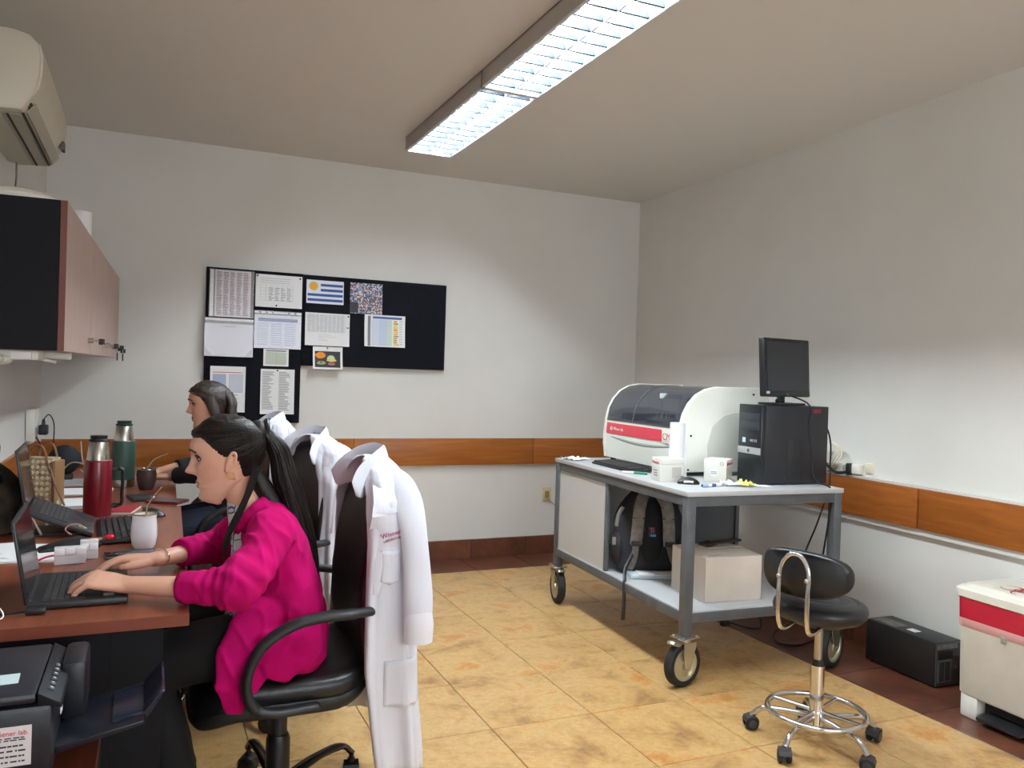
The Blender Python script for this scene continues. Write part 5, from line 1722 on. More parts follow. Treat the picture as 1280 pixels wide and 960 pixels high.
# headphones and cables at the back
hp_ = thing('headset', 'black round headset resting at the far end of the desk', 'headset', (-0.385, 4.70, DZ))
M().ball((0, 0, 0.11), (0.075, 0.06, 0.075), 20).out('dome', mat('cap_black', (16, 20, 26), 0.8), hp_)
M().box((0, 0, 0.02), (0.08, 0.07, 0.04), 0.006).out('foot', M_BLACK, hp_)
M().box((0.0, 0, 0.004), (0.16, 0.10, 0.008), 0.002).out('foot_plate', mat('plate_dark', (60, 54, 52), 0.4), hp_)
for i, pts in enumerate(([(-0.33, 4.95, 0.93), (-0.30, 4.7, 0.84), (-0.25, 4.55, 0.80), (-0.20, 4.6, 0.77), (-0.14, 4.7, 0.755)],
                         [(-0.40, 4.62, 0.80), (-0.34, 4.56, 0.86), (-0.27, 4.52, 0.845), (-0.24, 4.5, 0.79), (-0.18, 4.5, 0.756)],
                         [(-0.30, 4.50, 0.83), (-0.24, 4.48, 0.79), (-0.22, 4.46, 0.757), (-0.15, 4.55, 0.756)])):
    tag(M().tube(bez(pts, 6), 0.0032, 6).out('thin_cable', mat('cord_beige', (190, 180, 165), 0.5)), ['pale cable rising from the far desk to the socket', 'pale cable looping over the black headset', 'short pale cable curling on the far desk'][i], 'cable')
tag(M().tube(bez([(-0.545, 5.0, 0.95), (-0.48, 4.9, 0.86), (-0.42, 4.85, 0.82), (-0.36, 4.8, 0.757)], 6), 0.004, 6).out('power_cable', M_CABLE), 'black power cable from the corner plug to the desk', 'cable')
# ================================================================ office chairs
M_CHL = mat('chair_leather', (22, 22, 25), 0.36, bump=0.25, bscale=70)
M_CHP = mat('chair_plastic', (30, 31, 33), 0.5)


def office_chair(label, loc, rz, spin=0.0):
    """local: sitter faces -x, seat centre at origin"""
    t = thing('office_chair', label, 'chair', loc, rz, 'black office chairs')
    # seat cushion
    rings = []
    for z, s in ((0.425, 0.93), (0.44, 1.0), (0.475, 1.0), (0.492, 0.95), (0.498, 0.8)):
        ring = []
        for i in range(40):
            a = 2 * PI * i / 40
            x = 0.25 * s * (abs(math.cos(a)) ** 0.5) * (1 if math.cos(a) > 0 else -1)
            y = 0.255 * s * (abs(math.sin(a)) ** 0.5) * (1 if math.sin(a) > 0 else -1)
            dz = -0.05 * max(0, (-x - 0.13) / 0.12) ** 1.5 + 0.03 * max(0, (x - 0.15) / 0.1)
            ring.append(Vector((x - 0.01, y, z + dz)))
        rings.append(ring)
    M().rings(rings).out('seat', M_CHL, t, smooth=60)
    rings = []
    for z, s in ((0.385, 0.75), (0.40, 0.95), (0.425, 1.0), (0.44, 0.98)):
        ring = []
        for i in range(40):
            a = 2 * PI * i / 40
            x = 0.255 * s * (abs(math.cos(a)) ** 0.5) * (1 if math.cos(a) > 0 else -1)
            y = 0.262 * s * (abs(math.sin(a)) ** 0.5) * (1 if math.sin(a) > 0 else -1)
            dz = -0.05 * max(0, (-x - 0.13) / 0.12) ** 1.5 + 0.03 * max(0, (x - 0.15) / 0.1)
            ring.append(Vector((x - 0.01, y, z + dz)))
        rings.append(ring)
    M().rings(rings).out('seat_shell', M_CHP, t, smooth=60)
    # backrest
    prof = [(0.225, 0.44, 0.19), (0.235, 0.52, 0.205), (0.222, 0.62, 0.212), (0.225, 0.72, 0.215), (0.240, 0.84, 0.215), (0.258, 0.95, 0.205), (0.270, 1.02, 0.17), (0.274, 1.045, 0.11)]
    for nm, off, thk, m in (('backrest', 0.0, 0.045, M_CHL), ('back_shell', 0.04, 0.02, M_CHP)):
        rings = []
        for k, (x, z, w) in enumerate(prof):
            ring = []
            th_ = thk * (0.5 if k in (0, len(prof) - 1) else 1)
            for i in range(28):
                a = 2 * PI * i / 28
                yy_ = w * (abs(math.cos(a)) ** 0.6) * (1 if math.cos(a) > 0 else -1)
                xx = th_ / 2 * (abs(math.sin(a)) ** 0.7) * (1 if math.sin(a) > 0 else -1)
                ring.append(Vector((x + off + xx - 0.03 * (yy_ / 0.24) ** 2, yy_, z)))
            rings.append(ring)
        M().rings(rings).out(nm, m, t, smooth=60)
    # armrests: loop from the seat side forward, up and back to the backrest
    for sy in (-1, 1):
        y = sy * 0.285
        pts = bez([(0.06, sy * 0.262, 0.425), (-0.06, y, 0.43), (-0.115, y, 0.46), (-0.13, y, 0.53), (-0.095, y, 0.61), (-0.02, y, 0.66), (0.06, y, 0.678), (0.14, y, 0.68), (0.205, sy * 0.262, 0.676)], 6)
        rr_ = [(0.024, 0.015) if 10 < i < 44 else (0.020, 0.013) for i in range(len(pts))]
        nrm = []
        M().tube(pts, rr_, 14, round_ends=True, flat=None).out('armrest', M_CHP, t, smooth=60)
    M().cyl((0, 0, 0.24), (0, 0, 0.40), 0.026, n=20).out('gas_lift', M_CHP, t)
    M().lathe([(0.036, 0.10), (0.036, 0.235), (0.030, 0.25), (0.024, 0.25), (0.024, 0.10)], n=24).out('column_cover', mat('column_black', (24, 24, 26), 0.4), t)
    M().box((0.0, 0, 0.385), (0.20, 0.16, 0.035), 0.012).cyl((0, 0, 0.36), (0, 0, 0.39), 0.045, n=20).out('mechanism', M_CHP, t)
    M().cyl((-0.10, 0, 0.375), (-0.04, 0, 0.375), 0.028, n=18).out('tension_knob', M_CHP, t)
    M().cyl((0, 0, 0.065), (0, 0, 0.125), 0.048, 0.042, n=24).out('hub', M_BLACK, t)
    for k in range(5):
        a = R(18 + 72 * k) + spin
        c, s_ = math.cos(a), math.sin(a)
        lg = M().tube(bez([(0.03 * c, 0.03 * s_, 0.10), (0.15 * c, 0.15 * s_, 0.125), (0.25 * c, 0.25 * s_, 0.125), (0.295 * c, 0.295 * s_, 0.09)], 5), [(0.020, 0.013)] * 5 + [(0.017, 0.012)] * 5 + [(0.014, 0.010)] * 6, 12)
        lg = lg.out('star_leg', mat('leg_chrome', (120, 120, 122), 0.18, 0.9), t)
        ox, oy = 0.295 * c, 0.295 * s_
        wv = M()
        for q in (-1, 1):
            wv.lathe([(0.001, q * 0.006), (0.024, q * 0.006), (0.029, q * 0.011), (0.029, q * 0.021), (0.022, q * 0.026), (0.001, q * 0.026)], (0.0, 0, 0.0292), 20, axis='y')
        wv.lathe([(0.001, -0.012), (0.012, -0.012), (0.012, 0.012), (0.001, 0.012)], (0, 0, 0.06), 12)
        wv.prism([(-0.032, 0.032), (-0.022, 0.056), (0.0, 0.066), (0.024, 0.056), (0.032, 0.036), (0.022, 0.05), (0, 0.06), (-0.02, 0.05)], -0.024, 0.024, 'xz')
        wv.cyl((0, 0, 0.06), (0, 0, 0.095), 0.008, n=8)
        wv.xf(Matrix.Translation((ox, oy, 0)) @ Matrix.Rotation(a + 0.9, 4, 'Z'))
        wv.out('caster', M_BLACK, lg)
    return t


CA = (0.385, 2.53)
CBp = (0.385, 3.42)
chA = office_chair('black office chair of the woman in pink, its chrome base in view', (CA[0], CA[1], 0), R(0), R(10))
chB = office_chair('empty black office chair behind the woman in pink, white coat on it', (CBp[0], CBp[1], 0), R(16), R(30))
chC = office_chair('black office chair of the dark-haired woman at the far desk', (0.345, 4.45, 0), R(2), R(50))

from mathutils.bvhtree import BVHTree
# ---------------------------------------------------------------- lab coats over the backrests
M_COAT = mat('coat_cotton', (220, 221, 232), 0.9, bump=1.0, bscale=16, stretch=(1, 1, 0.3))
M_COATIN = mat('coat_shadow_side', (214, 208, 216), 0.85)


def coat(label, loc, rz, drop=0.24, seed=1, text_side=True, wrap=1.0):
    """local frame = chair frame; the coat is put over the backrest like on shoulders, open at the front"""
    t = thing('lab_coat', label, 'coat', loc, rz, 'white lab coats hung over chair backs')
    rnd = random.Random(seed)
    ph = [rnd.uniform(0, 6.28) for _ in range(8)]
    N = 96
    # z, half width y, back x, front x, opening half angle
    lv = [(1.092, 0.05, 0.305, 0.245, 20), (1.088, 0.10, 0.320, 0.235, 16), (1.074, 0.16, 0.335, 0.225, 20), (1.050, 0.205, 0.345, 0.215, 30), (1.01, 0.232, 0.352, 0.205, 38), (0.96, 0.240, 0.358, 0.198, 44), (0.935, 0.242, 0.360, 0.196, 50), (0.88, 0.244, 0.364, 0.194, 52), (0.78, 0.248, 0.366, 0.190, 54), (0.66, 0.254, 0.370, 0.186, 56), (0.50, 0.262, 0.378, 0.186, 56), (0.36, 0.268, 0.388, 0.205, 54), (drop, 0.274, 0.396, 0.230, 52)]
    full = []
    for a, b_ in zip(lv[:-1], lv[1:]):
        for q in range(5):
            full.append([a[i] + (b_[i] - a[i]) * q / 5 for i in range(5)])
    full.append(list(lv[-1]))
    b = M()
    grid = []
    for (z, wy, xb, xf_, op) in full:
        u = min(1.0, max(0.0, (1.06 - z) / 0.8))
        op = op * wrap
        amp = 0.0015 + 0.0085 * u
        cx, dx = (xb + xf_) / 2, (xb - xf_) / 2
        row = []
        for i in range(N + 1):
            a = -PI + R(op) + (2 * PI - 2 * R(op)) * i / N
            ca, sa = math.cos(a), math.sin(a)
            ex = 0.50 + 0.35 * max(0.0, min(1.0, (z - 0.94) / 0.1))
            x = dx * (abs(ca) ** ex) * (1 if ca > 0 else -1)
            y = wy * (abs(sa) ** (ex * 0.95)) * (1 if sa > 0 else -1)
            f = amp * (math.sin(6 * a + ph[0] + 1.8 * u) + 0.7 * math.sin(11 * a + ph[1] - 2.2 * u) + 0.5 * math.sin(19 * a + ph[2] + 3 * u))
            f += 0.0035 * math.sin(40 * z + 5 * a + ph[3]) * math.exp(-((z - 0.99) / 0.09) ** 2)
            f += 0.006 * noise.noise(Vector((a * 1.5, z * 6, seed)))
            zz = z - 0.045 * (abs(y) / 0.27) ** 2 * max(0.0, min(1.0, (z - 0.75) / 0.3))
            if z == drop:
                zz += 0.01 * math.sin(4 * a + ph[4])
            zz += 0.05 * max(0.0, ca) * (1 - u) * 0.0 - 0.03 * u * (0.5 + 0.5 * ca)
            row.append(b.bm.verts.new((cx + x + f * ca, y + f * sa, zz)))
        grid.append(row)
    for r0, r1 in zip(grid[:-1], grid[1:]):
        for i in range(N):
            b.bm.faces.new((r0[i], r0[i + 1], r1[i + 1], r1[i]))
    top = grid[0]
    b.bm.faces.new(top)
    me = b.mesh('coat_body')
    bvh = BVHTree.FromPolygons([v.co.copy() for v in me.vertices], [tuple(p.vertices) for p in me.polygons])
    co = link('coat_body', me, M_COAT, t, 80)
    md = co.modifiers.new('thickness', 'SOLIDIFY')
    md.thickness = 0.004
    md.offset = 0

    def on(x, z, sy, lift):
        h = bvh.ray_cast(Vector((x, sy * 0.6, z)), Vector((0, -sy, 0)))
        y = h[0].y if h[0] is not None and h[0].y * sy > 0.1 else sy * 0.262
        return Vector((x, y + sy * lift, z))
    # collar: folded band round the neck
    for sy in (-1, 1):
        cl = bez([(0.318, 0.0, 1.098), (0.300, sy * 0.06, 1.100), (0.262, sy * 0.105, 1.080), (0.222, sy * 0.125, 1.040), (0.200, sy * 0.145, 0.985)], 6)
        wdt = [0.030 + 0.012 * (i / 24) ** 2 for i in range(25)]
        wdt = [w if i < 22 else w * (25 - i) / 4 for i, w in enumerate(wdt)]
        M().tube(cl, [(0.006, w) for w in wdt], 12, up=(-0.3, 0, 1)).out('collar', M_COAT, t, smooth=80)
    for sy in (-1, 1):
        # notched lapel lying on the front panel
        lp = []
        for (z, x0, x1) in ((1.03, 0.235, 0.285), (0.985, 0.215, 0.300), (0.955, 0.212, 0.292), (0.945, 0.212, 0.318), (0.90, 0.215, 0.300), (0.80, 0.220, 0.262), (0.72, 0.226, 0.240)):
            lp.append([on(x0, z, sy, 0.004), on((x0 + x1) / 2, z, sy, 0.009), on(x1, z, sy, 0.005), on(x1, z, sy, 0.001), on(x0, z, sy, 0.0)])
        M().rings(lp).out('lapel', M_COAT, t, smooth=50)
        tops = bez([(0.300, sy * 0.130, 1.050), (0.318, sy * 0.195, 1.015), (0.333, sy * 0.240, 0.945), (0.343, sy * 0.266, 0.84), (0.348, sy * 0.282, 0.74), (0.350, sy * 0.288, 0.66)], 8)
        rs = []
        for i in range(len(tops)):
            u = i / (len(tops) - 1)
            rs.append((0.032 + 0.014 * min(1, u * 3) - 0.006 * u + 0.003 * math.sin(9 * u + ph[1]), 0.018 + 0.012 * u + 0.002 * math.sin(17 * u + ph[5])))
        M().tube(tops, rs, 24, up=(0, 1, 0)).out('sleeve', M_COAT, t, smooth=80)
        M().tube([(0.349, sy * 0.288, 0.672), (0.352, sy * 0.290, 0.635), (0.352, sy * 0.290, 0.583)], [(0.041, 0.031), (0.044, 0.034), (0.042, 0.031)], 20, up=(0, 1, 0)).out('cuff', mat('coat_cuff', (232, 232, 242), 0.85), t, smooth=60)
        # pockets sewn on: hip and chest
        for (xa, xb_, za, zb) in ((0.262, 0.372, 0.385, 0.525), (0.245, 0.300, 0.745, 0.845)):
            g = [[on(xa + (xb_ - xa) * i / 8, za + (zb - za) * j / 8 - (0.012 * abs(i - 4) / 4 if j == 0 else 0) * -1, sy, 0.003 + 0.002 * math.sin(PI * i / 8)) for j in range(9)] for i in range(9)]
            pk = M()
            vv = [[pk.bm.verts.new(p) for p in c] for c in g]
            for i in range(8):
                for j in range(8):
                    pk.bm.faces.new((vv[i][j], vv[i + 1][j], vv[i + 1][j + 1], vv[i][j + 1]))
            po_ = pk.out('pocket', M_COAT, t, smooth=80)
            m2 = po_.modifiers.new('thickness', 'SOLIDIFY')
            m2.thickness = 0.004
            m2.offset = 0
    if text_side:
        emb = mat('embroidery', (170, 40, 110), 0.7)
        yy_ = min(on(x_, 0.875, -1, 0).y for x_ in (0.25, 0.28, 0.31)) - 0.012
        text('embroidery', 'Wiener lab.', 0.019, emb, t, (0.243, yy_, 0.880), (1, 0, 0.25), (0, 0, 1), thick=0.001)
        text('embroidery', 'LABORATORIO', 0.009, emb, t, (0.250, yy_, 0.868), (1, 0, 0.25), (0, 0, 1), thick=0.001)
    return t


ctA = coat('long white lab coat on the nearest chair back with magenta stitching', (CA[0] - 0.01, CA[1], 0), 0, 0.21, 2)
ctB = coat('white lab coat on the empty middle chair behind the pink cardigan', (CBp[0], CBp[1], -0.01), R(16), 0.33, 5, True, 0.72)
ctC = coat('white lab coat on the farthest chair, mostly hidden by a ponytail', (0.345, 4.45, 0), R(2), 0.35, 9, False)
# ================================================================ people
from mathutils.bvhtree import BVHTree


def V(*a):
    return Vector(a)


# head profile tables in head units (metres for a 0.235 head): origin between the ears, +x face, +z up
FRONT = [(-0.125, 0.026), (-0.120, 0.050), (-0.112, 0.070), (-0.100, 0.083), (-0.088, 0.083), (-0.075, 0.080), (-0.066, 0.084), (-0.058, 0.082), (-0.05, 0.084), (-0.040, 0.083), (-0.02, 0.083), (0.0, 0.084), (0.015, 0.084), (0.03, 0.088), (0.045, 0.092), (0.06, 0.090), (0.075, 0.082), (0.09, 0.068), (0.105, 0.045), (0.115, 0.024), (0.12, 0.002)]
CEN = [(-0.125, 0.046), (-0.10, 0.034), (-0.08, 0.016), (-0.06, 0.0)]
BACK = [(-0.125, -0.034), (-0.11, -0.020), (-0.10, -0.010), (-0.085, 0.006), (-0.07, 0.030), (-0.055, 0.055), (-0.03, 0.082), (0.0, 0.098), (0.03, 0.103), (0.06, 0.098), (0.08, 0.086), (0.10, 0.062), (0.112, 0.036), (0.12, 0.002)]
WIDTH = [(-0.125, 0.014), (-0.115, 0.026), (-0.10, 0.037), (-0.08, 0.049), (-0.06, 0.056), (-0.03, 0.064), (0.0, 0.072), (0.03, 0.076), (0.06, 0.073), (0.08, 0.063), (0.10, 0.045), (0.112, 0.026), (0.12, 0.002)]


def head_point(a, z, off=0.0, face=True):
    ca, sa = math.cos(a), math.sin(a)
    w = lerp_table(WIDTH, z)
    cx = lerp_table(CEN, z)
    if ca >= 0:
        x = cx + (lerp_table(FRONT, z) - cx) * ca ** (0.80 if z < 0.09 else 1.0)
    else:
        x = cx - (lerp_table(BACK, z) + cx) * abs(ca)
    y = w * (abs(sa) ** 0.9) * (1 if sa >= 0 else -1)
    if face and ca > 0:
        def g(dy, dz, cy, cz):
            return math.exp(-((y - cy) / dy) ** 2 - ((z - cz) / dz) ** 2)
        ay = abs(y)
        # nose
        for (zz, d, wy, wz) in ((0.020, 0.006, 0.009, 0.012), (0.004, 0.014, 0.010, 0.013), (-0.012, 0.022, 0.0115, 0.011), (-0.021, 0.017, 0.0135, 0.0085)):
            x += d * 1.0 * math.exp(-(y / wy) ** 2 - ((z - zz) / wz) ** 2)
        x += 0.005 * math.exp(-((ay - 0.014) / 0.006) ** 2 - ((z + 0.024) / 0.007) ** 2)
        # eye sockets, brow
        x -= 0.013 * math.exp(-((ay - 0.031) / 0.016) ** 2 - ((z - 0.020) / 0.012) ** 2)
        x += 0.004 * math.exp(-((ay - 0.028) / 0.022) ** 2 - ((z - 0.040) / 0.009) ** 2)
        # lips
        x += 0.0075 * math.exp(-(y / 0.020) ** 2 - ((z + 0.050) / 0.0052) ** 2)
        x += 0.0075 * math.exp(-(y / 0.018) ** 2 - ((z + 0.0625) / 0.0055) ** 2)
        x -= 0.003 * math.exp(-(y / 0.024) ** 2 - ((z + 0.0562) / 0.0025) ** 2)
        # cheeks and chin
        x += 0.004 * math.exp(-((ay - 0.042) / 0.018) ** 2 - ((z + 0.022) / 0.02) ** 2)
        x += 0.005 * math.exp(-(y / 0.018) ** 2 - ((z + 0.098) / 0.014) ** 2)
    p = Vector((x, y, z))
    if off:
        d = Vector((x, y, max(-0.02, z) * 1.1)).normalized()
        p += d * off
    return p


def head_mesh(b, MT, scale=1.0):
    zs = [-0.125 + 0.245 * (0.5 - 0.5 * math.cos(PI * k / 90)) * 1.0 for k in range(91)]
    zs = [-0.125 + 0.003 * k for k in range(68)] + [0.079 + (0.1198 - 0.079) * math.sin(PI / 2 * k / 16) for k in range(1, 17)]
    rings = []
    for z in zs:
        rings.append([MT @ (head_point(2 * PI * i / 120, z) * scale) for i in range(120)])
    b.rings(rings)
    for sy in (-1, 1):
        ear = bez([(0.004, sy * 0.070, -0.030), (0.004, sy * 0.076, -0.015), (-0.006, sy * 0.082, 0.010), (-0.018, sy * 0.085, 0.026), (-0.026, sy * 0.086, 0.018), (-0.022, sy * 0.082, 0.0), (-0.010, sy * 0.076, -0.018), (0.0, sy * 0.072, -0.030)], 4)
        b.tube([MT @ (p * scale) for p in ear], 0.0042 * scale, 8)
        b.ball(MT @ (V(-0.012, sy * 0.076, 0.002) * scale), (0.015 * scale, 0.007 * scale, 0.022 * scale), 12)


def hair_line(z, t):
    """x (head units) behind which hair grows, by height"""
    return lerp_table(t, z)


HL_TIED = [(-0.12, -0.045), (-0.07, -0.040), (-0.03, -0.034), (-0.005, -0.030), (0.012, 0.004), (0.03, 0.022), (0.05, 0.038), (0.065, 0.050), (0.078, 0.062), (0.085, 0.30), (0.12, 0.30)]


def hair_cap(b, MT, scale, off, hl, zmin=-0.10, groove=0.0):
    """cap that follows the skull from the hairline back"""
    N = 110
    zs = [zmin + 0.0035 * k for k in range(int((0.079 - zmin) / 0.0035))] + [0.079 + (0.1198 - 0.079) * math.sin(PI / 2 * k / 14) for k in range(15)]
    rings = []
    for z in zs:
        lim = hair_line(z, hl)
        ring = []
        for i in range(N):
            a = 2 * PI * i / N
            p0 = head_point(a, z, 0, False)
            d = max(0.0, min(1.0, (lim - p0.x) / 0.040))
            d = d ** 0.6
            o = (-0.005 + 0.007 * min(1.0, d * 4)) + (off - 0.002) * d
            if z < zmin + 0.02:
                o = min(o, off * (z - zmin) / 0.02 + -0.003)
            if groove and d > 0:
                o += groove * math.sin(46 * math.atan2(p0.z - 0.03, p0.x + 0.03) + 6 * math.sin(8 * p0.x * 10)) * d
            ring.append(MT @ (head_point(a, z, o, False) * scale))
        rings.append(ring)
    b.rings(rings)


def hand(b, wrist, fwd, thumb, up, s=1.0, curl=1.0, splay=0.0):
    """five-fingered relaxed typing hand; frames in world space"""
    F = Vector(fwd).normalized()
    U = (Vector(up) - F * Vector(up).dot(F)).normalized()
    S = Vector(thumb)
    S = (S - F * S.dot(F) - U * S.dot(U)).normalized()
    W = Vector(wrist)

    def P(f, t, u):
        return W + (F * f + S * t + U * u) * s
    palm = [(P(-0.012, 0, 0), (0.026 * s, 0.019 * s)), (P(0.012, 0.001, 0.0), (0.030 * s, 0.018 * s)), (P(0.04, 0.002, 0.001), (0.037 * s, 0.0165 * s)), (P(0.07, 0.001, 0.002), (0.040 * s, 0.014 * s)), (P(0.088, 0, 0.0), (0.037 * s, 0.010 * s))]
    b.tube([p for p, _ in palm], [r for _, r in palm], 18, up=U, round_ends=True)
    fingers = [(0.030, 0.088, (0.042, 0.025, 0.020), 0.0088, 6), (0.010, 0.092, (0.046, 0.028, 0.021), 0.0090, 1), (-0.010, 0.089, (0.042, 0.026, 0.020), 0.0086, -4), (-0.029, 0.080, (0.033, 0.020, 0.018), 0.0076, -10)]
    tips = []
    for (t, f, L, r, sp) in fingers:
        d = R(sp * (1 + splay))
        pts = [P(f - 0.02, t * 0.95, 0.0), P(f, t, 0.001)]
        ang = R(8) * curl
        cur = Vector((f, t, 0.001))
        for k, l in enumerate(L):
            ang_k = -(ang + R((22, 34, 24)[k]) * curl)
            ang = -ang_k
            dirv = Vector((math.cos(ang_k) * math.cos(d), math.cos(ang_k) * math.sin(d), math.sin(ang_k)))
            cur = cur + dirv * l
            pts.append(P(cur.x, cur.y, cur.z))
        tips.append((pts[-1], (pts[-1] - pts[-2]).normalized(), r * s))
        b.tube(bez(pts, 4), [r * s * (1.12 - 0.28 * i / (4 * (len(pts) - 1))) for i in range(4 * (len(pts) - 1) + 1)], 12, round_ends=True)
    th_ = [P(0.012, 0.018, -0.004), P(0.036, 0.036, -0.010), P(0.058, 0.047, -0.014), P(0.082, 0.046, -0.018)]
    b.tube(bez(th_, 4), [(0.0145 - 0.0055 * i / 12) * s for i in range(13)], 12, round_ends=True)
    tips.append((th_[-1], (th_[-1] - th_[-2]).normalized(), 0.009 * s))
    return tips, U


SKIN_M = vcol_mat('skin', 0.45, 0.12, 0.4)


def finish_body(me, name, parent, cols):
    """vertex colours: base plus soft spots (centre, radius, colour)"""
    link_o = link(name, me, SKIN_M, parent, 180, True)
    M_ = frame_of(parent)
    ca = me.color_attributes.new('Col', 'FLOAT_COLOR', 'POINT')
    base = Vector(lin(cols[0])[:3])
    spots = [(Vector(c), Vector(r) if isinstance(r, tuple) else Vector((r, r, r)), Vector(lin(col)[:3]), k) for c, r, col, k in cols[1]]
    data = []
    for v in me.vertices:
        p = M_ @ v.co
        c = base.copy()
        for q, r, col, k in spots:
            d = ((p.x - q.x) / r.x) ** 2 + ((p.y - q.y) / r.y) ** 2 + ((p.z - q.z) / r.z) ** 2
            if d < 4:
                c = c.lerp(col, k * max(0.0, min(1.0, (1.35 - d) / 0.7)))
        data += [c.x, c.y, c.z, 1.0]
    ca.data.foreach_set('color', data)
    return link_o


def eye_set(MT, s, parent, iris=(70, 44, 30), near=True):
    e = M()
    for sy in (-1, 1):
        e.ball(MT @ (V(0.0640, sy * 0.031, 0.019) * s), 0.0112 * s, 14)
    e.out('eyeballs', mat('eye_white', (214, 208, 204), 0.2), parent, world=True)
    e = M()
    for sy in (-1, 1):
        e.ball(MT @ (V(0.0714, sy * 0.0315, 0.0185) * s), 0.0049 * s, 12)
    e.out('irises', mat('iris_brown', iris, 0.15), parent, world=True)
    e = M()
    for sy in (-1, 1):
        arc = [MT @ (V(0.0785 - 0.006 * (q / 6 - 0.5) ** 2 * 4 - 0.003 * abs(q / 6), sy * (0.020 + 0.024 * q / 6), 0.0262 - 0.006 * (q / 6 - 0.45) ** 2 * 4) * s) for q in range(7)]
        e.tube(arc, 0.0015 * s, 6)
    e.out('eyelashes', mat('lash_dark', (26, 18, 16), 0.6), parent, world=True)
    e = M()
    for sy in (-1, 1):
        arc = []
        for q in range(9):
            u = q / 8
            yy_ = 0.014 + 0.034 * u
            zz = 0.041 + 0.006 * math.sin(PI * min(1, u * 1.1)) - 0.004 * u
            aa = math.asin(min(1, (yy_ / lerp_table(WIDTH, zz)) ** (1 / 0.9)))
            p = head_point(aa, zz, 0.0008)
            arc.append(MT @ (Vector((p.x, sy * p.y, p.z)) * s))
        e.tube(arc, [(0.0010 * s + 0.0012 * s * math.sin(PI * (0.15 + 0.8 * q / 8)), 0.0026 * s) for q in range(9)], 8)
    e.out('eyebrows', mat('brow_brown', (52, 34, 28), 0.8), parent, world=True)


def head_frame(origin, pitch, yaw, roll=0.0):
    """+x of the head toward -X world, then yaw, pitch (nod down positive)"""
    return Matrix.Translation(Vector(origin)) @ Matrix.Rotation(PI + yaw, 4, 'Z') @ Matrix.Rotation(pitch, 4, 'Y') @ Matrix.Rotation(roll, 4, 'X')


def strands(b, guide_fn, n, r0, r1, seg=14, seed=0):
    rnd = random.Random(seed)
    for k in range(n):
        pts = guide_fn(rnd, k / max(1, n - 1), seg)
        m = len(pts)
        b.tube(pts, [r0 + (r1 - r0) * i / (m - 1) for i in range(m)], 5, cap=True)


# ---------------------------------------------------------------- woman in the pink cardigan
w1 = thing('person', 'woman in a magenta cardigan and black trousers typing at the near laptop', 'person', (0.38, 2.50, 0.5))
HS = 1.0
H1 = head_frame((0.208, 2.478, 1.092), R(9), R(-3))
b = M()
head_mesh(b, H1, HS)
# neck, torso
b.tube([H1 @ V(-0.035, 0, -0.02), V(0.250, 2.48, 1.005), V(0.275, 2.482, 0.955), V(0.30, 2.485, 0.91)], [(0.050, 0.050), (0.045, 0.048), (0.050, 0.050), (0.06, 0.055)], 24)
b.tube([V(0.305, 2.49, 0.945), V(0.32, 2.49, 0.90), V(0.345, 2.49, 0.80), V(0.375, 2.49, 0.70), V(0.39, 2.495, 0.60), V(0.39, 2.495, 0.53)], [(0.08, 0.035), (0.150, 0.070), (0.15, 0.092), (0.135, 0.09), (0.165, 0.10), (0.16, 0.09)], 28, up=(-1, 0, 0.1), round_ends=True)
# arms: near (left) and far (right)
SHn, ELn, WRn = V(0.315, 2.335, 0.905), V(0.205, 2.175, 0.800), V(-0.040, 2.300, 0.792)
SHf, ELf, WRf = V(0.300, 2.645, 0.905), V(0.215, 2.745, 0.790), V(0.025, 2.560, 0.796)
for SH, EL, WR in ((SHn, ELn, WRn), (SHf, ELf, WRf)):
    b.ball(SH, 0.052, 16)
    b.tube(bez([SH, SH.lerp(EL, 0.5) + V(0.012, 0, 0), EL], 5), [0.046 - 0.010 * i / 10 for i in range(11)], 16, round_ends=True)
    b.tube(bez([EL, EL.lerp(WR, 0.35) + V(0, 0, -0.004), WR], 6), [(0.038 - 0.012 * (i / 12) ** 1.3, 0.036 - 0.015 * (i / 12) ** 1.2) for i in range(13)], 18, up=(0, 0, 1), round_ends=True)
tips1, U1 = hand(b, WRn, (-0.93, 0.30, 0.13), (0.3, 0.9, 0.0), (0.05, -0.28, 1), 1.04, 1.28)
tips2, U2 = hand(b, WRf, (-0.985, -0.03, 0.06), (0, -1, -0.1), (0.05, 0.15, 1), 1.02, 0.95)
# legs
for sy, kn in ((-1, V(-0.03, 2.40, 0.535)), (1, V(-0.05, 2.60, 0.545))):
    hipj = V(0.36, 2.495 + sy * 0.085, 0.565)
    ank = V(0.115, 2.46 + sy * 0.10, 0.145)
    b.tube(bez([hipj, hipj.lerp(kn, 0.5) + V(0, 0, 0.015), kn], 6), [0.088 - 0.028 * i / 12 for i in range(13)], 20, round_ends=True)
    b.tube(bez([kn, kn.lerp(ank, 0.35) + V(0.03, 0, 0.0), ank], 6), [0.056 - 0.022 * i / 12 for i in range(13)], 16, round_ends=True)
    b.tube([ank, ank + V(-0.06, 0, -0.07), ank + V(-0.13, 0, -0.105)], [(0.034, 0.036), (0.038, 0.028), (0.040, 0.018)], 16, round_ends=True)
me = voxel(b.mesh(), 0.0030, 3, 0.5)
hp = lambda x, y, z: H1 @ (V(x, y, z) * HS)
spots = [(hp(0.089, 0, -0.050), (0.014, 0.021, 0.0062), (150, 74, 72), 0.8), (hp(0.089, 0, -0.0625), (0.014, 0.019, 0.0068), (158, 80, 76), 0.8),
         (hp(0.085, 0, -0.0565), (0.010, 0.022, 0.0022), (90, 40, 40), 0.9)]
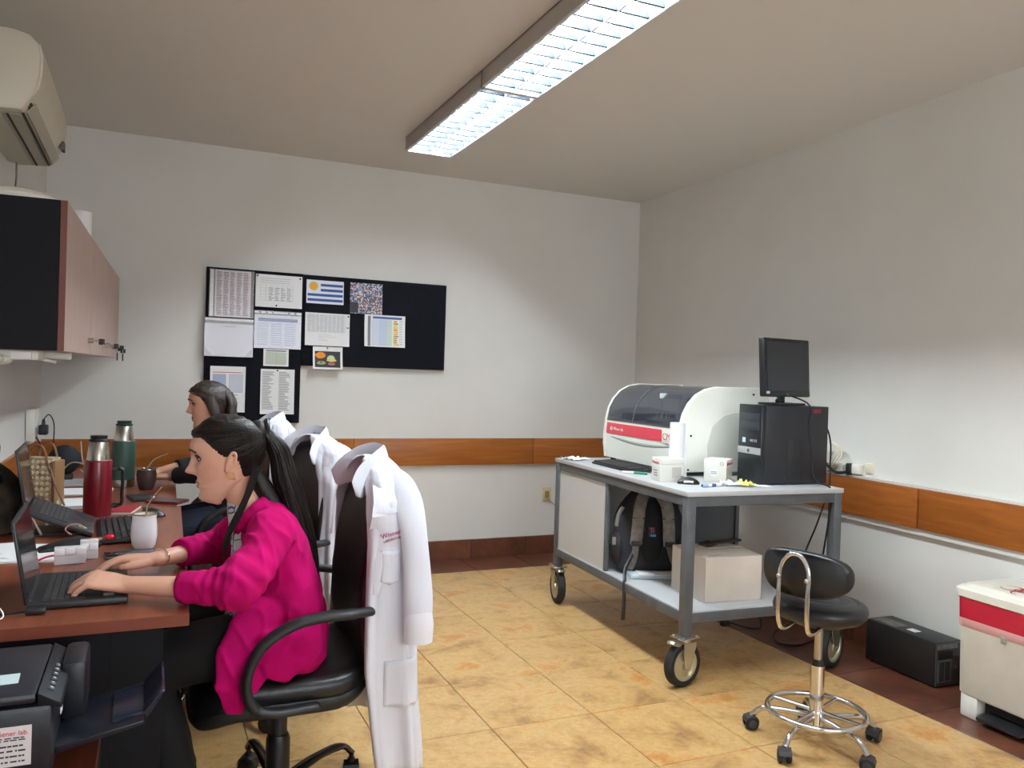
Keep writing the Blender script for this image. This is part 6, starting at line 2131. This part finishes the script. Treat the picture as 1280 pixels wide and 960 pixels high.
for sy in (-1, 1):
    spots.append((hp(0.055, sy * 0.05, -0.02), (0.036, 0.036, 0.032), (214, 150, 128), 0.3))
    spots.append((hp(0.07, sy * 0.031, 0.022), (0.018, 0.02, 0.010), (176, 124, 104), 0.5))
for tp, dr, r_ in tips1 + tips2:
    spots.append((tp, (0.014, 0.014, 0.014), (206, 140, 124), 0.5))
finish_body(me, 'body', w1, ((224, 172, 148), spots))
eye_set(H1, HS, w1)
# nails
b = M()
for (tips, U) in ((tips1, U1), (tips2, U2)):
    for tp, dr, r_ in tips[:4]:
        n_ = (U - dr * U.dot(dr)).normalized()
        c = tp + n_ * r_ * 0.72
        s_ = dr.cross(n_)
        b.tube([c - dr * 0.006, c, c + dr * 0.006], [(0.0045, 0.0014), (0.0052, 0.0016), (0.004, 0.0012)], 10, up=n_)
b.out('fingernails', mat('nail', (226, 178, 168), 0.25), w1, world=True)
# teeth hint
M().tube([hp(0.0865, -0.012, -0.0560), hp(0.0895, 0.0, -0.0562), hp(0.0865, 0.012, -0.0560)], 0.0019, 8).out('teeth', mat('teeth', (230, 226, 220), 0.3), w1, world=True)
# mouth line with a slight smile
ml = []
for q in range(9):
    yq = -0.022 + 0.044 * q / 8
    zq = -0.0562 + 0.0060 * (abs(yq) / 0.022) ** 2
    aq = math.asin(min(1, (abs(yq) / lerp_table(WIDTH, zq)) ** (1 / 0.9)))
    pq = head_point(aq, zq, 0.0)
    ml.append(hp(pq.x + 0.0002, yq, zq))
M().tube(ml, 0.0013, 6).out('mouth_line', mat('mouth_dark', (96, 38, 40), 0.5), w1, world=True)
# earring and bracelet
er = M()
er.torus(tuple(hp(-0.004, -0.0 + 0.079, -0.040)), 0.0095, 0.0014, 22, 6, 'y')
er.torus(tuple(hp(-0.004, -0.079, -0.040)), 0.0095, 0.0014, 22, 6, 'y')
er.ball(hp(-0.012, 0.082, -0.048), 0.004, 10)
er.out('earrings', mat('gold', (220, 180, 110), 0.2, 1.0), w1, world=True)
bc = WRf + V(0.020, 0.020, 0.001)
dv = (ELf - WRf).normalized()
b = M()
ring = []
u_ = V(0, 0, 1)
s_ = dv.cross(u_).normalized()
pts = [bc + s_ * 0.029 * math.cos(2 * PI * i / 26) + u_ * 0.024 * math.sin(2 * PI * i / 26) for i in range(27)]
b.tube(pts, 0.0019, 8)
b.out('bracelet', mat('bracelet_silver', (226, 214, 204), 0.15, 1.0), w1, world=True)

# trousers
b = M()
for sy, kn in ((-1, V(-0.03, 2.40, 0.535)), (1, V(-0.05, 2.60, 0.545))):
    hipj = V(0.37, 2.495 + sy * 0.085, 0.570)
    ank = V(0.112, 2.46 + sy * 0.10, 0.165)
    b.tube(bez([hipj, hipj.lerp(kn, 0.5) + V(0, 0, 0.015), kn], 6), [(0.100 - 0.026 * i / 12) for i in range(13)], 24, round_ends=True)
    b.tube(bez([kn, kn.lerp(ank, 0.35) + V(0.03, 0, 0.0), ank], 6), [0.068 - 0.018 * i / 12 + 0.002 * math.sin(i * 2.1) for i in range(13)], 20)
b.tube([V(0.39, 2.495, 0.66), V(0.395, 2.495, 0.60), V(0.40, 2.495, 0.52)], [(0.150, 0.105), (0.175, 0.112), (0.165, 0.10)], 28, up=(-1, 0, 0), round_ends=True)
me = voxel(b.mesh(), 0.008, 4, 0.5)
link('trousers', me, mat('trouser_black', (11, 11, 14), 0.9, bump=0.2, bscale=60), w1, 180, True)
# shoes: flat black shoes, straps
for sy in (-1, 1):
    ank = V(0.115, 2.46 + sy * 0.10, 0.145)
    M().tube([ank + V(0.035, 0, -0.035), ank + V(-0.03, 0, -0.070), ank + V(-0.10, 0, -0.108), ank + V(-0.155, 0, -0.118)], [(0.030, 0.022), (0.040, 0.026), (0.044, 0.026), (0.032, 0.016)], 18, up=(0.5, 0, 1), round_ends=True).out('shoe', M_BLACK, w1, world=True, smooth=60)

# blouse
b = M()
b.tube([V(0.262, 2.485, 0.960), V(0.275, 2.488, 0.925), V(0.312, 2.478, 0.86), V(0.322, 2.47, 0.78), V(0.316, 2.46, 0.70), V(0.305, 2.455, 0.625)], [(0.050, 0.050), (0.055, 0.062), (0.060, 0.088), (0.070, 0.098), (0.105, 0.100), (0.125, 0.092)], 32, up=(-1, 0, 0.25), round_ends=True)
me = voxel(b.mesh(), 0.008, 3, 0.5)
m = bpy.data.materials.new('blouse_print')
m.use_nodes = True
nt = m.node_tree
bs = nt.nodes['Principled BSDF']
bs.inputs['Roughness'].default_value = 0.8
tc = nt.nodes.new('ShaderNodeTexCoord')
vo = nt.nodes.new('ShaderNodeTexVoronoi')
vo.feature = 'DISTANCE_TO_EDGE'
vo.inputs['Scale'].default_value = 26
nt.links.new(tc.outputs['Object'], vo.inputs['Vector'])
rp = nt.nodes.new('ShaderNodeValToRGB')
rp.color_ramp.elements[0].position = 0.02
rp.color_ramp.elements[0].color = lin((70, 74, 86))
rp.color_ramp.elements[1].position = 0.05
rp.color_ramp.elements[1].color = lin((204, 210, 220))
nt.links.new(vo.outputs['Distance'], rp.inputs['Fac'])
nt.links.new(rp.outputs['Color'], bs.inputs['Base Color'])
link('blouse', me, m, w1, 180, True)

# cardigan


def knit_sleeve(b, SH, EL, CF, r0, r1, seed, folds=0.005):
    a = bez([SH, SH.lerp(EL, 0.5) + V(0.014, 0, 0.004), EL], 9)
    c = bez([EL, EL.lerp(CF, 0.5), CF], 9)
    pts = a + c[1:]
    n = len(pts)
    rs = []
    for i in range(n):
        u = i / (n - 1)
        r = r0 + (r1 - r0) * u
        f = folds * (0.2 + 0.8 * math.exp(-((u - 0.62) / 0.22) ** 2))
        r += f * math.sin(i * 1.75 + seed) + 0.010 * math.exp(-((u - 0.5) / 0.12) ** 2)
        rs.append(r)
    b.tube(pts, rs, 26, cap=True)


b = M()
# torso shell: back curve, open front handled by the blouse poking out
tors = [(V(0.297, 2.486, 0.968), 0.085, 0.045), (V(0.308, 2.487, 0.945), 0.150, 0.062), (V(0.326, 2.488, 0.905), 0.185, 0.084), (V(0.345, 2.49, 0.84), 0.186, 0.098), (V(0.368, 2.49, 0.76), 0.176, 0.104), (V(0.390, 2.49, 0.68), 0.184, 0.104), (V(0.398, 2.49, 0.60), 0.210, 0.112), (V(0.392, 2.49, 0.535), 0.218, 0.116), (V(0.385, 2.49, 0.515), 0.205, 0.110)]
b.tube([t[0] for t in tors], [(t[1], t[2]) for t in tors], 36, up=(-1, 0, 0.15), round_ends=False)
for SH in (SHn, SHf):
    b.ball(SH + V(0.004, 0, -0.004), (0.070, 0.064, 0.064), 20)
b.tube(bez([V(0.238, 2.408, 0.905), V(0.264, 2.402, 0.940), V(0.300, 2.415, 0.966), V(0.328, 2.482, 0.976), V(0.300, 2.550, 0.966), V(0.264, 2.564, 0.940), V(0.238, 2.558, 0.905)], 6), 0.016, 14, round_ends=True)
knit_sleeve(b, SHn + V(0.004, 0.0, -0.004), ELn + V(0.008, 0.0, -0.004), V(0.090, 2.232, 0.792), 0.066, 0.040, 0.3)
knit_sleeve(b, SHf + V(0.004, 0.0, -0.004), ELf + V(0.008, 0.0, -0.004), V(0.100, 2.636, 0.796), 0.066, 0.040, 1.3)
# side flap falling over the thigh and the seat edge, near side
flap = [(V(0.315, 2.335, 0.70), 0.070, 0.020), (V(0.290, 2.315, 0.62), 0.085, 0.018), (V(0.250, 2.292, 0.55), 0.080, 0.015), (V(0.232, 2.275, 0.49), 0.058, 0.013), (V(0.225, 2.268, 0.440), 0.026, 0.010)]
b.tube([t[0] for t in flap], [(t[1], t[2]) for t in flap], 20, up=(0, -1, 0), round_ends=True)
flap = [(V(0.36, 2.30, 0.62), 0.075, 0.020), (V(0.352, 2.285, 0.56), 0.07, 0.016), (V(0.335, 2.276, 0.515), 0.035, 0.010)]
b.tube([t[0] for t in flap], [(t[1], t[2]) for t in flap], 20, up=(0, -1, 0), round_ends=True)
b.tube([V(0.40, 2.30, 0.60), V(0.455, 2.38, 0.575), V(0.475, 2.50, 0.565), V(0.455, 2.62, 0.575)], [(0.03, 0.045)] * 4, 16, up=(0, 0, 1), round_ends=True)
me = voxel(b.mesh(), 0.0055, 3, 0.5)
me.update()
nrm = [v.normal.copy() for v in me.vertices]
for v, n_ in zip(me.vertices, nrm):
    p = v.co
    q = Vector((p.x * 7, p.y * 7, p.z * 10))
    f = noise.noise(q) * 0.006
    # long diagonal drapes from the shoulder and pull folds round the elbow
    ridge = 1 - abs(noise.noise(Vector((p.x * 16 + p.z * 9, p.y * 6, p.z * 5 - p.x * 11 + 3)))) * 2
    f += 0.006 * max(0, ridge) ** 3 - 0.002
    de = min((p - ELn).length, (p - ELf).length)
    if de < 0.13:
        f += 0.0035 * math.sin(95 * (p.x * 0.8 + p.z * 1.1 + 0.4 * p.y) + 3 * noise.noise(q * 1.5)) * (1 - de / 0.13)
    v.co += n_ * f
M_CARD1 = mat('knit_magenta', (190, 6, 100), 0.95, var=0.10, vscale=9, bump=0.25, bscale=400, spec=0.15)
link('cardigan', me, M_CARD1, w1, 180, True)
for CF, EL, r_, nm in ((V(0.090, 2.232, 0.792), ELn, 0.0400, 1), (V(0.100, 2.636, 0.796), ELf, 0.0400, 2)):
    d_ = (CF - EL).normalized()
    M().tube([CF - d_ * 0.030, CF - d_ * 0.004, CF + d_ * 0.006, CF + d_ * 0.004], [r_ + 0.001, r_ + 0.001, r_ - 0.002, r_ - 0.008], 26, cap=False).out('cuff', M_CARD1, w1, world=True, smooth=180)

# hair: cap, ponytail, front lock
M_HAIR1 = mat('hair_dark_brown', (18, 13, 12), 0.48, var=0.5, vscale=60, rgb2=(34, 25, 22), stretch=(1, 1, 0.15), bump=0.5, bscale=120, spec=0.35)
b = M()
hair_cap(b, H1, HS, 0.013, HL_TIED, -0.075, 0.0012)
b.ball(hp(-0.098, 0, 0.066), (0.032, 0.034, 0.034), 18)


def combed(b, MT, scale, hl, n, seed, target_z=0.066, off=0.0135, r=0.0012, zlo=-0.05):
    """fine strands combed back over the cap from the hairline"""
    rnd = random.Random(seed)
    for k in range(n):
        sg = rnd.choice((-1, 1))
        z0 = rnd.uniform(zlo, 0.117)
        lim = hair_line(z0, hl)
        a0 = 0.0
        for q in range(60):
            a0 = PI * q / 60
            if head_point(a0, z0, 0, False).x < lim - 0.004:
                break
        pts = []
        m_ = 16
        wob = rnd.uniform(-0.0015, 0.0025)
        for i in range(m_):
            u = i / (m_ - 1)
            a = a0 + (PI * 0.985 - a0) * u
            z = z0 + (target_z - z0) * u ** 1.5
            pts.append(MT @ (head_point(sg * a, min(z, 0.1185), (off + wob) * min(1, 0.35 + u * 4), False) * scale))
        b.tube(pts, [r * (0.6 + 0.4 * math.sin(PI * i / (m_ - 1))) for i in range(m_)], 4)


combed(b, H1, HS, HL_TIED, 240, 21)
# edge of the cardigan round the neck is built with it below
hc = link('hair_cap', b.mesh('hair_cap'), M_HAIR1, w1, 60, True)
knot = hp(-0.114, 0, 0.070)
gl = [knot, V(0.352, 2.480, 1.120), V(0.376, 2.480, 1.03), V(0.408, 2.474, 0.93), V(0.440, 2.468, 0.83), V(0.462, 2.462, 0.74), V(0.470, 2.46, 0.70)]
wd = [0.020, 0.044, 0.054, 0.054, 0.046, 0.028, 0.006]
b = M()
b.tube(bez(gl, 6), [(lerp_table([(i, w) for i, w in enumerate(wd)], k / 6) * 1.0, lerp_table([(i, w) for i, w in enumerate(wd)], k / 6) * 0.62) for k in range(37)], 26, up=(1, 0, 0.3))


def pony(rnd, u, seg):
    a = rnd.uniform(0, 2 * PI)
    rr_ = rnd.uniform(0.75, 1.12)
    end = rnd.uniform(0.80, 1.0)
    g = bez(gl, 6)
    m_ = max(6, int(len(g) * end))
    out = []
    ph = rnd.uniform(0, 6)
    for i in range(m_):
        w = lerp_table([(j, q) for j, q in enumerate(wd)], i / 6) * rr_
        out.append(g[i] + V(w * 0.62 * math.cos(a + 0.15 * math.sin(i * 0.3 + ph)), w * math.sin(a), w * 0.15 * math.cos(a)))
    return out


strands(b, pony, 230, 0.0017, 0.0009, seed=3)
po = b.out('ponytail', M_HAIR1, w1, world=True, smooth=60)
M().torus(tuple(hp(-0.122, 0, 0.074)), 0.020, 0.008, 24, 8, 'x').out('hair_tie', mat('hair_tie_black', (12, 12, 14), 0.5), w1, world=True)
b = M()
lk = [V(0.292, 2.43, 1.075), V(0.272, 2.412, 1.020), V(0.256, 2.402, 0.985), V(0.236, 2.394, 0.945), V(0.219, 2.385, 0.905), V(0.208, 2.380, 0.868), V(0.198, 2.378, 0.825)]
b.tube(bez(lk, 6), [(0.001 + 0.008 * math.sin(PI * min(1, 0.30 + 0.70 * i / 36)), 0.005) for i in range(37)], 14, up=(0, -1, 0))


def lock(rnd, u, seg):
    g = bez(lk, 6)
    a = rnd.uniform(-1, 1)
    end = rnd.uniform(0.75, 1.0)
    return [g[i] + V(a * (0.004 + 0.009 * math.sin(PI * min(1, 0.25 + 0.75 * i / 36)) + 0.004 * math.sin(i * 0.22 + 5 * a)), -0.006 - rnd.uniform(0, 0.001), 0) for i in range(int(len(g) * end))]


strands(b, lock, 34, 0.0015, 0.0006, seed=5)
np_ = bez([hp(-0.062, 0.0, -0.01), hp(-0.072, 0.0, -0.06), V(0.318, 2.468, 0.995), V(0.362, 2.462, 0.93), V(0.40, 2.462, 0.88)], 6)
b.tube(np_, [(0.050 - 0.016 * i / 24, 0.030) for i in range(25)], 18, up=(1, 0, 0.3), round_ends=True)
b.out('hair_lock', M_HAIR1, w1, world=True, smooth=60)

# ---------------------------------------------------------------- woman at the far desk
w2 = thing('person', 'woman with long loose dark hair in a black sweater at the far desk', 'person', (0.38, 4.42, 0.5))
H2 = head_frame((0.272, 4.30, 1.162), R(8), R(2))
b = M()
head_mesh(b, H2, 0.97)
b.tube([V(0.285, 4.30, 1.12), V(0.31, 4.31, 1.07), V(0.335, 4.33, 1.02), V(0.35, 4.34, 0.97)], [(0.050, 0.050), (0.048, 0.048), (0.06, 0.055), (0.09, 0.07)], 20)
b.tube([V(0.36, 4.35, 1.00), V(0.37, 4.36, 0.95), V(0.385, 4.38, 0.85), V(0.40, 4.40, 0.72), V(0.40, 4.42, 0.60), V(0.40, 4.43, 0.53)], [(0.12, 0.05), (0.16, 0.08), (0.15, 0.095), (0.135, 0.09), (0.165, 0.10), (0.16, 0.09)], 24, up=(-1, 0, 0.1), round_ends=True)
A2 = ((V(0.35, 4.19, 0.95), V(0.27, 4.27, 0.84), V(0.110, 4.415, 0.800)), (V(0.35, 4.53, 0.95), V(0.25, 4.66, 0.84), V(0.055, 4.60, 0.800)))
for i, (SH, EL, WR) in enumerate(A2):
    b.ball(SH, 0.052, 14)
    b.tube([SH, EL], [0.045, 0.036], 14, round_ends=True)
    b.tube([EL, WR], [0.036, 0.024], 14, round_ends=True)
hand(b, A2[0][2], (-1, 0.12, -0.02), (0.1, 1, 0), (0, 0, 1), 0.92, 0.7)
hand(b, A2[1][2], (-1, -0.15, -0.06), (-0.1, -1, 0), (0, 0, 1), 0.92, 0.7)
for sy in (-1, 1):
    kn = V(-0.02, 4.42 + sy * 0.10, 0.53)
    hipj = V(0.37, 4.43 + sy * 0.085, 0.565)
    ank = V(0.0, 4.42 + sy * 0.10, 0.10)
    b.tube([hipj, kn], [0.088, 0.058], 16, round_ends=True)
    b.tube([kn, ank], [0.055, 0.036], 14, round_ends=True)
    b.tube([ank, ank + V(-0.16, 0, -0.05)], [(0.036, 0.034), (0.038, 0.020)], 14, round_ends=True)
me = voxel(b.mesh(), 0.0042, 3, 0.5)
hp2 = lambda x, y, z: H2 @ (V(x, y, z) * 0.97)
spots = [(hp2(0.089, 0, -0.050), (0.014, 0.021, 0.007), (150, 84, 78), 0.8), (hp2(0.089, 0, -0.0625), (0.014, 0.019, 0.007), (156, 88, 80), 0.8)]
finish_body(me, 'body', w2, ((216, 166, 140), spots))
eye_set(H2, 0.97, w2)
b = M()
b.tube([V(0.345, 4.335, 1.005), V(0.358, 4.35, 0.985), V(0.37, 4.36, 0.95), V(0.385, 4.38, 0.85), V(0.40, 4.40, 0.72), V(0.40, 4.42, 0.60), V(0.40, 4.43, 0.53)], [(0.07, 0.045), (0.125, 0.065), (0.18, 0.09), (0.168, 0.108), (0.155, 0.104), (0.185, 0.115), (0.17, 0.10)], 28, up=(-1, 0, 0.1), round_ends=True)
for i, (SH, EL, WR) in enumerate(A2):
    b.ball(SH, 0.062, 14)
    CF = EL.lerp(WR, 0.55 if i else 0.85)
    b.tube(bez([SH, EL, CF], 7), [0.056 - 0.014 * k / 14 + 0.002 * math.sin(2 * k) for k in range(15)], 18, round_ends=False)
me = voxel(b.mesh(), 0.007, 3, 0.5)
link('sweater', me, mat('sweater_black', (24, 24, 30), 0.85, bump=0.2, bscale=80), w2, 180, True)
b = M()
for sy in (-1, 1):
    kn = V(-0.02, 4.42 + sy * 0.10, 0.53)
    hipj = V(0.38, 4.43 + sy * 0.085, 0.57)
    ank = V(0.0, 4.42 + sy * 0.10, 0.12)
    b.tube([hipj, kn], [0.102, 0.070], 18, round_ends=True)
    b.tube([kn, ank], [0.068, 0.050], 16, round_ends=True)
me = voxel(b.mesh(), 0.010, 3, 0.5)
link('trousers', me, mat('jeans_navy', (26, 34, 52), 0.85), w2, 180, True)
for sy in (-1, 1):
    ank = V(0.0, 4.42 + sy * 0.10, 0.085)
    M().tube([ank + V(0.04, 0, -0.035), ank + V(-0.06, 0, -0.045), ank + V(-0.18, 0, -0.058)], [(0.034, 0.045), (0.044, 0.036), (0.032, 0.022)], 16, up=(0, 0, 1), round_ends=True).out('shoe', M_BLACK, w2, world=True)
bw = A2[0][2] + V(0.012, -0.005, 0.0)
b = M()
for k in range(2):
    b.torus((bw.x + 0.012 * k, bw.y, bw.z), 0.027, 0.004, 22, 6, 'x')
b.out('bracelet', mat('beads', (186, 160, 130), 0.4), w2, world=True)
# long loose hair
HL_LOOSE = [(-0.12, -0.02), (-0.07, -0.015), (-0.03, -0.005), (0.0, 0.012), (0.02, 0.026), (0.045, 0.040), (0.065, 0.055), (0.08, 0.068), (0.087, 0.30), (0.12, 0.30)]
M_HAIR2 = mat('hair_brown', (28, 21, 19), 0.55, var=0.6, vscale=50, rgb2=(56, 42, 36), stretch=(1, 1, 0.12), bump=0.6, bscale=100)
b = M()
hair_cap(b, H2, 0.97, 0.013, HL_LOOSE, -0.085, 0.001)
combed(b, H2, 0.97, HL_LOOSE, 150, 33, -0.05, 0.014, 0.0014, 0.02)
b.out('hair_cap', M_HAIR2, w2, world=True, smooth=60)
b = M()
sheet = []
back = [(hp2(-0.085, 0, 0.055), 0.06), (hp2(-0.100, 0, 0.0), 0.082), (hp2(-0.095, 0, -0.05), 0.086), (V(0.405, 4.31, 1.04), 0.088), (V(0.455, 4.33, 0.95), 0.086), (V(0.490, 4.345, 0.86), 0.08), (V(0.505, 4.36, 0.76), 0.06)]
g = bez([p for p, _ in back], 6)
b.tube(g, [(lerp_table([(i, w) for i, (_, w) in enumerate(back)], k / 6), 0.030) for k in range(len(g))], 30, up=(1, 0, 0.2), round_ends=True)


def loose(rnd, u, seg):
    a = rnd.uniform(-1.15, 1.15)
    end = rnd.uniform(0.75, 1.0)
    ph = rnd.uniform(0, 6)
    out = []
    for i in range(int(len(g) * end)):
        w = lerp_table([(j, q) for j, (_, q) in enumerate(back)], i / 6)
        out.append(g[i] + V(0.034 * math.cos(a * 1.3), w * math.sin(a) + 0.003 * math.sin(i * 0.5 + ph), 0.004))
    return out


strands(b, loose, 90, 0.003, 0.0015, seed=11)
b.out('long_hair', M_HAIR2, w2, world=True, smooth=60)
for sy in (-1, 1):
    b = M()
    q = bez([hp2(-0.002, sy * 0.078, 0.045), hp2(-0.012, sy * 0.086, -0.01), hp2(-0.02, sy * 0.084, -0.07), V(0.275, 4.30 - sy * 0.082, 1.00), V(0.265, 4.305 - sy * 0.085, 0.93)], 6)
    b.tube(q, [(0.028 - 0.010 * i / 24, 0.012) for i in range(25)], 14, up=(0, -sy, 0), round_ends=True)
    b.out('hair_lock', M_HAIR2, w2, world=True, smooth=60)
